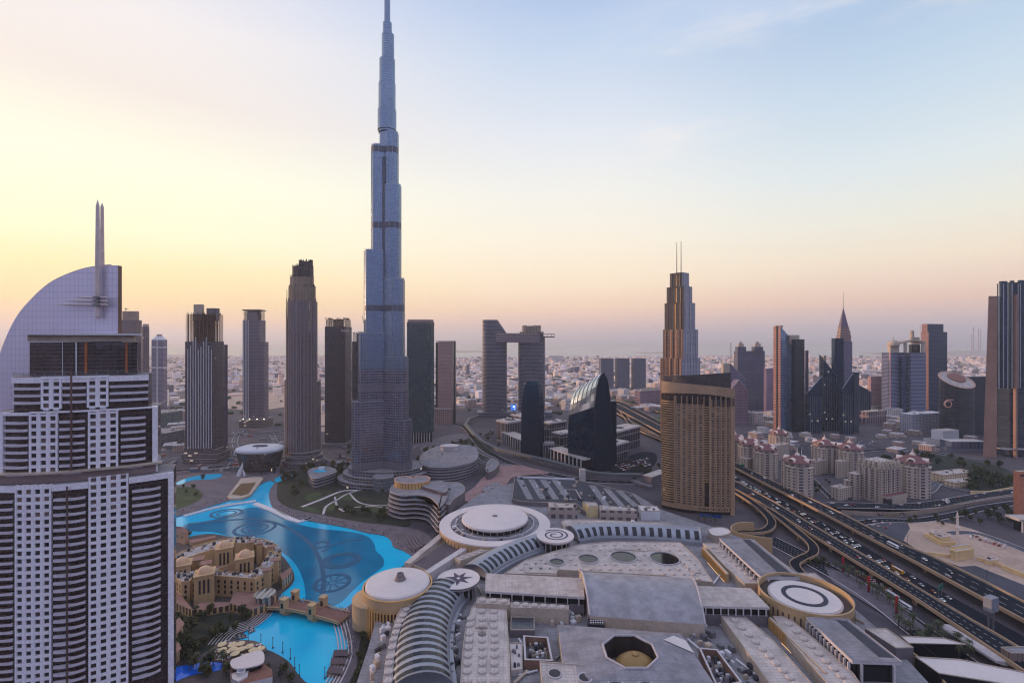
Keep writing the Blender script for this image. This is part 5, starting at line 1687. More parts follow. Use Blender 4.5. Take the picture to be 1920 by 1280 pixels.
AC = Curve([(-140, 329), (-40, 320), (30, 318), (100, 321), (160, 327), (220, 335), (270, 343), (325, 354), (345, 359)])
r = thing('apartment_tower', 'huge white tower with bowed balconies and a sail shaped top, at the left edge', 'tower', (*AC.pt(150), 0))
W_, B_ = [], []
ZL, ZM, ZU = 148.0, 181.0, 198.5
AC.body(-130, 324, -0.4, ZL - 0.5, 0.6, 16, core_g, roof_grey, r, 'lower_core')
AC2 = Curve([(a, b + 6) for a, b in AC.p])
AC3 = Curve([(a, b + 11) for a, b in AC.p])
AC2.body(4, 295, ZL - 0.4, ZM - 0.4, 0.6, 15, core_g, roof_grey, r, 'middle_core')
AC3.body(24, 278, ZM - 0.3, ZU - 0.6, 0.6, 14, core_g, roof_grey, r, 'upper_core')
P1 = 3.57
zb_ = ZL - 1.2 - 28 * P1
window_panel(AC, r, W_, 31, 98, 4, zb_, ZL - 0.4, P1)
window_panel(AC, r, W_, 167, 241, 4, zb_, ZL + 1.2, P1)
for a, c in ((-60, 26), (101, 161), (248, 301)):
 balcony_zone(AC, r, B_, a, c, zb_ + 0.3, ZL - 3.4, P1, 1.1)
window_panel(AC2, r, W_, 57, 110, 3, ZM - 0.9 - 8 * 3.5, ZM - 0.9, 3.5)
window_panel(AC2, r, W_, 166, 222, 3, ZM - 0.9 - 8 * 3.5, ZM - 0.9, 3.5)
for a, c in ((9, 54), (112, 160), (227, 273)):
 balcony_zone(AC2, r, B_, a, c, ZM - 0.9 - 8 * 3.5 - 0.9, ZM - 2.6, 3.5, 0.8)
window_panel(AC3, r, W_, 79, 117, 2, ZU - 2.4 - 4 * 3.45, ZU - 2.4, 3.45)
window_panel(AC3, r, W_, 164, 204, 2, ZU - 2.4 - 4 * 3.45, ZU - 2.4, 3.45)
for a, c in ((24, 78), (118, 162), (206, 278)):
 balcony_zone(AC3, r, B_, a, c, ZU - 2.4 - 4 * 3.45 + 2.4, ZU - 3.4, 3.45, 0.7, ledge=0 if a == 206 else 4)
for lst, nm, m_ in ((W_, 'window', [pane_m]), (B_, 'balcony', [balc_m, bronze])):
 lst.sort(key=lambda q_: -q_[0])
 st = Stock(r, nm, m_)
 for _, fn in lst:
  st.add(fn)
 st.done()
def band(cv, pa, pb, z0, z1, o0, nm, m, o1=0.4, n=16):
 b = MB()
 cv.slab(b, pa, pb, z0, z1, o0, o1, n)
 return b.build(nm, m, r)
for a, c in ((-60, 30.5), (98.5, 166), (242, 325)):
 band(AC, a, c, ZL - 3.2, ZL - 0.4, -0.75, 'roof_band', tile_w)
for a, c in ((2, 285.5),):
 band(AC2, a, 57 - 0.3, ZM - 1.2, ZM + 0.2, -0.6, 'roof_band', tile_w)
 band(AC2, 57, 285.5, ZM - 0.2, ZM + 0.6, -0.95, 'roof_band', tile_w)
band(AC3, 24, 78.5, ZU - 3.6, ZU - 0.8, -0.7, 'roof_band', tile_w)
band(AC3, 117.5, 163.5, ZU - 3.6, ZU - 0.8, -0.7, 'roof_band', tile_w)
band(AC3, 204.5, 279, ZU - 3.6, ZU - 0.8, -0.7, 'roof_band', tile_w)
band(AC3, 79, 204.5, ZU - 1.8, ZU - 0.4, -0.95, 'roof_band', tile_w)
band(AC, 315, 325.5, -0.4, ZL - 0.6, -0.8, 'corner_pier', tile_w, 6, 2)
band(AC2, 285.5, 296, ZL, ZM + 0.3, -0.7, 'corner_pier', tile_w, 6, 2)
band(AC2, 1, 8, ZL, ZM + 0.3, -0.7, 'corner_pier', tile_w, 6, 2)
AC4 = Curve([(a, b + 1.5) for a, b in AC.p])
louv = facade('louvre band', S(150, 128, 124), S(110, 92, 92), 40, 0.6, 1.0, 0.5, 0.6, 0.4)
band(AC2, -20, 292, ZL - 0.3, ZL + 4.2, -1.0, 'louvre_belt', louv, 0.5, 20)
band(AC2, -40, 303, ZL + 4.2, ZL + 5.0, -3.2, 'tan_canopy', conc_warm, 0.5, 20)
pent_m = facade('penthouse glass', S(60, 48, 56), S(34, 24, 30), 3, 16, 0.94, 1.0, 0.4, 0.05, 2.0, 0.2, 0.9, warp=0.02)
PC = Curve([(a, b + 17) for a, b in AC.p])
PC.body(55, 257, ZU - 0.4, 214.6, 0.2, 12, pent_m, roof_grey, r, 'penthouse')
for k in range(1, 9):
 b = MB()
 PC.slab(b, 55, 257.5, ZU + k * 1.85, ZU + k * 1.85 + 0.12, -0.2, 0.3, 14)
 b.build('sun_louvre', steel, r)
b = MB()
PC.slab(b, 50, 250, 215.0, 218.2, 0.4, 9, 14)
b.build('fascia', conc_warm, r)
b = MB()
PC.slab(b, 48, 264, 218.2, 219.0, -2.6, 9, 14)
b.build('canopy_roof', white_paint, r)
for px, o_ in ((144, -0.6), (118, -0.3)):
 MB().tube([(*PC.pt(px, o_), ZU - 0.4), (*PC.pt(px, o_), 214.6)], 0.32 if px > 130 else 0.15, 8).build('post', white_paint, r)
warm = mat('painted amber reflection', S(176, 96, 46), 0.7)
for px, w_ in ((161, 5), (237, 4)):
 b = MB()
 PC.slab(b, px - w_ / 2, px + w_ / 2, ZU + 0.4, 214.2, -0.06, 0.19)
 b.build('amber_reflection', warm, r)  # amber colour paints orange reflections on the penthouse glass
for z in (ZU + 0.4, ZU + 1.5):
 MB().tube([(*AC3.pt(lerp(26, 279, i / 20), -0.3), z) for i in range(21)], 0.09, 5).build('rail', steel, r)
for k in range(14):
 px = lerp(26, 279, k / 13)
 MB().tube([(*AC3.pt(px, -0.3), ZU - 0.6), (*AC3.pt(px, -0.3), ZU + 1.5)], 0.1, 5).build('rail_post', steel, r)
MB().tube([(*AC.pt(130, -2.3), 40), (*AC.pt(130, -2.3), ZL - 1)], 0.35, 8).build('riser_pipe', bronze, r)
MB().tube([(*AC2.pt(137.5, -2.2), ZL + 5), (*AC2.pt(137.5, -2.2), ZU + 2)], 0.4, 8).build('riser_pipe', bronze, r)
sdp = 357
edge = [(221, 497.5), (205, 497.5), (186, 499), (149, 506), (106, 523), (80, 540), (53, 566), (34.5, 588), (21, 611), (8, 640), (0, 663), (-14, 715), (-22, 780), (-27, 860), (-29, 960)]
cur = [(*W(x, sdp), ZP(y, sdp)) for x, y in edge[:2]] + [(*W(x, sdp), ZP(y, sdp)) for x, y in crom(edge[1:], 4)[1:]]
low = [(*W(-29, sdp), 100.0), (*W(221, sdp), 100.0)]
fr = cur + low
b = MB()
bk_ = [(x, y + 2.6, z) for x, y, z in fr]
b.face(fr, 0)
b.face(bk_[::-1], 0)
for i in range(len(fr)):
 j = (i + 1) % len(fr)
 b.face([fr[j], fr[i], bk_[i], bk_[j]], 1)
b.build('sail_wall', [facade('sail panels', S(176, 166, 188), S(216, 208, 226), 2.2, 3.3, 0.95, 0.97, 0.5, 0.3, 1.8, 0.35, 0.05, bump=0.06), bronze], r)
MB().tube([(x, y + 1.0, z) for x, y, z in cur[1:]], 0.7, 6).build('sail_edge', mat('sail edge trim', S(150, 134, 138), 0.5, None, 0.3), r)
mm_ = mat('mast cladding', S(200, 182, 180), 0.5, None, 0.1)
sd2 = sdp - 3
MB().tube([(*W(183.5, sd2), ZP(598, sd2)), (*W(183.5, sd2), ZP(594, sd2)), (*W(183.5, sd2), ZP(500, sd2)), (*W(183.2, sd2), ZP(386, sd2)), (*W(183.2, sd2), ZP(374, sd2))],
   [0.5, 1.2, 1.2, 0.8, 0.05], 10).build('mast', mm_, r)
MB().tube([(*W(192, sdp + 5), ZP(520, sdp + 5)), (*W(191.5, sdp + 5), ZP(388, sdp + 5)), (*W(191.5, sdp + 5), ZP(380, sdp + 5))], [1.0, 0.75, 0.05], 10).build('mast', mm_, r)
for y, x0 in ((557.5, 137), (563.8, 118), (570.8, 99)):
 MB().tube([(*W(x0, sd2), ZP(y - 0.6, sd2)), (*W(x0 + 25, sd2 - 1), ZP(y, sd2)), (*W(201, sd2 - 2), ZP(y + 0.8, sd2))], [0.1, 0.5, 0.62], 6).build('blade', mm_, r)
 MB().box(W(183.5, sd2 - 1.5), 2.8, 2.8, ZP(y + 2.4, sd2), ZP(y - 1.6, sd2)).build('collar', steel, r)
# ---------------------------------------------------------------- the gold tower
GC = Curve([(1225, 900), (1240, 886), (1252, 876), (1266, 868), (1290, 858), (1320, 850), (1350, 846.5), (1377, 847), (1395, 849)])
g_wall = mat('gold stone cladding', S(164, 134, 108), 0.6, scale=0.08, var=0.14)
g_glass = facade('bronze glass', S(70, 50, 40), S(30, 24, 26), 2.2, 3.2, 0.9, 0.85, 0.4, 0.07, 1.9, 0.1, 0.9, lit=0.002)
r = thing('hotel_tower', 'broad golden tower with a slanted dark top and hundreds of small windows', 'tower', (*GC.pt(1310), 0))
zt_ = ZP(744, 850)
f_ = [GC.pt(lerp(1240, 1377, i / 24), 0.7) for i in range(25)]
poly = f_ + [(f_[-1][0] * 1.045, f_[-1][1] + 26), (f_[0][0] * 1.0 + 14, f_[0][1] + 30)]
MB().prism(poly, -0.4, zt_ + 6, 0, 1).build('core', [g_glass, roof_grey], r)
W_, B_ = [], []
NF = 44
pit = (zt_ - 4 - 10) / NF
cols = [1267, 1277.5, 1287.5, 1297.5, 1307.5, 1319, 1331, 1341, 1350.5, 1359.5, 1369]
z0 = 10.0
for a, c in zip(cols, cols[1:]):
 if a == 1319:
  continue
 window_panel(GC, r, W_, a + 1.6, c - 0.4, 1, z0, zt_ - 4 if a > 1330 else zt_ - 10, pit, 0.5, 0.62, 0.5, g_wall)
balcony_zone(GC, r, B_, 1240.5, 1263.5, z0 + 2, zt_ - 6, pit, 1.6, g_wall, 0.5, 1.2, 0)
for lst, nm, m_ in ((W_, 'window', [pane_m]), (B_, 'balcony', [mat('tan balcony', S(190, 150, 108), 0.7), bronze])):
 lst.sort(key=lambda q_: -q_[0])
 st = Stock(r, nm, m_)
 for _, fn in lst:
  st.add(fn)
 st.done()
W2 = []
balcony_zone(GC, r, W2, 1321, 1329, z0 + 30, zt_ - 10, pit, 0.5, g_wall, 0.3, 1.1, 0)
st = Stock(r, 'bay_balcony', [mat('tan balcony', S(190, 150, 108), 0.7), bronze])
for _, fn in W2:
 st.add(fn)
st.done()
for px in [c_ + 0.6 for c_ in cols] + [1330.2, 1264.8]:
 b = MB()
 GC.slab(b, px - 0.75, px + 0.75, 6, zt_ + 0.5, -1.7, 0.2)
 b.build('rib', g_wall, r)
b = MB()
GC.slab(b, 1369.4, 1377.2, -0.4, zt_ + 5, -1.0, 8, 4)
b.build('corner_pier', g_wall, r)
b = MB()
GC.slab(b, 1241, 1377, 4, 9.6, -0.9, 0.5, 20)
b.build('base_band', g_wall, r)
for k in range(12):
 px = lerp(1312, 1368, k / 11)
 b = MB()
 GC.slab(b, px - 1.2, px + 1.2, 5.6, 8, -0.96, 0.0)
 b.build('base_opening', dark_metal, r)
top_l = [(1241, 714, 736), (1258, 716, 736.5), (1280, 718.5, 737), (1310, 721.5, 738), (1340, 724.5, 744 - 3.5), (1377.2, 728.5, 746)]
b = MB()
A = crom([(x, y) for x, y, _ in top_l], 4)
B2 = crom([(x, y) for x, _, y in top_l], 4)
ra, rb = [], []
for (x, ya), (_, yb_) in zip(A, B2):
 d_ = GC.d(x)
 q_ = GC.pt(x, -1.1)
 ra.append((*q_, ZP(ya, d_)))
 rb.append((*q_, ZP(yb_, d_)))
for i in range(len(ra) - 1):
 b.face([rb[i], rb[i + 1], ra[i + 1], ra[i]])
 i0, i1 = [(p_[0] * 1.004, p_[1] + 2.6, p_[2]) for p_ in (ra[i], ra[i + 1])]
 b.face([ra[i], ra[i + 1], i1, i0])
 j0, j1 = [(p_[0] * 1.004, p_[1] + 2.6, p_[2]) for p_ in (rb[i], rb[i + 1])]
 b.face([rb[i + 1], rb[i], j0, j1])
b.build('slanted_band', g_wall, r)
b = MB()
for k in range(11):
 a = lerp(1338, 1375, k / 10)
 GC.slab(b, a - 1.0, a + 1.0, ZP(746, 848), ZP(752, 848) - 6, -1.3, 0)
b.build('band_openings', dark_metal, r)
s0 = [(*GC.pt(lerp(1243, 1373, i / 16), 3.4), 0) for i in range(17)]
b = MB()
for i in range(16):
 x0, x1 = lerp(1243, 1373, i / 16), lerp(1243, 1373, (i + 1) / 16)
 z0_, z1_ = ZP(lerp(722, 735, i / 16), 858), ZP(lerp(722, 735, (i + 1) / 16), 858)
 za, zb2 = ZP(lerp(706.5, 697.5, i / 16), 858), ZP(lerp(706.5, 697.5, (i + 1) / 16), 858)
 p0, p1 = s0[i][:2], s0[i + 1][:2]
 b.face([(*p0, z0_), (*p1, z1_), (*p1, zb2), (*p0, za)])
 b.face([(p1[0], p1[1] + 0.6, z1_), (p0[0], p0[1] + 0.6, z0_), (p0[0], p0[1] + 0.6, za), (p1[0], p1[1] + 0.6, zb2)])
 b.face([(*p0, za), (*p1, zb2), (p1[0], p1[1] + 0.6, zb2), (p0[0], p0[1] + 0.6, za)], 1)
b.build('dark_screen', [facade('bronze screen', S(74, 62, 66), S(54, 46, 52), 1.2, 1.2, 0.85, 0.85, 0.4, 0.2), conc_warm], r)
bx = [GC.pt(1373, 3.4), GC.pt(1374, 3.4), (GC.pt(1374, 3.4)[0] * 1.03, GC.pt(1374, 3.4)[1] + 22), (GC.pt(1243, 3.4)[0] + 16, GC.pt(1243, 3.4)[1] + 24), GC.pt(1243, 4.2), GC.pt(1300, 4.4)]
MB().prism([GC.pt(1250, 8.0), GC.pt(1300, 6.0), GC.pt(1360, 6.0), (GC.pt(1360, 6)[0] + 4, GC.pt(1360, 6)[1] + 16), (GC.pt(1255, 8)[0] + 10, GC.pt(1255, 8)[1] + 14)], zt_ + 6, ZP(706, 862)).build('plant_room', [conc_dark, roof_grey], r)
ext(r, 'roof_fin', fbox(1352, 1368, 876, 8), zt_ + 6, ZP(682, 876), conc_warm)
p = [GP(1185, 905, 0), GP(1240, 912, 0), GP(1240, 900, 0), GP(1195, 893, 0)]
p = yawbox(1206, 1222, 1252, 1010, 40)
r = bld('low_block', 'small grey block with a pale roof left of the gold tower foot', p, 'office block')
ext(r, 'wall', p, -0.4, 14, conc_dark, roof_pale)
ext(r, 'roof', inset(p, -0.6), 14, 14.8, roof_pale, roof_pale, bottom=True)
b = MB()
b.strip(gp([(1178, 902), (1200, 912), (1222, 918)]), gp([(1180, 899), (1202, 908), (1224, 914)]), 4, 0)
tag(b.build('curved_wall', conc_dark), 'curved grey wall beside the boulevard near the gold tower', 'wall')
# ================================================================ red roofed residential towers
m_pink = facade('pink flats', S(196, 178, 162), S(76, 68, 80), 4.2, 3.3, 0.42, 0.5, 0.8, 0.2, var=0.6)
m_pinkr = facade('pink flats balconied', S(190, 172, 160), S(58, 52, 66), 6.5, 3.3, 0.55, 0.62, 0.8, 0.2, var=0.6)
red_roof = mat('red tile roof', S(126, 84, 86), 0.85, scale=0.4, var=0.2)
cream = mat('cream trim', S(222, 200, 188), 0.8)
def residence():
 """one flats tower, 22 m wide and 42 m tall, local coordinates; returns its root"""
 r = thing('residential_tower', '', 'flats', (0, 0, 0))
 oct_ = [(-11, -7), (-7, -11), (7, -11), (11, -7), (11, 7), (7, 11), (-7, 11), (-11, 7)]
 MB().prism(oct_, -0.4, 33, 0, 1).build('wall', [m_pink, roof_pale], r)
 for s_ in ((0, -1), (-1, 0), (1, 0)):
  c = (s_[0] * 11.2, s_[1] * 11.2)
  b = MB()
  b.box(c, 8 if s_[1] else 2.6, 2.6 if s_[1] else 8, -0.4, 35, 0)
  b.build('balcony_bay', [m_pinkr], r)
 MB().prism(inset(oct_, -0.6), 33, 34, 0, 0, bottom=True).build('cornice', [cream], r)
 MB().prism(inset(oct_, 1.6), 34, 38, 0, 0).build('attic', [m_pinkr], r)
 rf_ = MB().loft([[(*q_, 38) for q_ in inset(oct_, -0.6)], [(*q_, 41) for q_ in inset(oct_, 3.5)], [(*q_, 44.5) for q_ in inset(oct_, 8.2)]], cap=True).build('roof', [red_roof], r)
 for a in range(4):
  ca, sa = math.cos(R(90 * a + 45)), math.sin(R(90 * a + 45))
  def loc(u, v, z):
   return (u * -sa + v * ca, u * ca + v * sa, z)
  pts = [loc(3.4 * math.cos(math.pi * i / 10), 11.6, 38.5 + 4.2 * math.sin(math.pi * i / 10)) for i in range(11)]
  bk_ = [loc(3.4 * math.cos(math.pi * i / 10), 6.5, 38.5 + 4.2 * math.sin(math.pi * i / 10)) for i in range(11)]
  fr_ = [pts[0][:2] + (34.0,)] + pts + [pts[-1][:2] + (34.0,)]
  b = MB()
  b.loft([pts, bk_], closed=False)
  inn = [loc(2.5 * math.cos(math.pi * i / 10), 11.6, 38.3 + 3.2 * math.sin(math.pi * i / 10)) for i in range(11)]
  for i in range(10):
   b.face([pts[i], pts[i + 1], inn[i + 1], inn[i]])
  dm_ = b.build('arched_dormer', [cream], r)
  MB().face([loc(2.4, 11.2, 34.2)] + [loc(2.4 * math.cos(math.pi * i / 10), 11.2, 38.3 + 3.1 * math.sin(math.pi * i / 10)) for i in range(11)] + [loc(-2.4, 11.2, 34.2)]) if False else None
  g_ = MB()
  g_.face([loc(2.5, 11.0, 34.2)] + [loc(2.5 * math.cos(math.pi * i / 10), 11.0, 38.3 + 3.2 * math.sin(math.pi * i / 10)) for i in range(11)] + [loc(-2.5, 11.0, 34.2)])
  g_.build('arched_window', [dark_glass], dm_)
 MB().lathe((0, 0), [(2.4, 44.2), (2.2, 46), (1.0, 47), (0.5, 49), (0.1, 51.5)], 10).build('lantern', [cream], rf_)
 return r
res0 = residence()
RES = [(1383, 872, 'half hidden by the gold tower', 1.0), (1411, 882, 'by the viaduct, second from the gold tower', 1.0), (1442, 895, 'close to the upper viaduct, third from the gold tower', 1.0),
  (1503, 930, 'nearest of all to the viaduct, standing in front', 1.06), (1466, 855, 'at the back just below the slanted blue tower', 0.95),
  (1553, 884, 'at the back below the spire tower', 1.0), (1601, 893, 'at the back, directly behind the stepped hotel', 1.0), (1722, 931, 'standing alone to the right of the stepped hotel', 1.08)]
for i, (px, py, lb, k) in enumerate(RES):
 x, y = GP(px, py)
 y += 10
 lab = 'pink flats tower with red roof ' + lb
 if i == 0:
  res0.location = (x, y, 0)
  res0.rotation_euler = (0, 0, R(-22))
  res0.scale = (k * 1.42, k * 1.42, k * 1.16)
  res0['label'], res0['group'] = lab, 'red roofed flats towers'
 else:
  dup(res0, (x, y, 0), R(-22 + i * 3), (k * 1.42, k * 1.42, k * 1.16), lab, 'red roofed flats towers')
def block(px0, pxm, px1, py, z1, label, th=40, m=m_pink, top=roof_pale, cat='flats', roof=True, name='low_flats', units=4, seed=1):
 p = yawbox(px0, pxm, px1, D(py), th)
 r = bld(name, label, p, cat)
 ext(r, 'wall', p, -0.4, z1 - 0.5, m, top)
 parapet_on(r, inset(p, -0.3), z1 - 0.5, 1.3, 0.6, cream)
 if units:
  roofbits(r, p, z1 - 0.5, units, 1.5, 3.5, 2, 2, seed)
 return r
block(1388, 1402, 1432, 888, 24, 'lower pink wing joining two red roofed towers by the viaduct', seed=41)
block(1425, 1436, 1478, 868, 27, 'long pink wing behind the red roofed towers', 35, units=6, seed=42)
block(1470, 1476, 1492, 912, 20, 'short pink wing beside the frontmost red roofed tower', seed=43)
block(1520, 1530, 1560, 890, 22, 'mauve wing left of the back red roofed towers', seed=44)
block(1566, 1574, 1600, 896, 26, 'pink wing between two back red roofed towers', seed=45)
block(1558, 1574, 1612, 938, 16, 'stepped pink forecourt building with arched windows', 40, units=5, seed=46)
block(1745, 1768, 1824, 905, 12, 'long low cream villa with flat roofs among the trees', 38, facade('cream villa', S(216, 190, 158), S(90, 80, 80), 5, 4, 0.4, 0.4), units=6, name='villa', cat='villa', seed=47)
block(1770, 1790, 1830, 915, 8, 'cream villa wing in front of the long villa', 38, facade('cream villa', S(216, 190, 158), S(90, 80, 80), 5, 4, 0.4, 0.4), units=3, name='villa', cat='villa', seed=48)
p = yawbox(1606, 1652, 1690, D(944), 32)
r = bld('hotel', 'big stepped pink hotel with pointed gables and an entrance arch', p, 'hotel')
ext(r, 'wall', p, -0.4, 46, m_pink, roof_pale)
b1 = yawbox(1612, 1652, 1684, D(944) + 4, 32)
ext(r, 'upper_wall', inset(b1, 2.5), 46, 53, m_pinkr, roof_pale)
for f in (0.08, 0.3, 0.5, 0.7, 0.92):
 for e0, e1 in ((p[3], p[0]), (p[0], p[1])):
  c = (lerp(e0[0], e1[0], f), lerp(e0[1], e1[1], f))
  cc = cen(p)
  c = (lerp(c[0], cc[0], 0.06), lerp(c[1], cc[1], 0.06))
  MB().lathe(c, [(2.6, 45), (2.6, 51), (0.15, 57)], 6).build('gable_turret', [conc_warm], r)
for e0, e1 in ((p[3], p[0]), (p[0], p[1])):
 fins(r, e0, e1, 4, 2, 44, 3.2, 1.6, m_pinkr, name='bay', f0=0.05, f1=0.95)
q_ = yawbox(1640, 1664, 1700, D(948), 32)
ext(r, 'entrance_porch', q_, -0.4, 12, conc_warm, red_roof)
MB().box((q_[0][0], q_[0][1]), 9, 9, 0, 9, R(-32), 0).build('entrance_arch', dark_metal, r)
for k, (x0, xm, x1, z1) in enumerate(((1590, 1606, 1640, 34), (1580, 1592, 1618, 24))):
 q_ = yawbox(x0, xm, x1, D(936 - k * 2), 32)
 ext(r, 'side_wing', q_, -0.4, z1, m_pinkr, roof_pale)
A = crom(gp([(1578, 964), (1640, 968), (1700, 967), (1765, 958), (1832, 944), (1932, 928)]), 8)
b = MB()
b.strip(A, offs(A, 1.0), 5.2, -0.4)
r = thing('retaining_wall', 'curved tan retaining wall with large painted letters below the main road', 'wall', (*A[0], 0))
b.build('wall', [mat('tan retaining wall', S(150, 132, 120), 0.85, scale=0.1)], r)
def on_wall(px0, px1, zs, nm, m, closed=False):
 pass
lt_d, lt_g = mat('painted letters dark', S(54, 48, 58), 0.8), mat('painted letters olive', S(120, 116, 60), 0.8)
def wall_x(f):
 i = f * (len(A) - 1)
 k = int(i)
 q_ = A[min(k + 1, len(A) - 1)]
 return (lerp(A[k][0], q_[0], i - k), lerp(A[k][1], q_[1], i - k) - 0.25)
def stroke(pts, m, w_=0.55):
 P_ = []
 for px, z in pts:
  best = min(range(401), key=lambda k_: abs(960 + F * wall_x(k_ / 400)[0] / wall_x(k_ / 400)[1] - px))
  P_.append((*wall_x(best / 400), z))
 MB().tube(P_, w_, 4).build('letter', m, r)
stroke([(1646, 4.4), (1647, 2.6), (1650, 1.6), (1653, 1.6), (1655.5, 2.6), (1656, 4.4)], lt_d)
stroke([(1662, 0.9), (1662, 3.4), (1666, 3.4), (1666, 1.8), (1662, 1.8)], lt_g, 0.45)
stroke([(1669, 4.2), (1669, 1.4), (1672, 1.2)], lt_g, 0.45)
stroke([(1674, 1.2), (1674, 3.0), (1677, 3.0), (1677, 1.2)], lt_g, 0.45)
stroke([(1679, 0.8), (1679, 3.4), (1682, 3.4), (1682, 1.2)], lt_g, 0.45)
stroke([(1687, 1.2), (1687.5, 3.2), (1690, 4.2), (1693, 4.2), (1695, 3.2), (1695.5, 1.2)], lt_d)
c = GP(1802, 1032)
mx, my = c
sandw = mat('cream mosque wall', S(222, 190, 140), 0.8, scale=0.1)
r = thing('minaret', 'slender cream minaret standing on the sandy lot', 'minaret', (mx, my + 4, 0))
c = (mx, my + 4)
MB().lathe(c, [(2.2, -0.2), (2.2, 3), (1.5, 4), (1.2, 24), (1.0, 33), (1.5, 33.4), (1.5, 34.4), (0.8, 34.6), (0.7, 37), (0.15, 39)], 12).build('shaft', [cream], r)
MB().lathe((c[0], c[1]), [(1.9, 22), (1.9, 23)], 12).build('gallery', [cream], r)
p = yawbox(1782, 1792, 1826, D(1052), 20)
r = bld('mosque', 'small square cream mosque beside the minaret', p, 'mosque')
ext(r, 'wall', p, -0.2, 9, facade('mosque ribs', S(222, 190, 140), S(176, 144, 104), 1.2, 30, 0.35, 0.85, bump=0.1), roof_pale)
parapet_on(r, inset(p, -0.25), 9, 1.0, 0.6, sandw)
p2 = yawbox(1776, 1790, 1828, D(1040), 20)
ext(r, 'prayer_hall', inset(p2, 2), -0.2, 7, sandw, roof_pale)
for (x0, y0), (x1, y1), hh, lb in (((1735, 1006), (1766, 1024), 4, 'cream boundary wall of the small compound on the sand'), ((1766, 1024), (1792, 1022), 4, 'cream end wall of the small compound'),
         ((1832, 1050), (1880, 1064), 3, 'low cream wall right of the mosque'), ((1878, 1066), (1940, 1092), 4, 'cream wall running to the right edge'),
         ((1738, 1040), (1784, 1046), 3, 'low cream wall left of the mosque'), ((1820, 926), (1856, 926), 4, 'cream garden wall under the villa trees'), ((1856, 926), (1910, 916), 4, 'long cream garden wall along the main road')):
 a, c = GP(x0, y0), GP(x1, y1)
 ang = math.atan2(c[1] - a[1], c[0] - a[0])
 m = MB()
 m.box(((a[0] + c[0]) / 2, (a[1] + c[1]) / 2), math.dist(a, c), 0.9, -0.2, hh, ang)
 m.box(((a[0] + c[0]) / 2, (a[1] + c[1]) / 2), math.dist(a, c), 1.3, hh, hh + 0.4, ang)
 tag(m.build('boundary_wall', sandw), lb, 'wall', 'cream boundary walls')
for k, (x0, xm, x1, py, z) in enumerate(((1742, 1752, 1764, 1010, 6), (1752, 1764, 1782, 1016, 5), (1846, 1856, 1872, 1060, 5))):
 block(x0, xm, x1, py, z, ('small cream house at the back of the compound', 'cream house at the front of the compound', 'small cream kiosk right of the mosque')[k], 30, sandw, roof_pale, 'house', name='house', units=1, seed=50 + k)
# ================================================================ the shopping mall, its drums, vaults and roofs
ZR = 24.0
stud_me = None
def stud_mesh(r_=2.6, h=0.9):
 b = MB()
 b.lathe((0, 0), [(r_, -0.05), (r_, h * 0.55), (r_ * 0.86, h), ], 18)
 return b.mesh('roof_dome', [roof_pale])
stud_big, stud_small = stud_mesh(2.5, 1.0), stud_mesh(1.9, 0.8)
def studs(root, pts, z, me=None, sc_=1.0):
 for x, y in pts:
  p = GP(x, y, z)
  inst(me or stud_big, 'roof_dome', root, (*p, z), 0, (sc_, sc_, 1))
def hall(label, px, z=ZR, zb=-0.3, wall=None, top=None, name='mall_hall', cat='mall roof', lip=True, units=0, th=None, seed=1, us=(1.5, 4), curve=0):
 P_ = gp(px, z)
 if curve:
  P_ = crom(P_, curve, True)
 r = bld(name, label, P_, cat)
 ext(r, 'wall', P_, zb, z - 0.01 if lip else z, wall or conc_warm, top or roof_pale)
 if lip:
  parapet_on(r, P_, z - 0.01, 0.55, 0.45, conc_warm)
 if units:
  roofbits(r, P_, z, units, us[0], us[1], 2.0, 2.0, seed)
 return r, P_
white_disc = mat('white disc roof', S(208, 196, 194), 0.8, scale=0.05, var=0.07)
rim_m = mat('pale rim', S(170, 164, 170), 0.7)
gold_fin = mat('gold fins', S(206, 160, 100), 0.5, scale=0.1)
# ---- lower deck that everything stands on
deck_px = [(690, 1215), (705, 1160), (770, 1120), (820, 1050), (850, 1000), (850, 960), (900, 925), (975, 900), (1100, 905), (1190, 925), (1240, 955), (1330, 985), (1420, 1020),
   (1500, 1075), (1590, 1130), (1660, 1190), (1760, 1300), (640, 1420), (665, 1290)]
r, P_ = hall('grey service deck of the shopping mall below the higher roofs', deck_px, 17.0, -0.3, conc_warm, roof_grey, 'mall_deck', 'mall roof', False)
mall_deck, deck_poly = r, P_
for k, (px, n) in enumerate((([(842, 1140), (866, 1135), (858, 1285), (838, 1285)], 26), ([(716, 1180), (738, 1150), (700, 1285), (690, 1285)], 16), ([(1290, 1178), (1340, 1182), (1440, 1290), (1360, 1290)], 26), ([(1345, 1145), (1440, 1150), (1470, 1190), (1390, 1200)], 10), ([(1030, 1150), (1098, 1150), (1098, 1166), (1034, 1180)], 14), ([(1060, 955), (1230, 962), (1225, 972), (1060, 968)], 8))):
 roofbits(r, gp(px, 17), 17.0, n, 1.2, 4.0, 3.4, 0.5, 91 + k, 'air_unit', 0.35 + .4 * (k < 2))
rp = random.Random(5)
for k in range(60):
 a = GP(rp.uniform(720, 1640), rp.uniform(960, 1290), 17)
 if not inside(a, inset(deck_poly, 6)):
  continue
 ang = rp.choice((0.35, 0.35 + math.pi / 2, 0.9))
 l_ = rp.uniform(8, 26)
 e = (a[0] + math.cos(ang) * l_, a[1] + math.sin(ang) * l_)
 MB().bar((*a, 18.2), (*e, 18.2), rp.uniform(0.6, 1.6), rp.uniform(0.6, 1.2)).build('duct', rp.choice([steel, white_paint, conc_warm]), mall_deck)
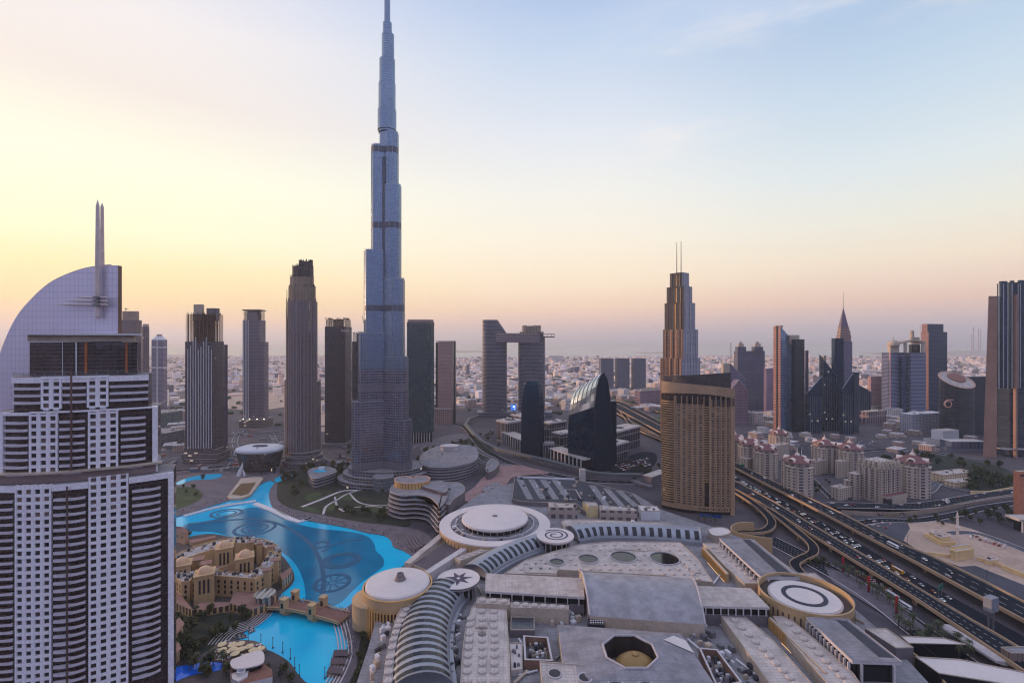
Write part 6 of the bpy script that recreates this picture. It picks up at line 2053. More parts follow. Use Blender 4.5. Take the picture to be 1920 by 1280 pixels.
def drum(label, cx, cy, rx, z, zw, wall, parts, gap=2.0, seg=56, zb=-0.3, name='mall_drum'):
 """round hall: wall ring of radius rx px, with a flat disc roof inside"""
 c = GP(cx, cy, z)
 r_ = rx / U * c[1] / K
 r = thing(name, label, 'rotunda', (*c, 0))
 return r, c, r_
r, c, q_ = drum('round gold walled drum with a white roof and a small cone vent, by the lake', 746, 1089, 58, 33, 33, gold_wall, 1)
b = MB()
b.prism(circ(c, q_ + 2.2, 60), -0.3, 30.5, 0, 1, top=False)
b.prism(circ(c, q_ + 1.5, 60)[::-1], 20, 30.5, 0, 1, top=False)
b.build('gold_wall', [gold_wall, roof_grey], r)
MB().loft([[(*p, 30.5) for p in circ(c, q_ + 2.35, 60)], [(*p, 31.2) for p in circ(c, q_ + 2.35, 60)], [(*p, 31.2) for p in circ(c, q_ + 1.2, 60)], [(*p, 30.5) for p in circ(c, q_ + 1.2, 60)]]).build('rim', [gold_fin], r)
ext(r, 'gutter', circ(c, q_ + 1.4, 48), 24, 27, dark_metal, dark_metal)
MB().lathe(c, [(q_ + 0.4, 26.5), (q_ + 0.6, 30), (q_ + 0.2, 32.3), (q_ - 1.0, 33.0), (q_ * 0.5, 33.6), (0.5, 34.0)], 60).build('roof_disc', [white_disc], r)
MB().lathe(c, [(q_ + 0.72, 28.6), (q_ + 0.72, 29.8)], 60, cap=False).build('roof_edge', [dark_metal], r)
vc = (c[0] + 1.5, c[1] + 1.0)
MB().lathe(vc, [(4.6, 33.7), (3.0, 36.6), (2.6, 38.5), (1.9, 38.5), (1.8, 37.5)], 20).build('vent_cone', [mat('brown vent', S(120, 106, 108), 0.7)], r)
for k in range(26):
 a = R(178 + k * 5.2)
 p = (c[0] + math.cos(a) * (q_ + 2.7), c[1] + math.sin(a) * (q_ + 2.7))
 MB().box(p, 1.2, 0.9, 2, 24 - 0.2 * abs(k - 12), a).build('fin', gold_fin, r)
 MB().box((c[0] + math.cos(a + .045) * (q_ + 2.25), c[1] + math.sin(a + .045) * (q_ + 2.25)), 0.2, 1.3, 3, 22, a).build('slot', dark_metal, r)
b = MB()
for i in range(18):
 a0, a1 = R(150 + i * 4.6), R(150 + (i + 1) * 4.6)
 f0, f1 = math.sin(math.pi * i / 18), math.sin(math.pi * (i + 1) / 18)
 pa = lambda a, rr, z: (c[0] + math.cos(a) * rr, c[1] + math.sin(a) * rr, z)
 o0, o1 = q_ + 2.3 + 7.5 * f0, q_ + 2.3 + 7.5 * f1
 b.face([pa(a0, q_ + 2.3, 25), pa(a1, q_ + 2.3, 25), pa(a1, o1, 23), pa(a0, o0, 23)])
 b.face([pa(a0, o0, 23), pa(a1, o1, 23), pa(a1, o1 - .3, 4 + 3 * (1 - f1)), pa(a0, o0 - .3, 4 + 3 * (1 - f0))])
 b.face([pa(a0, o0 - .3, 4 + 3 * (1 - f0)), pa(a1, o1 - .3, 4 + 3 * (1 - f1)), pa(a1, q_ + 2.3, 4), pa(a0, q_ + 2.3, 4)])
b.build('flared_collar', [gold_wall], r)
r, c, q_ = drum('white disc roof with a dark seven pointed star, next to the vented drum', 859.5, 1083.5, 40, 31, 31, None, 1)
MB().lathe(c, [(q_ * 0.72, 17), (q_ * 0.72, 27.4)], 36).build('glass_drum', [dark_glass], r)
for k in range(16):
 a = 2 * math.pi * k / 16
 MB().box((c[0] + math.cos(a) * q_ * 0.75, c[1] + math.sin(a) * q_ * 0.75), 0.7, 0.7, 17, 28, a).build('column', rim_m, r)
rd_ = MB().lathe(c, [(q_ * 0.86, 27.4), (q_, 29.6), (q_ * 1.0, 31.0), (q_ * 0.985, 31.0), (q_ * 0.98, 30.7), (0.3, 30.75)], 48).build('roof_disc', [white_disc], r)
MB().lathe(c, [(q_ * 1.006, 29.9), (q_ * 1.006, 30.6)], 48, cap=False).build('rim_stripe', [dark_metal], rd_)
st_ = []
for k in range(14):
 a = math.pi * k / 7 + 0.22
 rr = q_ * (0.66 if k % 2 == 0 else 0.27)
 st_.append((c[0] + math.cos(a) * rr, c[1] + math.sin(a) * rr))
MB().prism(st_, 30.76, 30.9).build('star_emblem', [mat('dark star', S(78, 70, 88), 0.8)], rd_)
MB().lathe(c, [(1.4, 30.9), (1.2, 31.3)], 12).build('star_centre', [white_disc], rd_)
r, c, q_ = drum('largest flat white disc roof ringed by a broad pale terrace', 928, 969, 62, 34, 34, None, 1)
R2 = q_ * 1.66
b = MB()
A, B_ = circ(c, R2, 64, None, 0, -200, 90, False), circ(c, R2 * 0.80, 64, None, 0, -200, 90, False)
b.strip(A, B_, 28.0, -0.3) if False else None
b.prism(circ(c, R2, 64), -0.3, 27.0, 0, 1)
b.build('gold_wall', [gold_wall, roof_grey], r)
for rr, wd, z, m_, nm in ((R2 * 1.005, R2 * 0.2, 28.2, white_disc, 'terrace_ring'), (R2 * 0.72, 1.2, 29.0, rim_m, 'inner_rail')):
 MB().loft([[(*p, 27.0) for p in circ(c, rr, 64)], [(*p, z) for p in circ(c, rr, 64)], [(*p, z) for p in circ(c, rr - wd, 64)], [(*p, 27.0) for p in circ(c, rr - wd, 64)]]).build(nm, [m_], r)
MB().lathe(c, [(q_ * 0.9, 27), (q_ * 0.9, 30.6)], 48).build('glass_drum', [dark_glass], r)
for k in range(30):
 a = 2 * math.pi * k / 30
 MB().box((c[0] + math.cos(a) * q_ * 0.93, c[1] + math.sin(a) * q_ * 0.93), 0.6, 0.6, 27, 30.8, a).build('column', rim_m, r)
rd_ = MB().lathe(c, [(q_ * 0.95, 30.6), (q_ * 1.0, 32), (q_ * 0.995, 33.8), (q_ * 0.97, 34.2), (q_ * 0.5, 35.0), (0.3, 35.3)], 60).build('roof_disc', [white_disc], r)
MB().lathe(c, [(3.0, 35.2), (2.6, 35.7)], 20).build('roof_hatch', [mat('grey hatch', S(110, 108, 116), 0.8)], rd_)
rq = random.Random(3)
for k in range(40):
 a = rq.uniform(0, 2 * math.pi)
 rr = rq.uniform(q_ * 1.05, R2 * 0.76)
 MB().box((c[0] + math.cos(a) * rr, c[1] + math.sin(a) * rr), rq.uniform(1, 4), rq.uniform(1, 2.5), 26.9, rq.uniform(27.6, 29.2), a).build('air_unit', rq.choice(UNIT_M), r)
for k in range(22):
 a = R(200 + k * 5)
 MB().box((c[0] + math.cos(a) * (R2 + .1), c[1] + math.sin(a) * (R2 + .1)), 0.25, 0.5, 3, 25, a).build('wall_joint', gold_dark, r)
r, c, q_ = drum('small white disc roof with a dark spiral, between two ribbed vaults', 1041, 1002.5, 35, 31, 31, None, 1)
MB().lathe(c, [(q_ * 0.72, 17), (q_ * 0.72, 27.8)], 36).build('glass_drum', [dark_glass], r)
for k in range(16):
 a = 2 * math.pi * k / 16
 MB().box((c[0] + math.cos(a) * q_ * 0.76, c[1] + math.sin(a) * q_ * 0.76), 0.7, 0.7, 17, 28, a).build('column', rim_m, r)
rd_ = MB().lathe(c, [(q_ * 0.86, 27.6), (q_, 29.6), (q_ * 1.0, 31.0), (0.3, 31.05)], 48).build('roof_disc', [white_disc], r)
sp_a = [(q_ * (0.10 + 0.62 * (i / 90) ** 0.8), 4.4 * math.pi * i / 90 + 1.0) for i in range(91)]
MB().strip([(c[0] + math.cos(a) * (d + .8), c[1] + math.sin(a) * (d + .8)) for d, a in sp_a], [(c[0] + math.cos(a) * (d - .8), c[1] + math.sin(a) * (d - .8)) for d, a in sp_a], 31.2, 31.02).build('spiral_emblem', [mat('dark star', S(78, 70, 88), 0.8)], rd_)
r, c, q_ = drum('gold walled drum with a white roof bearing a dark ring, near the highway', 1508, 1117, 61, 29, 29, None, 1)
R2 = q_ * 1.27
b = MB()
b.prism(circ(c, R2, 64), -0.3, 31.5, 0, 1, top=False)
b.build('gold_wall', [gold_wall], r)
MB().loft([[(*p, 31.5) for p in circ(c, R2 + .12, 64)], [(*p, 32) for p in circ(c, R2 + .12, 64)], [(*p, 32) for p in circ(c, R2 - .8, 64)], [(*p, 26) for p in circ(c, R2 - .8, 64)]]).build('parapet_ring', [gold_wall], r)
ext(r, 'inner_deck', circ(c, R2 - .9, 56), 20, 27.4, roof_dark, mat('dark brown deck', S(74, 62, 60), 0.9))
rd_ = MB().lathe(c, [(q_, 27.4), (q_, 28.6), (q_ * 0.98, 29.2), (0.3, 29.5)], 56).build('roof_disc', [white_disc], r)
MB().loft([[(*p, 29.0 + 0.0) for p in circ(c, q_ * 0.62, 56)], [(*p, 29.75) for p in circ(c, q_ * 0.62, 56)], [(*p, 29.75) for p in circ(c, q_ * 0.5, 56)], [(*p, 29.2) for p in circ(c, q_ * 0.5, 56)]]).build('dark_ring', [mat('dark ring', S(52, 54, 70), 0.8)], rd_)
MB().loft([[(*p, 28.9) for p in circ(c, q_ * 0.97, 56)], [(*p, 29.45) for p in circ(c, q_ * 0.97, 56)], [(*p, 29.45) for p in circ(c, q_ * 0.955, 56)], [(*p, 29.0) for p in circ(c, q_ * 0.955, 56)]]).build('edge_line', [rim_m], rd_)
for k in range(30):
 a = R(165 + k * 7)
 MB().box((c[0] + math.cos(a) * (R2 + .06), c[1] + math.sin(a) * (R2 + .06)), 0.25, 0.8, 12, 27, a).build('slot', dark_metal, r)
# ---- ribbed barrel vaults along a curved path
slate_rib = mat('vault skylight', S(30, 32, 42), 0.25, None, 0.0, ior=1.4)
vault_m = mat('vault metal', S(150, 152, 162), 0.45, None, 0.35, scale=0.08, var=0.1)
def vault(label, px, hw0, hw1, z, hgt, nslot, a0, a1, frac=0.5, n=72, full=False):
 c2 = resample(crom(gp(px, z), 8), n)
 r = thing('barrel_vault', label, 'vault', (*c2[n // 2], 0))
 hw = [lerp(hw0, hw1, i / (n - 1)) for i in range(n)]
 NA = 14
 L_ = [[None] * (NA + 1) for _ in range(n)]
 for i in range(n):
  w_ = hw[i]
  a, b_ = offs(c2, 1.0)[i], c2[i]
  nx, ny = a[0] - b_[0], a[1] - b_[1]
  for j in range(NA + 1):
   th = math.pi * j / NA
   L_[i][j] = (b_[0] + nx * w_ * math.cos(th), b_[1] + ny * w_ * math.cos(th), z + hgt * math.sin(th))
 b = MB()
 for i in range(n - 1):
  for j in range(NA):
   b.face([L_[i][j], L_[i][j + 1], L_[i + 1][j + 1], L_[i + 1][j]])
 b.face([p for p in L_[0]])
 b.face([p for p in L_[-1]][::-1])
 b.build('shell', [vault_m], r, smooth=True)
 for s_ in (1, -1):
  A = [(*p, z + 0.6) for p in [offs(c2, s_ * (hw[i] + 2.2))[i] for i in range(n)]]
  B2 = [(*p, z + 0.6) for p in [offs(c2, s_ * (hw[i] - 0.4))[i] for i in range(n)]]
  m = MB()
  for i in range(n - 1):
   lo = lambda p: (p[0], p[1], 15.0)
   m.face([A[i], B2[i], B2[i + 1], A[i + 1]])
   m.face([A[i], A[i + 1], lo(A[i + 1]), lo(A[i])])
  m.build('kerb', [vault_m], r)
 for k in range(nslot):
  f0 = (k + 0.5 - frac / 2) / nslot
  f1 = (k + 0.5 + frac / 2) / nslot
  m = MB()
  rows = []
  for t_ in range(4):
   f = lerp(f0, f1, t_ / 3) * (n - 1)
   i = min(int(f), n - 2)
   g = f - i
   row = []
   for j in range(9):
    th = lerp(a0, a1, j / 8) / math.pi * NA
    jj = min(int(th), NA - 1)
    h_ = th - jj
    p = Vector(L_[i][jj]) * (1 - g) * (1 - h_) + Vector(L_[i + 1][jj]) * g * (1 - h_) + Vector(L_[i][jj + 1]) * (1 - g) * h_ + Vector(L_[i + 1][jj + 1]) * g * h_
    ctr = Vector((lerp(c2[i][0], c2[i + 1][0], g), lerp(c2[i][1], c2[i + 1][1], g), z))
    row.append(tuple(p + (p - ctr).normalized() * 0.22))
   rows.append(row)
  m.loft(rows, closed=False)
  m.build('skylight', [slate_rib], r, smooth=False)
 return r
PI = math.pi
vault('right hand ribbed vault with dark slots, running to the gold tower', [(1072, 1004), (1110, 998), (1160, 997), (1220, 999), (1275, 1003), (1312, 1006)], 13, 13, 20, 9, 15, R(118), R(168))
vault('middle ribbed vault with dark slots, between the star disc and the spiral disc', [(1010, 1019), (975, 1031), (940, 1046), (908, 1064), (890, 1078)], 13, 13, 20, 9, 12, R(22), R(78))
vault('near ribbed vault with broad grey bands, curving to the bottom edge', [(838, 1112), (818, 1135), (803, 1165), (793, 1200), (789, 1240), (790, 1300)], 17, 18, 20, 12, 16, R(28), R(150), 0.5)
# ---- studded roof slabs
def rows(ax, ay, bx, by, n):
 return [(lerp(ax, bx, (i + .5) / n), lerp(ay, by, (i + .5) / n)) for i in range(n)]
r, P_ = hall('fan shaped pale roof with round roof domes and four round light wells', [(945, 1075), (985, 1050), (1040, 1033), (1085, 1021), (1150, 1015), (1275, 1016), (1310, 1050), (1338, 1092), (1240, 1079), (1046, 1068), (1042, 1079)], ZR)
pts = []
for y in range(1022, 1090, 9):
 for k in range(24):
  x = 940 + k * 18.5 + (9 if (y // 9) % 2 else 0)
  if inside(GP(x, y, ZR), inset(P_, 3)) and all(((x - cx) / (rx * 1.35)) ** 2 + ((y - cy) / (ry * 1.6)) ** 2 > 1 for cx, cy, rx, ry in ((1044, 1054, 14, 6), (1103, 1048, 18, 7.5), (1169, 1044, 23, 9.5), (1246, 1047, 26, 10))):
   pts.append((x, y))
studs(r, pts[:100], ZR, stud_small, 0.9)
for cx, cy, rx in ((1044, 1054, 14), (1103, 1048, 18), (1169, 1044, 23), (1246, 1047, 26)):
 c = GP(cx, cy, ZR)
 q_ = rx / U * c[1] / K
 MB().loft([[(*p, ZR - 1) for p in circ(c, q_ + .8, 36)], [(*p, ZR + .9) for p in circ(c, q_ + .8, 36)], [(*p, ZR + .9) for p in circ(c, q_, 36)], [(*p, ZR + .12) for p in circ(c, q_, 36)]]).build('well_kerb', [rim_m], r)
 MB().face([(*p, ZR + 0.15) for p in circ(c, q_ - .02, 36)]).build('well_glass', [dark_glass], r)
for px in ([(1158, 1024), (1212, 1027), (1214, 1034), (1152, 1030)], [(1275, 1052), (1290, 1052), (1316, 1074), (1300, 1075)], [(983, 1058), (1020, 1052), (1042, 1076), (985, 1074)]):
 ext(r, 'raised_panel', gp(px, ZR), ZR, ZR + 0.8, conc_warm, roof_pale)
r, P_ = hall('studded pale roof strip behind the right hand ribbed vault', [(1052, 978), (1060, 974), (1120, 974), (1250, 980), (1276, 986), (1276, 992), (1180, 988), (1110, 987), (1068, 993), (1058, 992)], ZR - 1, units=3, seed=5)
studs(r, rows(1068, 985, 1130, 980, 7) + rows(1080, 979, 1250, 985, 14), ZR - 1, stud_small, 0.8)
r, P_ = hall('long studded roof slab left of the open plant yard', [(900, 1118), (948, 1118), (951, 1160), (956, 1230), (958, 1330), (860, 1330), (866, 1230), (872, 1180), (884, 1140)], ZR + 1)
studs(r, [(903, 1134), (925, 1134), (903, 1146), (926, 1147)] + [(882, 1160), (880, 1172), (904, 1188 + 0), (926, 1161), (926, 1175)] + [(x, y) for y in (1188, 1201, 1214, 1229, 1244, 1259) for x in (880 - (y - 1188) * .06, 904, 927)] + [(877, 1276), (903, 1276), (928, 1276)], ZR + 1)
ext(r, 'raised_panel', gp([(893, 1156), (914, 1156), (914, 1178), (892, 1178)], ZR + 1), ZR + 1, ZR + 2.2, conc_warm, roof_pale)
studs(r, [(904, 1161), (904, 1172)], ZR + 2.2)
r, P_ = hall('narrow studded roof with three domes above the long slab', [(894, 1120), (956, 1123), (956, 1134), (893, 1131)], ZR + 4, 17)
studs(r, [(905, 1125), (925, 1126), (945, 1127.5)], ZR + 4)
r, P_ = hall('narrow studded roof strip in front of the dark windowed bar', [(957, 1129), (994, 1131), (1067, 1135), (1066, 1143), (994, 1140), (957, 1139)], ZR + 3, 17)
studs(r, rows(960, 1132, 1062, 1139, 6), ZR + 3)
r, P_ = hall('curved strip roof of domes along the gold lakeside wall', [(783, 1126), (748, 1126 + 50), (730, 1222), (718, 1300), (742, 1300), (752, 1222), (766, 1180), (782, 1136)][0:0] + [(757, 1128), (781, 1128), (765, 1166), (752, 1200), (745, 1240), (741, 1310), (715, 1310), (722, 1240), (731, 1200), (742, 1160)], ZR + 2)
studs(r, [(768, 1134), (762, 1143), (756, 1154), (751, 1165), (746, 1174), (742, 1186), (738, 1199), (735, 1214), (732, 1232), (730, 1244), (729, 1260), (728, 1277)], ZR + 2)
r, P_ = hall('pale strip roof of domes beside the middle ribbed vault', [(853, 1046), (946, 1012), (970, 1012), (862, 1052)], ZR + 1)
studs(r, rows(862, 1046, 955, 1014, 8), ZR + 1, stud_small)
# ---- ramp like brown roof from big disc to the drum
r, P_ = hall('long brown ramp roof leading from the largest disc towards the vented drum', [(852, 1003), (893, 1010), (805, 1072), (772, 1058)], 21, top=mat('brown roof felt', S(96, 84, 90), 0.9, scale=0.06))
for a, c, lb in (((764, 1058), (832, 1001), 'gold'), ((800, 1076), (902, 1010), 'pale')):
 b = MB()
 A = gp([a, c], 22)
 b.strip(offs(A, 3.0), offs(A, -3.0), 23.5, -0.3 if lb == 'gold' else 16)
 b.build('side_wall', [concrete if lb != 'gold' else roof_pale, gold_wall], r)
# ---- windowed bars and the big arched roof
def windowed_bar(label, px, z, drop=5.0):
 """flat roof slab with a strip of dark windows between posts under its front edge; px = back-left, back-right, front-right, front-left"""
 P_ = gp(px, z)
 r = bld('mall_hall', label, P_, 'mall roof')
 ext(r, 'roof', P_, z - 1.6, z, concrete, roof_pale, bottom=True)
 inn = inset(P_, 1.0)
 ext(r, 'dark_windows', inn, z - 6, z - 1.6, dark_glass)
 ext(r, 'wall', inset(P_, 0.4), 15, z - 6, conc_dark, roof_grey)
 a, c = P_[3], P_[2]
 fins(r, a, c, 9, z - 6, z - 1.6, 0.7, 0.6, concrete, name='post')
 return r, P_
windowed_bar('long flat roof bar with dark windows, left of the arched roof', [(911, 1074), (1094, 1083), (1096, 1119), (909, 1107)], 31)
windowed_bar('long flat roof bar with dark windows, right of the arched roof', [(1297, 1097), (1408, 1102), (1443, 1138), (1316, 1135)], 31)
r = thing('arched_roof', 'big smooth grey arched roof in the middle of the mall', 'mall roof', (*GP(1200, 1120, 28), 0))
zA = 26
fl, fr_, bl, br = GP(1106, 1154, zA), GP(1322, 1170, zA), GP(1086, 1074, zA), GP(1292, 1086, zA)
b = MB()
NA = 16
ringL, ringR = [], []
for j in range(NA + 1):
 f = j / NA
 zz = zA + 11 * math.sin(math.pi * f) ** 0.8
 ringL.append((lerp(fl[0], bl[0], f), lerp(fl[1], bl[1], f), zz))
 ringR.append((lerp(fr_[0], br[0], f), lerp(fr_[1], br[1], f), zz))
for j in range(NA):
 b.face([ringL[j], ringR[j], ringR[j + 1], ringL[j + 1]])
b.build('shell', [facade('arched roof sheet', S(124, 122, 130), S(158, 154, 160), 1.5, 90, 0.93, 1.0, 0.7, 0.62, 1.4, var=0.02, bump=0.03)], r, smooth=True)
for rg_, nm in ((ringL, 'end_wall'), (ringR, 'end_wall')):
 MB().face(rg_ if rg_ is ringR else rg_[::-1]).build(nm, [conc_warm], r)
 MB().tube([(p[0], p[1], p[2] + 0.25) for p in rg_], 0.75, 6).build('edge_trim', [rim_m], r)
ext(r, 'base', [fl, fr_, br, bl], 15, zA, conc_warm)
roofbits(r, [GP(1110, 1160, 17), GP(1330, 1176, 17), GP(1330, 1186, 17), GP(1110, 1168, 17)], 17, 24, 1.5, 4, 3, 0.5, 17)
MB().face([GP(1105, 1157, 27.2) + (27.2,), GP(1128, 1158, 27.2) + (27.2,), GP(1130, 1168, 27.2) + (27.2,), GP(1103, 1167, 27.2) + (27.2,)]).build('lit_skylight', [lamp_mat('bright skylight', (0.85, 0.92, 1, 1), 0.9)], r) if False else None
g_ = MB()
for i in range(6):
 for j in range(3):
  p = GP(1108 + i * 4.4, 1159 + j * 4, 24)
  g_.box(p, 0.9, 0.9, 24, 24.4)
ext(r, 'cooling_grid', gp([(1103, 1156), (1131, 1158), (1134, 1171), (1101, 1169)], 24), 17, 23.9, dark_metal, dark_metal)
g_.build('cooling_fans', [white_disc], r)
# ---- octagon court with the golden dome
r = thing('octagon_roof', 'broad grey folded roof with an eight sided opening over a golden dome', 'mall roof', (*GP(1180, 1232, 28), 0))
zO = 27
oc = GP(1181, 1231, zO)
outer = gp([(1046, 1170), (1276, 1187), (1352, 1300), (1062, 1256 + 44)], zO)
o8 = []
ro = 51 / U * oc[1] / K
for k in range(8):
 a = R(22.5 + 45 * k)
 o8.append((oc[0] + ro * math.cos(a), oc[1] + ro * math.sin(a)))
grey_f = facade('folded roof sheet', S(112, 108, 116), S(144, 139, 146), 3.0, 6.0, 0.97, 0.97, 0.9, 0.8, 1.4, var=0.03, bump=0.02)
q4 = outer          # order: back-left, back-right, front-right, front-left
def z3(p, z):
 return (p[0], p[1], z)
idx = {0: (3, 2), 1: (1, 0), 2: (7, 6), 3: (5, 4)}
b = MB()
hi = zO + 3.5
for s_, (k0, k1) in enumerate(((3, 0), (0, 1), (1, 2), (2, 3))):
 pass
sides = [(q4[0], q4[1], (1, 2)), (q4[1], q4[2], (7, 0)), (q4[2], q4[3], (5, 6)), (q4[3], q4[0], (3, 4))]
for p0, p1, (i0, i1) in sides:
 b.face([z3(p0, zO), z3(p1, zO), z3(o8[i0], hi), z3(o8[i1], hi)][::-1])
for cpt, (i0, i1) in ((q4[0], (2, 3)), (q4[1], (0, 1)), (q4[2], (6, 7)), (q4[3], (4, 5))):
 b.face([z3(cpt, zO), z3(o8[i0], hi), z3(o8[i1], hi)])
b.build('folded_roof', [grey_f], r)
ext(r, 'wall', outer, 15, zO - 0.02, conc_warm)if False else MB().prism(outer, 15, zO, top=False).build('wall', [conc_warm], r)
b = MB()
for k in range(8):
 p0, p1 = o8[k], o8[(k + 1) % 8]
 b.face([z3(p0, hi), z3(p1, hi), z3(p1, 12), z3(p0, 12)])
b.build('well_wall', [mat('dark well wall', S(52, 42, 44), 0.7)], r)
MB().tube([z3(p, hi + 0.2) for p in o8 + [o8[0]]], 0.7, 5).build('opening_rim', [rim_m], r)
MB().face([z3(p, 12.05) for p in o8]).build('well_floor', [mat('dark well floor', S(40, 32, 34), 0.9)], r)
for p in q4:
 pass
dome_m = mat('golden dome', S(150, 118, 70), 0.45, None, 0.2, scale=0.05, var=0.1)
MB().lathe((oc[0] + 3, oc[1] - 1), [(13, 12), (12.8, 17), (11.8, 21.5), (9.5, 25.2), (6.2, 27.8), (2.6, 29.1), (0.4, 29.4)], 32, sx=1.12, sy=0.95).build('dome', [dome_m], r, smooth=True)
MB().lathe((oc[0] + 3, oc[1] - 1), [(2.2, 29.2), (2.0, 29.9), (0.9, 30.1)], 14).build('dome_cap', [dome_m], r)
for k in range(16):
 a = 2 * PI * k / 16
 MB().bar((oc[0] + math.cos(a) * ro * .93, oc[1] + math.sin(a) * ro * .93, 12), (oc[0] + math.cos(a) * ro * .93, oc[1] + math.sin(a) * ro * .93, hi - 1), 0.5, 0.5).build('column', [mat('dark well wall', S(52, 42, 44), 0.7)], r)
MB().face([z3(p, zO + 0) for p in q4]) if False else None
sky_p = [Vector(z3(q4[1], zO)).lerp(Vector(z3(o8[0], hi)), 0.25), Vector(z3(q4[1], zO)).lerp(Vector(z3(o8[0], hi)), 0.62), Vector(z3(q4[2], zO)).lerp(Vector(z3(q4[1], zO)), 0.62), Vector(z3(q4[2], zO)).lerp(Vector(z3(q4[1], zO)), 0.85)]
n_ = (sky_p[1] - sky_p[0]).cross(sky_p[2] - sky_p[0]).normalized()
n_ = n_ if n_.z > 0 else -n_
MB().face([tuple(p + n_ * 0.5) for p in sky_p]).build('roof_patch', [white_disc], r)
r, P_ = hall('front grey roof slab with four round black fans at the bottom edge', [(1012, 1240), (1253, 1258), (1266, 1320), (1020, 1320)], ZR + 4, units=0)
for px, py in ((1040, 1263), (1097, 1271), (1154, 1280), (1208, 1276)):
 c = GP(px, py, ZR + 4)
 MB().lathe(c, [(4.2, ZR + 3.95), (4.2, ZR + 4.7), (3.4, ZR + 4.7), (3.4, ZR + 4.45)], 22).build('fan_kerb', [rim_m], r)
 MB().lathe(c, [(3.3, ZR + 4.5), (0.8, ZR + 4.6)], 18).build('fan', [dark_metal], r)
# ---- sunken yards
def yard(label, px, z=23, depth=11, wall=None):
 P_ = gp(px, z)
 r = bld('plant_yard', label, P_, 'plant yard')
 fl_ = 17.2
 inn = inset(P_, 1.2)
 b = MB()
 n = len(P_)
 for i in range(n):
  j = (i + 1) % n
  b.face([z3(P_[i], z), z3(P_[j], z), z3(inn[j], z), z3(inn[i], z)], 1)
  b.face([z3(P_[i], 15), z3(P_[j], 15), z3(P_[j], z), z3(P_[i], z)])
  b.face([z3(inn[j], fl_), z3(inn[i], fl_), z3(inn[i], z), z3(inn[j], z)])
 b.build('yard_wall', [wall or mat('brown yard wall', S(128, 96, 84), 0.8), concrete], r)
 MB().face([z3(p, fl_) for p in inn]).build('yard_floor', [conc_dark], r)
 roofbits(r, inn, fl_, 22, 0.8, 2.4, 3.0, 1.0, 61, 'plant_unit')
 return r
yard('open brown walled plant yard left of the octagon', [(981, 1190), (1028, 1193), (1037, 1238), (983, 1236)])
yard('open brown walled plant yard right of the octagon', [(1310, 1213), (1345, 1216), (1392, 1278), (1345, 1290)])
r, P_ = hall('black tiled square roof panel beside the long studded slab', [(958, 1156), (1002, 1157), (1002, 1181), (957, 1181)], 22, 15, conc_dark, facade('black solar tiles', S(40, 40, 50), S(34, 36, 46), 2, 2, 0.92, 0.92, 0.6, 0.3))
r, P_ = hall('white flat roof of a plant room beside the brown yard', [(955, 1205), (980, 1205), (980, 1255), (958, 1258)], 20, 15, concrete, white_disc, units=6, seed=14, us=(1, 2))
# ---- right side: gold lit slots and studded strips
r, P_ = hall('upper right studded roof strip with a gold lit slot', [(1318, 1018), (1350, 1018), (1376, 1040), (1415, 1072), (1432, 1094), (1396, 1094), (1360, 1062)], ZR)
studs(r, rows(1330, 1022, 1416, 1088, 8), ZR, stud_small, 1.0)
r, P_ = hall('lower middle studded roof strip running to the bottom edge', [(1347, 1148), (1390, 1150), (1450, 1200), (1530, 1290), (1530, 1320), (1470, 1320), (1392, 1210)], ZR)
studs(r, rows(1372, 1157, 1500, 1290, 10), ZR)
r, P_ = hall('lower right studded roof strip beside the gold finned slot', [(1449, 1155), (1478, 1156), (1530, 1200), (1600, 1262), (1640, 1320), (1585, 1320), (1480, 1200)], ZR)
studs(r, rows(1472, 1163, 1598, 1288, 9), ZR)
def slot(label, pa, pb, pc, pd, z):
 """gold lit trench: pa-pb far long edge (lit wall), pd-pc near long edge"""
 A, B_, C_, D_ = [GP(*p, z) for p in (pa, pb, pc, pd)]
 r = thing('gold_slot', label, 'light slot', (*A, 0))
 fins(r, A, B_, 34, 15, z, 0.35, 0.5, gold_fin, name='fin')
 ang = math.atan2(B_[1] - A[1], B_[0] - A[0])
 nx, ny = -math.sin(ang), math.cos(ang)
 w_ = [A, B_, (B_[0] + nx * 2, B_[1] + ny * 2), (A[0] + nx * 2, A[1] + ny * 2)]
 ext(r, 'gold_wall', w_, 15, z + 0.6, gold_wall, conc_warm)
 l2 = lamp_mat('warm wall washer', (1.0, 0.62, 0.28, 1), 0.5)
 p = [(lerp(A[0], B_[0], f) - nx * 1.2, lerp(A[1], B_[1], f) - ny * 1.2, 17.3) for f in (0.3, 0.98)]
 MB().bar(p[0], p[1], 0.3, 0.3).build('wall_washer', l2, r)
 return r
slot('gold finned wall of the upper light slot near the slip road', (1316, 1026), (1362, 1076), (1350, 1080), (1306, 1032), ZR)
slot('gold finned wall of the lower light slot, brightest in the roofscape', (1441, 1158), (1546, 1262), (1500, 1266), (1436, 1166), ZR)
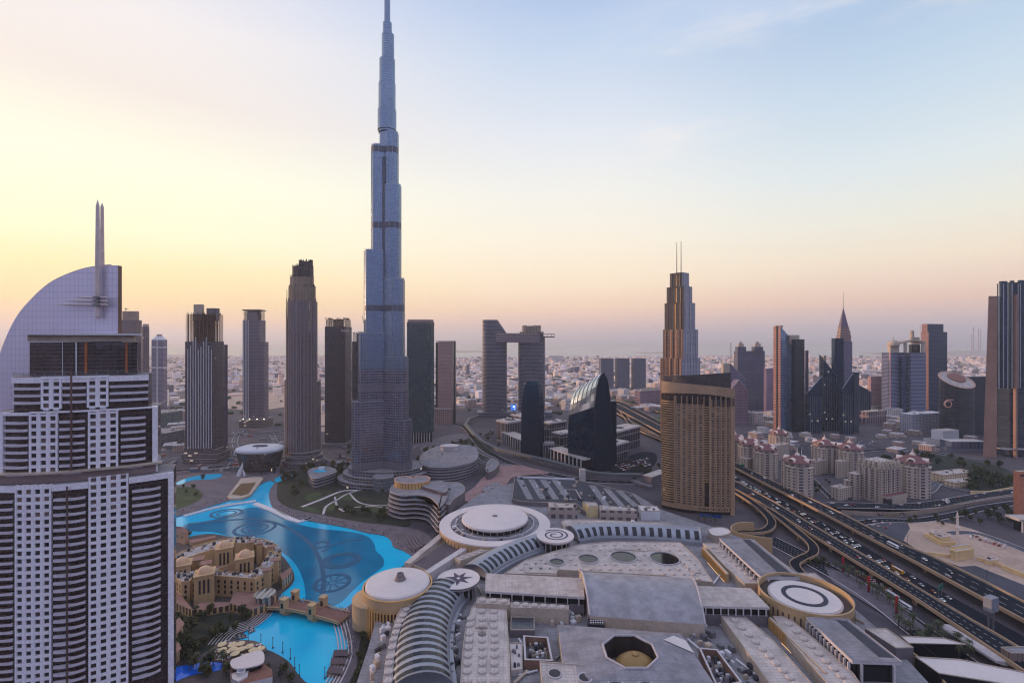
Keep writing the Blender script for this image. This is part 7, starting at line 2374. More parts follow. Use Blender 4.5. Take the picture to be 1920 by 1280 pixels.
def pitched(label, px, z, strip):
 P_ = gp(px, z)          # back-left, back-right, front-right, front-left
 r = bld('pitched_hall', label, P_, 'mall roof')
 ext(r, 'roof', P_, z - 1.8, z, concrete, roof_grey, bottom=True)
 inn = inset(P_, 2.0)
 ext(r, 'dark_windows', inn, 15, z - 1.8, dark_glass)
 fins(r, P_[0], P_[3], 12, 15, z - 1.8, 0.7, 0.7, concrete, name='post') if False else fins(r, P_[3], P_[0], 12, 15, z - 1.8, 0.7, -1.6, concrete, name='post')
 S_ = gp(strip, z)
 ext(r, 'dark_strip', S_, z - 0.02, z + 0.25, roof_dark, roof_dark)
 a, c = P_[3], P_[2]
 mid = [(lerp(a[0], c[0], f), lerp(a[1], c[1], f)) for f in (0.15, 0.85)]
 fins(r, a, c, 2, 15, z - 1.8, 1.2, 1.0, concrete, name='corner_post', f0=-.15, f1=1.15)
 P2 = inset(P_, -0.02)
 MB().tube([z3(p, z + 0.1) for p in P_ + [P_[0]]], 0.3, 4).build('edge_trim', [rim_m], r)
 return r
pitched('upper long grey hall roof with a dark strip, above the ringed drum', [(1349, 1009), (1412, 1011), (1500, 1083), (1428, 1082)], 30, [(1392, 1011), (1406, 1012), (1490, 1080), (1466, 1080)])
pitched('lower long grey hall roof with a dark strip, below the ringed drum', [(1512, 1157), (1590, 1160), (1692, 1241), (1598, 1238)], 30, [(1568, 1162), (1588, 1164), (1676, 1232), (1648, 1231)])
hall('flat pale annex roof beside the upper long hall', [(1496, 1074), (1528, 1074), (1560, 1098), (1530, 1099)], 22, -0.3, conc_dark, roof_pale)
hall('flat pale annex roof beside the lower long hall', [(1622, 1178), (1662, 1178), (1713, 1214), (1680, 1215)], 24, -0.3, conc_dark, roof_pale)
hall('broad white flat roof at the bottom right corner', [(1716, 1231), (1800, 1236), (1930, 1262), (1930, 1290), (1760, 1262)], 20, -0.3, dark_glass, white_disc)
r, P_ = hall('low white roofed hall by the palms near the viaduct', [(1688, 1192), (1770, 1196), (1812, 1208), (1704, 1206)], 10, -0.3, dark_glass, white_disc)
b = MB()
for k in range(5):
 A = gp([(1760 + k * 4, 1168 + k * 1.2), (1872 + k * 4, 1238 + k * 1.2)], 7)
 b.strip(offs(A, 1.3), offs(A, -1.3), 7 + 0.3 * k, 5.4)
tag(b.build('walkway_canopy', concrete), 'long slatted pale walkway canopy beside the lower viaduct', 'canopy')
hall('curved brown box building at the right bottom corner', [(1876, 1213), (1930, 1212), (1930, 1225), (1896, 1224)], 14, -0.3, facade('ribbed brown wall', S(140, 120, 112), S(110, 94, 90), 1.5, 40, 0.5, 1.0), roof_grey)
b = MB()
A = gp([(1700, 1222), (1730, 1245), (1766, 1280), (1790, 1310)], 14)
b.strip(offs(A, 0.5), offs(A, -0.5), 17, 2)
tag(b.build('gold_wall', gold_wall), 'low gold wall slanting down at the bottom right', 'wall')
b = MB()
c = GP(1402, 1001, 12)
A = crom(gp([(1414, 983), (1390, 982), (1374, 988), (1374, 997), (1395, 1004), (1448, 1012)], 13), 6)
b.strip(A, offs(A, -1.2), 15, -0.3)
tag(b.build('ramp_wall', gold_wall), 'curved gold wall around the ramp above the upper long hall', 'wall')
r, P_ = hall('small white oval roof at the end of the right hand vault', [(1328, 992), (1345, 988), (1362, 990), (1370, 998), (1356, 1004), (1336, 1003)], 24, 15, conc_warm, white_disc, curve=4)
# ---- back of the mall: striped roof, box row
r, P_ = hall('wide dark roof with pale diagonal stripes at the back of the mall', [(965, 895), (1078, 899), (1108, 905), (1185, 925), (1216, 960), (1095, 958), (1080, 944), (978, 940), (960, 935)], 22, -0.3, conc_dark, roof_dark)
for k, x in enumerate((968, 990, 1012, 1034, 1104, 1130, 1154)):
 y0 = 898 + k * 0.6 if k < 4 else 910 + (k - 4) * 5
 dx = 20 + k * 2.2
 y1 = 936 + (k > 3) * 14
 b = MB()
 b.prism(gp([(x, y0), (x + 12, y0 + 0.5), (x + 12 + dx, y1), (x + dx, y1)], 22.0), 22.0, 22.5, 0, 0)
 b.build('pale_strip', [roof_grey], r)
b = MB()
b.strip(offs(gp([(970, 894), (1078, 898)], 23), 1.0), offs(gp([(970, 894), (1078, 898)], 23), -1.0), 24, 15)
b.build('white_kerb', [white_paint], r)
roofbits(r, P_, 22.4, 26, 2, 5, 2.4, 3, 23)
yard('small sunken courtyard in the striped back roof', [(1058, 917), (1080, 917), (1092, 937), (1070, 936)], 22.7, 6)
for px, z, lb, sd in (([(1028, 941), (1080, 945), (1082, 952), (1030, 951)], 29, 'left box roofed hall in front of the striped roof', 24), ([(1124, 947), (1188, 952), (1195, 958), (1124, 956)], 29, 'right box roofed hall in front of the striped roof', 25)):
 r, P_ = hall(lb, px, z, 15, facade('boxed wall', S(168, 152, 146), S(70, 62, 68), 9, 12, 0.55, 0.6), roof_pale, units=4, seed=sd)
r, P_ = hall('yellowish plant box between the two box roofed halls', [(1092, 940), (1118, 942), (1122, 949), (1104, 949)], 30, 15, mat('yellow plant box', S(206, 184, 140), 0.8), roof_pale)
hall('white boxed plant stack left of the gold tower foot', [(1196, 947), (1232, 949), (1238, 958), (1202, 958)], 27, 15, white_paint, white_disc, units=3, seed=26)
r = thing('bridge_tube', 'long enclosed grey footbridge snaking along the back of the mall', 'footbridge', (*GP(980, 852, 8), 0))
tb = resample(gp([(897, 779), (880, 785), (873, 795), (888, 812), (906, 828), (932, 841), (980, 852), (1028, 863), (1089, 879), (1113, 886), (1150, 889), (1200, 890)], 10), 60)
m = MB()
m.loft([[(*offs(tb, 3.6)[i], 7), (*offs(tb, -3.6)[i], 7), (*offs(tb, -3.6)[i], 11), (*offs(tb, -2.6)[i], 12), (*offs(tb, 2.6)[i], 12), (*offs(tb, 3.6)[i], 11)] for i in range(60)], cap=True)
m.build('tube', [mat('grey tube cladding', S(92, 94, 98), 0.6, None, 0.2, scale=0.2)], r)
for i in range(3, 60, 5):
 MB().lathe(tb[i], [(0.8, -0.3), (0.8, 7)], 8).build('pier', [conc_dark], r)
ext(r, 'lift_tower', fbox(1086, 1098, D(905), 8), -0.3, 20, concrete, roof_pale)
# ================================================================ curved terraces east of the lake, residences
r = thing('curved_terraces', 'stack of wavy white terraces with a gold crown, between the lake and the largest disc', 'building', (*GP(790, 985), 0))
wave = [(-2, 0), (0, 10), (10, 20), (26, 22)]
for k in range(6):
 z0_ = 3 + k * 5.2
 zt2 = z0_ + 1.3
 ox = 0
 pl = [(727 + ox, 968), (728 + ox, 956), (742 + ox, 948), (768, 950), (800, 944), (838, 944), (846, 968), (838, 992), (822, 1003), (812, 992), (800, 980), (778 + ox, 976), (750 + ox, 977)]
 sh_ = [(x, y - 0.0) for x, y in pl]
 G0 = crom([GP(x, y) for x, y in sh_], 5, True)
 ext(r, 'terrace_slab', inset(G0, k * 0.7), z0_, zt2, mat('white terrace render', S(176, 166, 172), 0.7), roof_grey, bottom=True)
 ext(r, 'glazing', inset(G0, k * 0.7 + 2.6), (zt2 - 5.2 if k else -0.2), z0_, facade('terrace glass', S(60, 50, 54), S(34, 28, 34), 3, 5, 0.9, 0.9, lit=0.02), roof_grey)
ztop = 3 + 5 * 5.2 + 1.3
G1 = crom([GP(x, y) for x, y in ((741, 958), (744, 949), (760, 946), (775, 950), (782, 946), (800, 946), (806, 953), (795, 960), (765, 963))], 5, True)
ext(r, 'gold_crown', G1, ztop, ztop + 7, facade('gold crown ribs', S(198, 156, 96), S(110, 80, 60), 4, 40, 0.22, 0.9), roof_grey)
parapet_on(r, inset(G1, -0.4), ztop + 7, 0.8, 0.9, mat('peach rim', S(210, 160, 136), 0.7))
ext(r, 'brown_wall', crom([GP(x, y) for x, y in ((792, 962), (812, 957), (834, 962), (840, 972), (830, 976), (812, 970))], 4, True), ztop, ztop + 4, mat('brown curved wall', S(116, 92, 92), 0.8), roof_grey)
f_cv = facade('curved balcony bands', S(132, 128, 136), S(44, 44, 52), 30, 4.4, 0.99, 0.52, 0.6, 0.12)
for k, (lst, z1, lb) in enumerate((([(788, 884), (800, 872), (820, 862), (850, 857), (886, 862), (895, 872), (892, 890), (860, 902), (820, 906), (792, 900)], 24, 'curved banded residence with a sloping roof and a white drum, right of the tallest tower'),
         ([(578, 902), (590, 896), (612, 894), (628, 899), (628, 906), (606, 914), (590, 918), (582, 912)], 16, 'low curved pavilion with a rooftop pool left of the tallest tower'))):
 G0 = crom(gp(lst), 5, True)
 r = thing('curved_residence', lb, 'building', (*cen(G0), 0))
 ext(r, 'wall', G0, -0.2, z1, f_cv, roof_grey)
 ext(r, 'roof', inset(G0, -0.8), z1, z1 + 0.8, concrete, roof_grey, bottom=True)
 if k == 0:
  c = GP(842, 872)
  MB().lathe((c[0], c[1] + 8), [(12, z1 + .8), (12, z1 + 8), (12.6, z1 + 8.2), (12.6, z1 + 9)], 28, sx=1.3).build('roof_drum', [concrete], r)
  roofbits(r, G0, z1 + .8, 6, 1.5, 3, 1.5, 4, 72)
 else:
  c = cen(G0)
  MB().prism(circ((c[0] - 3, c[1] + 4), 10, 24, 6.5), z1 + .8, z1 + 1.1).build('rooftop_pool', [w_shal], r)
  MB().box((c[0] - 4, c[1] + 14), 9, 5, z1 + .8, z1 + 5).build('roof_canopy', [white_paint], r)
for k, (lst, z1, lb) in enumerate((([(800, 918), (828, 905), (862, 905), (872, 920), (850, 936), (842, 946), (822, 938)], 26, 'grey flat roof behind the wavy terraces'),
         ([(905, 915), (925, 905), (940, 908), (938, 925), (915, 925)], 8, 'small grey curved roof by the rose forecourt'),
         ([(912, 870), (922, 859), (936, 868), (925, 882), (912, 884)], 12, 'grey wedge shaped roof at the top of the forecourt'))):
 hall(lb, lst, z1, -0.2, conc_dark, roof_grey, 'low_roof', 'building', True, 3, None, 80 + k, curve=3)
b = MB()
A = crom(gp([(876, 905), (885, 912), (900, 916)], 3), 4)
# ================================================================ old town hotel on its island
stone = mat('sand stone render', S(188, 156, 118), 0.85, scale=0.15, var=0.14)
stone_d = mat('rose sand render', S(184, 142, 116), 0.85, scale=0.15, var=0.14)
clay = mat('clay roof', S(142, 108, 98), 0.9, scale=0.3)
r = thing('old_town_hotel', 'sand coloured old style hotel around a planted court, with four small domes', 'hotel', (*GP(430, 1100), 0))
SH = r
zs = 17.0
def wing(px, z, m=stone, nwin=0, part='wing_wall', rows_=3, roofm=None):
 P_ = gp(px, z)
 ext(r, part, P_, 0.6, z, m, roofm or roof_pale)
 parapet_on(r, P_, z, 1.1, 0.6, stone)
 return P_
win_me = MB()
aw = [(-0.75, 0), (0.75, 0), (0.75, 1.7)] + [(0.75 * math.cos(PI * i / 6), 1.7 + 0.75 * math.sin(PI * i / 6)) for i in range(1, 6)] + [(-0.75, 1.7)]
win_me.loft([[(x, -0.06, z) for x, z in aw], [(x, 0.3, z) for x, z in aw]], cap=True)
win_mesh = win_me.mesh('window', [mat('dark arched window', S(46, 34, 34), 0.3)])
WN = [0]
def win_row(a, c, zl, n, sc_=1.0):
 ang = math.atan2(c[1] - a[1], c[0] - a[0])
 for z in zl:
  for i in range(n):
   if WN[0] >= 100:
    return
   f = (i + .5) / n
   inst(win_mesh, 'window', r, (lerp(a[0], c[0], f), lerp(a[1], c[1], f), z), ang, (sc_ * 1.3, 1, sc_ * 1.25))
   WN[0] += 1
def front_windows(P_, edges, zl, spacing=5.0):
 for i in edges:
  a, c = P_[i], P_[(i + 1) % len(P_)]
  if a[0] > c[0]:
   a, c = c, a
  win_row(a, c, zl, max(1, int(math.dist(a, c) / spacing)))
A_ = wing([(356, 1090), (404, 1081), (440, 1083), (478, 1087), (487, 1078), (447, 1074), (406, 1070), (366, 1078)], zs)
front_windows(A_, (0, 1, 2), (3.5, 8, 12), 5.0)
B_ = wing([(478, 1087), (497, 1075), (513, 1058), (527, 1042), (505, 1034), (496, 1050), (487, 1064), (470, 1072)], zs + 0.7)
front_windows(B_, (0, 1, 2), (4, 8.5, 12.5), 5.5)
C_ = wing([(527, 1040), (520, 1022), (498, 1012), (470, 1008), (440, 1008), (440, 1019), (470, 1020), (495, 1026), (506, 1034)], zs - 1)
D2 = wing([(440, 1008), (405, 1014), (370, 1024), (338, 1036), (322, 1046), (322, 1058), (345, 1049), (380, 1037), (412, 1027), (440, 1019)], zs - 1.5)
E_ = wing([(322, 1058), (320, 1078), (340, 1092), (356, 1091), (366, 1077), (346, 1068)], zs + 0.4)
front_windows(E_, (1, 2), (4, 8.5, 12.5), 5.0)
wing([(396, 1064), (452, 1042), (458, 1046), (404, 1070)], 12, stone_d, part='court_wing', roofm=mat('rose court roof', S(170, 130, 122), 0.85))
for cx, cy, h_ in ((341, 1056, 23), (384, 1073, 24), (421, 1024, 26), (459, 1042, 26)):
 c = GP(cx, cy, h_)
 tw_ = MB().box(c, 14, 14, 0.6, h_, 0.5).build('tower_wall', [stone], r)
 MB().box(c, 15, 15, h_, h_ + 0.9, 0.5).build('tower_cornice', [stone], r)
 MB().lathe(c, [(5.2, h_ + .9), (5.0, h_ + 2.4), (3.9, h_ + 4.2), (2.0, h_ + 5.4), (0.3, h_ + 5.9)], 18).build('dome', [mat('rose dome', S(206, 168, 136), 0.8)], r, smooth=True)
 for k in (-3, 0, 3):
  MB().box((c[0] + math.cos(.5) * k + math.sin(.5) * 7.0, c[1] + math.sin(.5) * k - math.cos(.5) * 7.0), 1.4, 0.5, h_ - 14, h_ - 3, 0.5).build('tall_window', [dark_metal], tw_)
  MB().box((c[0] - math.sin(-.5) * 0 + math.cos(.5) * 7.0 + math.sin(.5) * k, c[1] + math.sin(.5) * 7.0 - math.cos(.5) * k), 0.5, 1.4, h_ - 14, h_ - 3, 0.5).build('tall_window', [dark_metal], tw_)
for P_, z, n, sd in ((A_, zs, 16, 1), (B_, zs + .7, 22, 2), (C_, zs - 1, 22, 3), (D2, zs - 1.5, 22, 4), (E_, zs + .4, 12, 5)):
 roofbits(r, P_, z, n, 1.2, 3.4, 2.4, 0.8, 100 + sd, 'roof_turret' if False else 'air_unit')
for k, (cx, cy, s_) in enumerate(((372, 1047, 9), (386, 1055, 8), (500, 1068, 6), (515, 1050, 6), (508, 1024, 6), (487, 1018, 5), (470, 1016, 6))):
 c = GP(cx, cy, zs + 3)
 MB().box(c, s_, s_, 0.6, zs + 3, 0.4).build('stair_turret', [stone], r)
 MB().box(c, s_ * 1.1, s_ * 1.1, zs + 3, zs + 3.7, 0.4).build('turret_cap', [clay], r)
for px, z, lb in (([(430, 1130), (472, 1142), (500, 1132), (512, 1114), (505, 1106), (480, 1110), (440, 1108)], 7, 'arcade'), ([(524, 1076), (546, 1062), (548, 1070), (530, 1088)], 9, 'arcade'), ([(502, 1112), (515, 1106), (520, 1113), (508, 1120)], 10, 'arcade'), ([(322, 1096), (356, 1134), (362, 1144), (330, 1130)], 7, 'arcade'), ([(360, 1142), (378, 1128), (440, 1128), (430, 1134), (385, 1142)], 6, 'arcade')):
 P_ = gp(px, z)
 ext(r, lb, P_, 0.6, z, facade('arcade arches', S(202, 168, 120), S(64, 48, 46), 4.2, 30, 0.6, 0.9, bump=0.3), clay)
c = GP(497, 1112, 12)
MB().lathe(c, [(7, 0.6), (7, 11), (8, 11.4), (8, 12.2), (6.4, 12.2), (6.3, 12.0)], 24).build('round_belvedere', [facade('belvedere arches', S(168, 166, 160), S(50, 44, 46), 4.4, 40, 0.55, 0.8), roof_dark], r)
P_ = gp([(325, 1000), (350, 992), (353, 996), (330, 1006)], 14)
q_ = yawbox(318, 346, 353, D(1022), 25)
h2 = bld('stone_house', 'sand coloured gabled house right beside the white tower', q_, 'house')
ext(h2, 'wall', q_, 0.6, 13, stone_d, clay)
cc = cen(q_)
MB().loft([[(*p, 13) for p in inset(q_, -0.7)], [(lerp(p[0], cc[0], .55), lerp(p[1], cc[1], .8), 17) for p in q_]], cap=True).build('roof', [clay], h2)
for k in range(3):
 a, b_ = q_[3], q_[0]
 f = (k + .5) / 3
 inst(win_mesh, 'window', h2, (lerp(a[0], b_[0], f), lerp(a[1], b_[1], f), 6.5), math.atan2(b_[1] - a[1], b_[0] - a[0]), (1.2, 1, 1.2))
for px, z, lb in (([(352, 1012), (385, 1007), (404, 1003), (404, 1007), (360, 1018)], 5, 'low clay roofed pavilion at the lake edge'), ([(322, 1170), (336, 1156), (346, 1168), (328, 1192)], 12, 'small sand coloured villa in the trees by the white tower'), ([(322, 1212), (334, 1200), (340, 1214), (326, 1228)], 9, 'sand coloured outbuilding in the trees by the white tower')):
 P_ = gp(px, z)
 h2 = bld('pavilion', lb, P_, 'pavilion')
 ext(h2, 'wall', inset(P_, 0.8), 0.6, z - 0.7, stone, clay)
 ext(h2, 'roof', P_, z - 0.7, z, clay, clay, bottom=True)
r = thing('arched_bridge', 'sand coloured arched bridge with four little towers over the lake', 'bridge', (*GP(575, 1140), 0))
bx_ = crom(gp([(511, 1131), (535, 1134), (572, 1141), (610, 1150), (646, 1158)], 4), 8)
MB().strip([(*p, 4.0 + 1.6 * math.sin(PI * i / (len(bx_) - 1))) for i, p in enumerate(offs(bx_, 7))], [(*p, 4.0 + 1.6 * math.sin(PI * i / (len(bx_) - 1))) for i, p in enumerate(offs(bx_, -7))], 5, 3.6, 0, 1).build('deck', [mat('bridge brick paving', S(128, 92, 84), 0.85), stone], r)
for s_ in (7, -7):
 MB().tube([(*p, 4.9 + 1.6 * math.sin(PI * i / (len(bx_) - 1))) for i, p in enumerate(offs(bx_, s_))], 0.5, 4).build('balustrade', [stone], r)
for k in (10, 21):
 MB().lathe(bx_[k], [(6.5, -0.3), (6.5, 3.0), (5.5, 4.4)], 14, sx=0.7, rot=-0.3).build('pier', [stone], r)
 for s_ in (6.2, -6.2):
  p = offs(bx_, s_)[k]
  tw_ = MB().box(p, 4.6, 4.6, 2.5, 12.5, -0.3).build('gate_tower', [stone], r)
  MB().box(p, 5.4, 5.4, 12.5, 13.3, -0.3).build('tower_cap', [stone], tw_)
  MB().box(p, 2.2, 4.7, 6.5, 10.5, -0.3).build('tower_opening', [dark_metal], tw_)
r = thing('lake_pavilion', 'white round ended pavilion beside the lower lake', 'pavilion', (*GP(470, 1250), 0))
P_ = gp([(431, 1245), (433, 1236), (445, 1232), (489, 1219), (498, 1240), (510, 1248), (511, 1262), (470, 1272), (450, 1277), (434, 1268)], 7)
ext(r, 'base', P_, 0.9, 5.0, white_paint, mat('brown terrace', S(134, 92, 78), 0.8))
P2 = crom(gp([(432, 1244), (434, 1236), (446, 1231), (489, 1218), (494, 1240), (465, 1250), (440, 1252)], 9), 4, True)
ext(r, 'roof', P2, 8.2, 9.0, white_paint, white_disc, bottom=True)
ext(r, 'glass_wall', inset(P2, 1.2), 5.0, 8.2, dark_glass)
P3 = gp([(434, 1262), (452, 1254), (466, 1256), (464, 1266), (446, 1276), (436, 1272)], 6.2)
ext(r, 'stair_deck', P3, 5.0, 6.2, white_paint, white_disc)
c = GP(452, 1262, 6.4)
MB().lathe(c, [(2.4, 6.1), (2.4, 8.6), (2.0, 8.6), (2.0, 7)], 18).build('white_drum', [white_paint], r)
um = MB()
par_root = thing('parasol', 'round cream parasol on the terrace by the white pavilion', 'parasol', (0, 0, 0), 'cream parasols on the terrace')
MB().lathe((0, 0), [(2.9, 2.6), (1.6, 3.1), (0.15, 3.5)], 14).build('canopy', [mat('cream canvas', S(222, 196, 156), 0.85, scale=0.5)], par_root)
MB().lathe((0, 0), [(0.1, 0), (0.1, 3.3)], 6).build('pole', [dark_metal], par_root)
PARA = [(487, 435), (585, 440), (660, 428), (745, 453), (490, 487), (590, 480), (665, 480), (780, 490), (850, 475), (610, 522), (710, 547), (780, 532), (515, 517)]
b = MB()
tpx = [(390, 1222), (412, 1204), (432, 1200), (476, 1200), (500, 1214), (490, 1222), (440, 1234), (418, 1240), (396, 1236)]
ext_r = sheet('terrace', tpx, 1.4, mat('terrace boards', S(112, 92, 84), 0.85), 'wooden dining terrace with parasols by the lake', 0.8, 3)
for i, (zx, zy) in enumerate(PARA):
 p = GP(320 + zx / 5.053, 1120 + zy / 5.053, 4.2)
 if i == 0:
  par_root.location = (*p, 1.4)
 else:
  dup(par_root, (*p, 1.4), i, 1.0)
tr = random.Random(8)
tbl = MB()
tbl.lathe((0, 0), [(0.12, 0), (0.12, 0.7), (0.75, 0.7), (0.75, 0.76)], 10)
tme = tbl.mesh('cafe_table', [white_disc])
tp = crom(gp(tpx, 1.4), 3, True)
k = 0
while k < 46:
 p = GP(tr.uniform(390, 500), tr.uniform(1202, 1238), 1.4)
 if inside(p, inset(tp, 1.0)):
  o = inst(tme, 'cafe_table', None, (*p, 1.4), 0, (1.3, 1.3, 1))
  tag(o, 'small white cafe table on the dining terrace by the lake', 'table', 'white tables on the dining terrace')
  k += 1
dkm = mat('dark dock timber', S(60, 50, 56), 0.7)
for k, px in enumerate(([(626, 1218), (652, 1217), (652, 1229), (624, 1229)], [(621, 1233), (648, 1233), (647, 1244), (620, 1244)], [(617, 1249), (643, 1252), (640, 1263), (612, 1260)])):
 P_ = gp(px, 2.6)
 r = bld('dock', ('upper', 'middle', 'lower')[k] + ' of three dark roofed boat docks on the lower lake', P_, 'dock', 'boat docks')
 ext(r, 'floor', inset(P_, -0.4), 0.0, 0.7, dkm)
 ext(r, 'roof', P_, 2.5, 2.8, dkm, mat('dark dock roof', S(86, 72, 80), 0.7), bottom=True)
 for q_ in P_:
  MB().box((lerp(q_[0], cen(P_)[0], .08), lerp(q_[1], cen(P_)[1], .08)), 0.3, 0.3, 0.6, 2.5).build('post', [dkm], r)
for k, (px, lb) in enumerate((([(462, 1175), (474, 1173), (479, 1181), (468, 1186)], 'floating dark seating pontoon nearest the bridge'), ([(437, 1194), (462, 1188), (464, 1193), (440, 1199)], 'long dark floating pontoon beside the parasol terrace'))):
 P_ = gp(px, 0.6)
 r = bld('pontoon', lb, P_, 'pontoon')
 ext(r, 'float', P_, 0.0, 0.6, dkm)
 roofbits(r, P_, 0.6, 14, 0.6, 1.0, 0.8, 0.4, 120 + k, 'seat')
lp0 = thing('lamp_post', 'dark lamp post standing in the lower lake', 'lamp post', (0, 0, 0), 'lamp posts standing in the lake')
MB().lathe((0, 0), [(0.35, -0.2), (0.22, 1), (0.18, 6.6), (0.3, 6.8), (0.3, 7.6), (0.05, 7.9)], 8).build('pole', [dark_metal], lp0)
MB().lathe((0, 0), [(0.6, -0.1), (0.6, 0.6)], 10).build('base', [dark_metal], lp0)
for i, (zx, zy) in enumerate(((735, 432), (855, 442), (968, 475), (1062, 520), (1133, 580), (1175, 668), (1218, 738), (1460, 765))):
 p = GP(320 + zx / 5.053, 1120 + zy / 5.053)
 if i == 0:
  lp0.location = (*p, 0)
 else:
  dup(lp0, (*p, 0), 0)
# ================================================================ trees, traffic, street things
def leaf_mat(name, c):
 m = mat(name, c, 0.9, var=0.45, scale=0.5)
 return m
LM = [leaf_mat('leaf deep green', S(58, 66, 42)), leaf_mat('leaf olive', S(80, 80, 50)), leaf_mat('leaf blue green', S(48, 62, 50))]
bark = mat('bark', S(86, 70, 60), 0.9, scale=1.0)
def make_tree(seed, w_, h_, lm):
 r_ = random.Random(seed)
 t_ = MB()
 t_.tube([(0, 0, -0.3), (0.1, 0, h_ * 0.25), (0.2, 0.1, h_ * 0.5)], [0.32, 0.24, 0.14], 6)
 for k in range(4):
  a = k * 1.6 + r_.random()
  t_.tube([(0.1, 0, h_ * 0.3), (math.cos(a) * w_ * 0.3, math.sin(a) * w_ * 0.3, h_ * 0.62)], [0.16, 0.06], 5)
 c_ = MB()
 cl = [(math.cos(r_.uniform(0, 6.3)) * r_.uniform(0, w_ * 0.6), math.sin(r_.uniform(0, 6.3)) * r_.uniform(0, w_ * 0.6), r_.uniform(h_ * 0.45, h_ * 0.85), r_.uniform(w_ * 0.28, w_ * 0.5)) for _ in range(8)]
 for i in range(330):
  x, y, z, q_ = cl[i % 8]
  d = Vector((r_.gauss(0, 1), r_.gauss(0, 1), r_.gauss(0, 0.8))).normalized() * q_ * r_.uniform(0.55, 1.08)
  p = Vector((x, y, z)) + d
  n = Vector((r_.gauss(0, 1), r_.gauss(0, 1), r_.gauss(0.6, 1))).normalized()
  u = n.orthogonal().normalized() * r_.uniform(0.35, 0.75)
  v = n.cross(u)
  c_.face([tuple(p - u - v * .6), tuple(p + u - v * .6), tuple(p + u * .7 + v * .7), tuple(p - u * .7 + v * .7)], r_.choice((0, 0, 1)))
 root = thing('tree', 'x', 'tree')
 t_.build('trunk', [bark], root)
 c_.build('crown', [lm, LM[1]], root)
 return root
def make_palm(seed, h_):
 r_ = random.Random(seed)
 root = thing('palm_tree', 'x', 'palm')
 MB().tube([(0, 0, -0.3), (0.15, 0, h_ * 0.5), (0.1, 0.1, h_)], [0.34, 0.25, 0.2], 7).build('trunk', [bark], root)
 c_ = MB()
 for k in range(22):
  a = k * 2.4
  e = 0.9 - k / 22 * 1.5
  pts = [(0.1 + math.cos(a) * s_ * 3.4, 0.1 + math.sin(a) * s_ * 3.4, h_ + math.sin(e) * s_ * 2.8 - 2.6 * s_ * s_) for s_ in (0, .3, .6, 1)]
  ta = Vector((-math.sin(a), math.cos(a), 0))
  for (p, q_), w0, w1 in zip(zip(pts, pts[1:]), (.2, .42, .36), (.42, .36, .05)):
   for s_ in (1, -1):
    c_.face([p, q_, tuple(Vector(q_) + ta * s_ * w1 - Vector((0, 0, .2))), tuple(Vector(p) + ta * s_ * w0 - Vector((0, 0, .2)))], k % 2)
 c_.build('crown', [LM[2], LM[1]], root)
 return root
PROTO = [make_tree(1, 4.2, 7.5, LM[0]), make_tree(2, 3.6, 8.5, LM[2]), make_tree(3, 5.0, 7.0, LM[0]), make_tree(4, 3.2, 6.0, LM[1])]
PALM = [make_palm(5, 8.5), make_palm(6, 7.0)]
used_proto = set()
def plant(protos, p, z, s_, rz, label, group):
 k = rnd.randrange(len(protos))
 o = protos[k]
 if o.name not in used_proto:
  used_proto.add(o.name)
  o.location, o.rotation_euler, o.scale = (*p, z), (0, 0, rz), (s_,) * 3
  o['label'], o['group'] = label, group
 else:
  dup(o, (*p, z), rz, s_, label, group)
def grove(px, n, label, z=0.6, s0=0.8, s1=1.4, gap=4.5, group=None, protos=None):
 P_ = gp(px)
 xs, ys = [p[0] for p in P_], [p[1] for p in P_]
 got = []
 n = n if protos else max(3, int(n * .62))
 for _ in range(n * 30):
  if len(got) >= n:
   break
  p = (rnd.uniform(min(xs), max(xs)), rnd.uniform(min(ys), max(ys)))
  if inside(p, P_) and all(math.dist(p, q_) > gap for q_ in got):
   got.append(p)
   plant(protos or PROTO, p, z, rnd.uniform(s0, s1), rnd.uniform(0, 6), label, group or label)
grove([(528, 895), (560, 880), (600, 878), (640, 872), (668, 876), (668, 900), (640, 905), (620, 900), (578, 904), (572, 925), (545, 940), (522, 925)], 62, 'leafy tree in the wooded garden left of the tallest tower', .6, 1.2, 1.9, 4)
grove([(690, 962), (740, 955), (745, 975), (700, 978), (600, 962), (600, 950)], 26, 'low tree in the garden strip above the promenade', 0.9, 0.9, 1.4)
grove([(776, 880), (790, 850), (830, 838), (880, 830), (905, 858), (850, 850), (800, 872)], 34, 'dark tree on the wooded slope right of the tallest tower', .6, 1.2, 1.9)
grove([(330, 1160), (380, 1146), (440, 1150), (470, 1162), (450, 1182), (410, 1198), (390, 1240), (330, 1244)], 46, 'dark tree in the gardens below the old town hotel', 1.0, 0.8, 1.3, 4.0)
grove([(372, 1060), (392, 1046), (420, 1036), (440, 1034), (436, 1042), (398, 1060)], 9, 'dark tree inside the upper court of the old town hotel', 0.9, 0.8, 1.1, 3.5)
grove([(410, 1072), (462, 1050), (492, 1050), (488, 1062), (440, 1072)], 9, 'dark tree inside the lower court of the old town hotel', 0.9, 0.7, 1.0, 3.5)
grove([(360, 1250), (432, 1244), (440, 1280), (360, 1290)], 9, 'dark tree beside the blue swimming pool', 1.0, 0.8, 1.2, 4)
grove([(500, 1250), (540, 1252), (560, 1285), (520, 1290), (505, 1270)], 7, 'dark tree behind the white lake pavilion', 1.0, 0.6, 0.9, 4)
grove([(678, 1200), (690, 1195), (704, 1240), (690, 1290), (665, 1290), (672, 1240)], 16, 'dark tree between the mall promenade and the mall wall', 1.0, 0.6, 1.0, 3.5)
grove([(340, 1000), (356, 996), (372, 1003), (352, 1010)], 4, 'dark tree beside the gabled stone house', 0.9, 0.6, 0.8, 3.5)
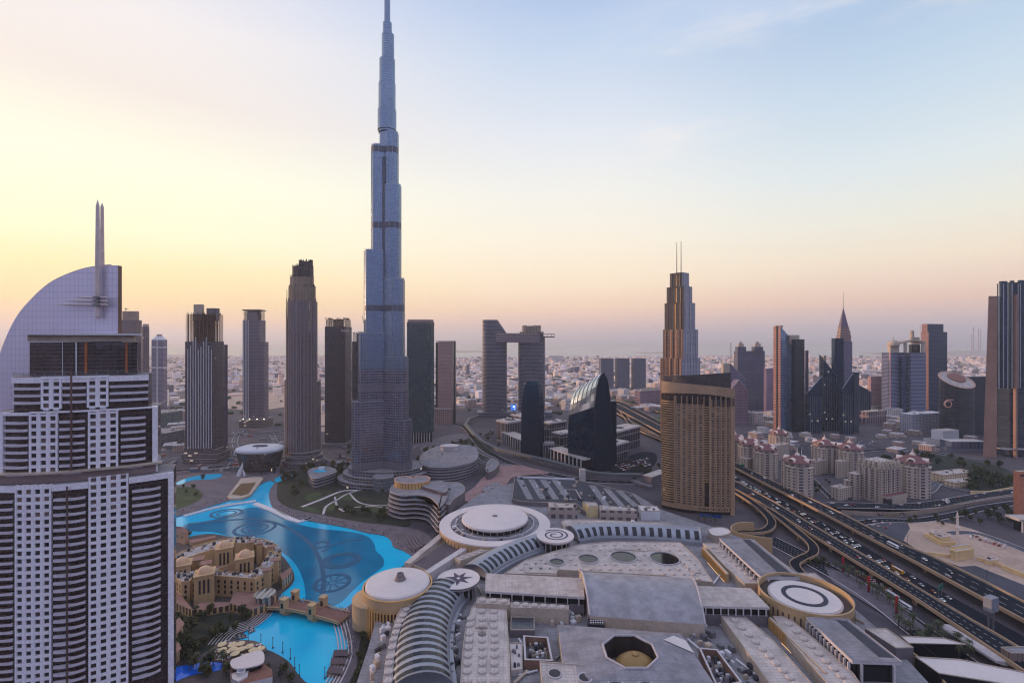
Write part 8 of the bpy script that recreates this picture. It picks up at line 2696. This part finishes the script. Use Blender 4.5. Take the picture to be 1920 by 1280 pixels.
grove([(1800, 905), (1835, 890), (1890, 892), (1898, 915), (1850, 924), (1822, 924)], 40, 'dark tree in the dense grove behind the cream garden wall', .6, 1.3, 2.1, 7)
grove([(1700, 852), (1790, 858), (1870, 875), (1890, 888), (1820, 885), (1745, 878), (1650, 862)], 40, 'dark tree in the belt below the oval glass tower', .6, 1.2, 2.0, 7)
grove([(1520, 905), (1552, 900), (1575, 915), (1560, 930), (1530, 925)], 12, 'dark tree between the frontmost flats tower and the hotel')
grove([(1690, 972), (1760, 966), (1790, 978), (1800, 990), (1760, 992), (1700, 980)], 10, 'dark bush like tree at the edge of the sandy lot', 0.4, 0.5, 0.9)
grove([(1800, 965), (1890, 955), (1900, 985), (1830, 990)], 22, 'dark tree by the low canopy near the tan brick tower', 0.4, 1.0, 1.6)
grove([(1180, 880), (1236, 868), (1238, 900), (1190, 902)], 18, 'dark tree at the car park left of the gold tower')
grove([(898, 800), (935, 812), (960, 830), (950, 845), (915, 828), (895, 812)], 16, 'street tree by the left arcade and the boulevard')
grove([(985, 850), (1030, 855), (1060, 868), (1030, 866)], 8, 'tree in front of the right arcade', 0.6, 0.6, 0.9)
grove([(1498, 1040), (1545, 1050), (1556, 1066), (1520, 1064)], 12, 'dark tree under the curling slip road', 0.5, 0.7, 1.0)
grove([(1562, 1066), (1600, 1078), (1700, 1150), (1690, 1158), (1600, 1094)], 18, 'street palm on the pavement beside the lower viaduct', 0.6, 0.8, 1.1, 6, protos=PALM)
grove([(1676, 1166), (1720, 1170), (1830, 1220), (1840, 1240), (1760, 1232), (1700, 1200)], 18, 'date palm by the low white roofed hall', 0.4, 0.9, 1.3, 6, protos=PALM)
grove([(340, 1240), (420, 1236), (424, 1250), (350, 1262)], 8, 'palm beside the deep blue swimming pool', 1.0, 0.7, 1.0, 5, protos=PALM)
grove([(1270, 972), (1350, 975), (1352, 982), (1275, 980)], 6, 'palm at the foot of the gold tower', 0.4, 0.7, 0.9, 5, protos=PALM)
grove([(432, 878), (520, 882), (545, 892), (500, 896), (440, 890)], 14, 'small tree on the shore in front of the opera house', 0.9, 0.6, 0.9, 4)
grove([(300, 908), (350, 899), (420, 886), (446, 890), (380, 912), (372, 936), (330, 958), (300, 962)], 18, 'small tree around the dark lawn north of the lake', 1.0, 0.6, 1.0, 4)
grove([(690, 905), (730, 915), (788, 935), (770, 945), (736, 935), (700, 920)], 14, 'tree between the tallest tower and the wavy terraces', 0.9, 0.8, 1.3, 4)
grove([(596, 812), (690, 815), (690, 860), (640, 862), (610, 850)], 22, 'dark tree between the chequered brown tower and the tallest tower', 0.4, 1.0, 1.6, 5)
# ---- traffic
glass_c = mat('car glass', S(22, 26, 32), 0.1, var=0.1)
tyre = mat('tyre rubber', S(24, 24, 26), 0.9)
hl, tl = lamp_mat('headlight', (1, 0.95, 0.85, 1), 3.0), lamp_mat('tail light', (1, 0.08, 0.04, 1), 1.6)
def car_mesh(name, col, L_=4.6, w_=1.85, h_=1.45, van=False):
 b = MB()
 prof = [(-L_ / 2, .35), (-L_ / 2, .85), (-L_ * .44, .95), (-L_ * .36, h_ if van else .98), (-L_ * .24, h_), (L_ * .12, h_), (L_ * .28, .95), (L_ * .46, .82), (L_ / 2, .68), (L_ / 2, .35)]
 lo = [(x, -w_ / 2, z) for x, z in prof]
 b.loft([lo, [(x, w_ / 2, z) for x, z in prof]], cap=True)
 for i, (a, c) in enumerate(((3, 4), (5, 6))):
  p, q_ = prof[a], prof[c]
  b.face([(p[0] + .02 * (1 if i else -1), -w_ * .44, p[1] - .03 + .05), (q_[0] + .02 * (1 if i else -1), -w_ * .44, q_[1] + .04), (q_[0] + .02 * (1 if i else -1), w_ * .44, q_[1] + .04), (p[0] + .02 * (1 if i else -1), w_ * .44, p[1] + .02)], 1)
 for s_ in (-1, 1):
  y = s_ * (w_ / 2 + .01)
  b.face([(-L_ * .33, y, .98), (L_ * .26, y, .98), (L_ * .11, y, h_ - .1), (-L_ * .23, y, h_ - .1)], 1)
  for x in (-L_ * .3, L_ * .31):
   b.prism([(x + .33 * math.cos(k * PI / 4), 0) for k in range(0)], 0, 0) if False else None
   rg_ = [(x + .33 * math.cos(k * PI / 4), y, .33 + .33 * math.sin(k * PI / 4)) for k in range(8)]
   b.loft([rg_, [(p[0], p[1] - s_ * .2, p[2]) for p in rg_]], m=2, cap=True)
  b.face([(L_ / 2 + .01, s_ * w_ * .42, .62), (L_ / 2 + .01, s_ * w_ * .22, .62), (L_ / 2 + .01, s_ * w_ * .22, .76), (L_ / 2 + .01, s_ * w_ * .42, .76)], 3)
  b.face([(-L_ / 2 - .01, s_ * w_ * .42, .62), (-L_ / 2 - .01, s_ * w_ * .22, .62), (-L_ / 2 - .01, s_ * w_ * .22, .8), (-L_ / 2 - .01, s_ * w_ * .42, .8)], 4)
 return b.mesh(name, [mat('car paint ' + name, col, 0.3, var=0.05, ior=1.6), glass_c, tyre, hl, tl])
CARS = [('white', car_mesh('white_car', S(226, 226, 228))), ('silver', car_mesh('silver_car', S(160, 162, 168))), ('dark', car_mesh('dark_car', S(34, 34, 40))), ('red', car_mesh('red_car', S(136, 36, 34))),
  ('white van', car_mesh('white_van', S(230, 230, 230), 5.2, 2.0, 2.2, True))]
CW = [0, 0, 0, 0, 1, 1, 2, 2, 3, 4]
def put_car(p, z, ang, where, k=None):
 c, me = CARS[rnd.choice(CW) if k is None else k]
 o = inst(me, 'van' if 'van' in c else 'car', None, (*p, z), ang)
 tag(o, c + (' ' if 'van' in c else ' car ') + where, 'car', 'cars ' + where)
def traffic(A_, B_, z, n, lanes, where, f0=0.0, f1=1.0, rev=False):
 A2, B2 = resample([p[:2] for p in A_], 300), resample([p[:2] for p in B_], 300)
 spots = set()
 while len(spots) < n:
  spots.add((int(lerp(f0, f1, rnd.random()) * 98) * 3, rnd.randrange(lanes)))
 for i, l_ in spots:
  f = (l_ + .5) / lanes * .86 + .07
  p = (lerp(A2[i][0], B2[i][0], f), lerp(A2[i][1], B2[i][1], f))
  q_ = (lerp(A2[i + 2][0], B2[i + 2][0], f), lerp(A2[i + 2][1], B2[i + 2][1], f))
  put_car(p, z + .02, math.atan2(q_[1] - p[1], q_[0] - p[0]) + (PI if (rev or l_ >= lanes / 2) else 0), where)
traffic(*highway_mid, 0.5, 150, 8, 'in the crowded street level lanes between the viaducts', 0.54, 0.93)
traffic(v1a, v1b, 9.0, 16, 3, 'on the upper viaduct', 0.5, 0.94)
traffic(v2a, v2b, 9.0, 8, 3, 'on the lower viaduct', 0.1, 0.9)
traffic(offs(rd, 9), offs(rd, -9), 4.0, 22, 4, 'on the main road before the stepped hotel')
def park_rows(px, where, rows_, cols_, z, ang):
 A_, B_, C_, D_ = [GP(x, y) for x, y in px]
 for i in range(rows_):
  for j in range(cols_):
   if rnd.random() < .82:
    f, g = (j + .5) / cols_, (i + .5) / rows_
    p = tuple(lerp(lerp(A_[k], B_[k], f), lerp(D_[k], C_[k], f), g) for k in (0, 1))
    put_car(p, z, ang, where)
park_rows([(1603, 1066), (1682, 1112), (1676, 1118), (1598, 1074)], 'parked under the lower viaduct', 2, 11, 0.56, 1.0)
park_rows([(1150, 872), (1216, 858), (1222, 874), (1170, 884)], 'in the car park left of the gold tower', 4, 10, 0.44, 0.4)
park_rows([(1820, 1002), (1890, 1022), (1886, 1030), (1816, 1008)], 'parked beyond the sandy lot', 2, 8, 0.55, 0.5)
park_rows([(1610, 970), (1680, 980), (1676, 1000), (1640, 988)], 'on the grey parking area by the sand', 2, 4, 0.46, 0.3)
park_rows([(1545, 823), (1638, 827), (1655, 837), (1562, 837)], 'in the parking area below the spire tower', 3, 9, 0.46, 1.2)
def bus(p, z, ang, col, label, L_=11.5):
 r = thing('bus', label, 'bus', (*p, z))
 co, si = math.cos(ang), math.sin(ang)
 b = MB()
 b.box(p, L_, 2.5, z + .4, z + 3.2, ang)
 b.build('body', [mat('bus paint ' + label[:9], col, 0.4, var=0.05)], r)
 MB().box(p, L_ * .94, 2.54, z + 1.6, z + 2.6, ang).build('window_strip', [glass_c], r)
 MB().box(p, L_ * .7, 1.6, z + 3.2, z + 3.45, ang).build('roof_unit', [white_paint], r)
 for x in (-.32, .34):
  for s_ in (-1, 1):
   q_ = (p[0] + co * x * L_ - si * s_ * 1.2, p[1] + si * x * L_ + co * s_ * 1.2)
   MB().lathe(q_, [(.5, z), (.5, z + .9)], 10).build('wheel', [tyre], r)
va = math.atan2(v1b[40][1] - v1b[44][1], v1b[40][0] - v1b[44][0])
bus(GP(1674, 1024, 9), 9.03, va, S(226, 226, 230), 'white bus on the upper viaduct')
bus(GP(1683, 1072), .52, va, S(212, 150, 50), 'yellow bus in the street level lanes')
bus(GP(1696, 1138), .56, va, S(226, 226, 230), 'white coach parked under the lower viaduct, in front')
bus(GP(1673, 1119), .56, va, S(226, 226, 230), 'white coach parked under the lower viaduct, behind the front one')
# ---- street furniture
def lamp(p, z, label, group, h_=11, first=[None]):
 if first[0] is None:
  r = thing('street_lamp', label, 'street lamp', (0, 0, 0), group)
  MB().tube([(0, 0, -.3), (0, 0, h_)], [.2, .12], 6).build('pole', [dark_metal], r)
  MB().tube([(0, 0, h_ - .2), (1.6, 0, h_ + .2)], .1, 5).tube([(0, 0, h_ - .2), (-1.6, 0, h_ + .2)], .1, 5).build('arm', [dark_metal], r)
  for s_ in (-1, 1):
   MB().box((s_ * 1.9, 0), .9, .35, h_ + .1, h_ + .32).build('lantern', [steel], r)
  first[0] = r
  r.location = (*p, z)
 else:
  dup(first[0], (*p, z), 0, 1.0, label, group)
for i in range(20, 68, 4):
 lamp(v1a[i][:2], 9, 'thin dark lamp post on the upper viaduct parapet', 'lamp posts on the upper viaduct')
for i in range(12, 66, 6):
 lamp(v2a[i][:2], 9, 'thin dark lamp post on the lower viaduct parapet', 'lamp posts on the lower viaduct')
red = mat('red banner', S(170, 34, 40), 0.6)
for px, py, lb in ((1581, 1072, 'farthest of three red banner pylons by the palms'), (1629, 1110, 'middle of three red banner pylons by the palms'), (1681, 1150, 'nearest of three red banner pylons by the palms')):
 p = GP(px, py)
 r = thing('banner_pylon', lb, 'pylon', (*p, .6), 'red banner pylons')
 MB().box(p, 2.2, .6, .6, 14, .3).build('banner', [red], r)
 MB().box(p, 2.8, 1.2, .5, 1.2, .3).build('base', [dark_metal], r)
grn = mat('green road sign', S(16, 104, 84), 0.5)
for px, py, z, ang, lb in ((1764, 1100, 9, .6, 'green road sign over the street level lanes'), (1391, 873, 12, .4, 'green road sign at the gold tower edge')):
 p = GP(px, py, z)
 r = thing('road_sign', lb, 'road sign', (*p, 0))
 MB().box(p, 11, .3, z - 1.6, z + 2.2, ang).build('panel', [grn], r)
 for s_ in (-4, 4):
  MB().box((p[0] + math.cos(ang) * s_ - .3 * math.sin(ang), p[1] + math.sin(ang) * s_ + .5), .4, .4, .5, z + 2).build('post', [steel], r)
p = GP(1858, 1187, 0)
r = thing('billboard', 'grey box billboard on two posts over the highway', 'billboard', (*p, 0))
MB().box(p, 9, 5, 17, 27, .35).build('box', [mat('billboard grey', S(128, 128, 140), 0.6)], r)
for s_ in (-1.8, 1.8):
 MB().box((p[0] + s_, p[1]), 1.0, 1.0, .4, 17).build('post', [steel], r)
p = W(963, 1950)
r = thing('lit_billboard', 'glowing blue billboard between the curved twin towers', 'billboard', (*p, 0))
MB().box(p, 17, 1, 18, 36).build('frame', [dark_metal], r)
MB().box((p[0], p[1] - .7), 15.5, .3, 19, 35).build('screen', [lamp_mat('blue screen', (.05, .22, .8, 1), 0.6)], r)
MB().box((p[0] + 1, p[1] - 1.0), 6, .2, 27, 31).box((p[0] + 3, p[1] - 1.0), 2, .2, 21, 23).build('light_patch', [lamp_mat('white screen text', (.9, .95, 1, 1), 1.0)], r)
MB().box(p, 3, 2, -.3, 18).build('post', [dark_metal], r)
b = MB()
A = gp([(1312, 967), (1352, 971)], 0)
b.strip(A, offs(A, .4), 3.4, -.3)
tag(b.build('hoarding', mat('blue hoarding', S(20, 66, 128), 0.6)), 'blue hoarding at the foot of the gold tower', 'hoarding')
# ---- people along the water: far too small and many to tell apart
pb = MB()
for lst, n, z in (([(520, 940), (545, 962), (600, 975), (690, 992), (730, 1003)], 130, .9), ([(640, 1150), (648, 1180), (660, 1215), (655, 1250)], 60, 1.0), ([(516, 1132), (572, 1141), (640, 1156)], 70, 5.0), ([(330, 962), (380, 948), (440, 930), (480, 912)], 60, .9), ([(740, 1018), (775, 1036), (800, 1022)], 50, .95)):
 P_ = crom(gp(lst), 10)
 for _ in range(n):
  i = rnd.randrange(len(P_) - 1)
  q_ = (P_[i][0] + rnd.uniform(-4, 4), P_[i][1] + rnd.uniform(-4, 4))
  pb.lathe(q_, [(.16, z), (.2, z + .8), (.26, z + 1.15), (.24, z + 1.4), (.08, z + 1.5), (.12, z + 1.62), (.1, z + 1.74)], 6, m=rnd.randrange(4))
tag(pb.build('crowd', [mat('dark clothes', S(40, 38, 46)), mat('pale clothes', S(190, 186, 184)), mat('blue clothes', S(60, 74, 104)), mat('red clothes', S(140, 60, 56))], kind='stuff'), 'small figures strolling along the promenade and bridge', 'crowd')
# ================================================================ the low city out to the coast
rf = random.Random(77)
FM = [mat('far ' + n_, c_, 0.9, var=0.2, scale=0.02) for n_, c_ in (('cream', S(238, 216, 200)), ('white', S(226, 216, 220)), ('tan', S(206, 178, 164)), ('grey', S(160, 150, 160)), ('rose', S(224, 188, 176)), ('dark', S(96, 94, 110)))]
towers_xy = [(o.location.x, o.location.y) for o in bpy.data.objects if o.type == 'EMPTY' and o.get('category') in ('tower', 'office block', 'hotel', 'flats', 'skyscraper', 'opera house', 'arcade', 'building', 'hall', 'villa')]
roads_xy = [GP(lerp(x0, x1, i / 12), lerp(y0, y1, i / 12)) for x0, y0, x1, y1 in ((1150, 757, 1245, 805), (1160, 765, 1245, 825), (1140, 750, 1160, 757), (800, 780, 905, 840)) for i in range(13)]
def clear(p, k):
 return all(abs(p[0] - x) > k or abs(p[1] - y) > k for x, y in towers_xy) and all(math.dist(p, q_) > k for q_ in roads_xy)
far = MB()
n = 0
while n < 12500:
 d = math.sqrt(rf.uniform(2250 ** 2, 9200 ** 2))
 px = rf.uniform(-60, 1980)
 p = W(px, d)
 if d < 2700 and not clear(p, 60):
  continue
 n += 1
 blk = math.sin(p[0] * .004 + 1.3) + math.sin(p[1] * .003 + p[0] * .001)
 if blk < -1.1 and rf.random() < .75:
  continue
 sx, sy = rf.uniform(14, 40), rf.uniform(14, 36)
 h_ = rf.uniform(5, 12) if rf.random() < .9 else rf.uniform(14, 34)
 if rf.random() < .012:
  h_ = rf.uniform(30, 60)
 m = rf.choice((0, 0, 0, 1, 1, 1, 2, 3, 4, 5))
 a = 0.5 + .25 * (rf.random() < .2)
 far.box(p, sx, sy, -.4, h_, a, m)
tag(far.build('far_city', FM, kind='stuff'), 'mass of tiny pale low buildings stretching to the coast', 'city')
ft = MB()
for _ in range(3600):
 d = math.sqrt(rf.uniform(1750 ** 2, 8600 ** 2))
 p = W(rf.uniform(-40, 1960), d)
 if d < 2300 and not clear(p, 50):
  continue
 for _k in range(rf.randrange(1, 4)):
  c = (p[0] + rf.uniform(-16, 16), p[1] + rf.uniform(-16, 16))
  q_ = rf.uniform(4, 11)
  ft.lathe(c, [(q_ * .6, -.4), (q_, q_ * .4), (q_ * .7, q_ * .85), (.3, q_ * 1.0)], 6)
tag(ft.build('far_trees', [mat('far foliage', S(62, 70, 56), 0.95, var=0.4, scale=0.05)], kind='stuff'), 'specks of dark trees among the far low buildings', 'trees')
ff = [facade('low block ' + str(i), c_, S(62, 58, 70), 4.5, 3.6, 0.5, 0.5) for i, c_ in enumerate((S(206, 186, 172), S(186, 160, 150), S(140, 130, 138), S(216, 208, 208)))]
LOWM = []
for k, (sx, sy, h_, nm) in enumerate(((40, 24, 13, 'cream'), (28, 28, 20, 'rose'), (52, 30, 10, 'grey'), (34, 22, 24, 'white'))):
 b = MB()
 b.box((0, 0), sx, sy, -.4, h_, 0, 0, 1)
 b.box((0, 0), sx * 1.03, sy * 1.04, h_, h_ + .8, 0, 2)
 for q_ in range(4):
  b.box((rf.uniform(-.35, .35) * sx, rf.uniform(-.3, .3) * sy), rf.uniform(2, 7), rf.uniform(2, 6), h_ + .8, h_ + rf.uniform(2, 4), 0, 2)
 b.box((sx * .2, -sy * .6), sx * .4, sy * .4, -.4, h_ * .5, 0, 0, 1)
 LOWM.append((nm, b.mesh('low_building', [ff[k], roof_pale if k != 2 else roof_grey, concrete])))
cnt = 0
got = []
def low(px, py, where, cl=34, sc_=(.7, 1.2)):
 global cnt
 p = GP(px, py)
 if not clear(p, cl) or any(math.dist(p, q_) < 38 for q_ in got):
  return
 got.append(p)
 k = rf.randrange(4)
 nm, me = LOWM[k]
 s_ = rf.uniform(*sc_)
 o = inst(me, 'low_building', None, (*p, 0), .5 + (1.57 if rf.random() < .4 else 0), (s_, s_, s_ * rf.uniform(.7, 1.2)))
 tag(o, nm + ' low flat roofed building ' + where, 'building', nm + ' low buildings ' + where)
 cnt += 1
for _ in range(900):
 if cnt >= 150:
  break
 low(rf.uniform(560, 1240), rf.uniform(728, 772), 'in the middle distance behind the twin towers')
for _ in range(700):
 if cnt >= 240:
  break
 low(rf.uniform(1380, 1860), rf.uniform(745, 800), 'between the right hand towers')
for _ in range(260):
 if cnt >= 268:
  break
 low(rf.uniform(1400, 1850), rf.uniform(806, 846), 'behind the red roofed flats', 42, (.5, .8))
for _ in range(260):
 if cnt >= 285:
  break
 low(rf.uniform(235, 345), rf.uniform(770, 850), 'right of the white tower', 30, (.6, 1.0))
sm = [white_paint, conc_warm, mat('rust shed', S(150, 92, 70), 0.8), steel, mat('blue shed', S(70, 92, 120), 0.7)]
for i in range(120):
 px, py = rf.uniform(290, 690), rf.uniform(808, 886)
 p = GP(px, py)
 if not clear(p, 30):
  continue
 b = MB()
 l_, w_, h_ = rf.uniform(6, 16), rf.uniform(3, 7), rf.uniform(2.5, 5)
 a = rf.choice((.2, 1.77))
 k = rf.randrange(5)
 b.box(p, l_, w_, .3, h_, a, 0)
 b.box(p, l_ * 1.04, w_ * 1.08, h_, h_ + .3, a, 1)
 tag(b.build('site_shed', [sm[k], roof_grey]), ('white', 'tan', 'rust coloured', 'grey', 'blue')[k] + ' shed on the building sites among the left towers', 'shed', ('white', 'tan', 'rust', 'grey', 'blue')[k] + ' building site sheds')
for (px, pm, p1, py, z1, lb) in ((240, 300, 346, 838, 26, 'dark long podium right of the white tower'), (268, 306, 342, 800, 34, 'green glass podium building right of the white tower')):
 p = yawbox(px, pm, p1, D(py), 12)
 r = bld('podium_building', lb, p, 'building')
 ext(r, 'wall', p, -.4, z1, facade('podium ' + lb[:5], S(92, 92, 104) if z1 < 30 else S(70, 104, 112), S(36, 40, 52), 4, 5, .8, .6, lit=.03), roof_grey)
 roofbits(r, p, z1, 6, 3, 6, 2, 4, int(px))
HAZE = 6e-5
# ================================================================ air
hb = MB()
hb.prism([(-47000, -3000), (47000, -3000), (47000, 47000), (-47000, 47000)], -1.6, 905.0, 0, 0, bottom=True)
hm = bpy.data.materials.new('haze air')
hm.use_nodes = True
q = NT(hm.node_tree)
pv = q.n('ShaderNodeVolumePrincipled')
pv.inputs['Color'].default_value = (0.92, 0.93, 1.0, 1)
pv.inputs['Density'].default_value = HAZE
pv.inputs['Anisotropy'].default_value = 0.25
oo = q.n('ShaderNodeOutputMaterial')
q.link(pv.outputs[0], oo.inputs['Volume'])
hm.cycles.homogeneous_volume = True if hasattr(hm.cycles, 'homogeneous_volume') else None
ho = hb.build('haze', hm, kind='stuff')
ho['label'] = 'thin dusk haze over the whole city'
ho['category'] = 'haze'
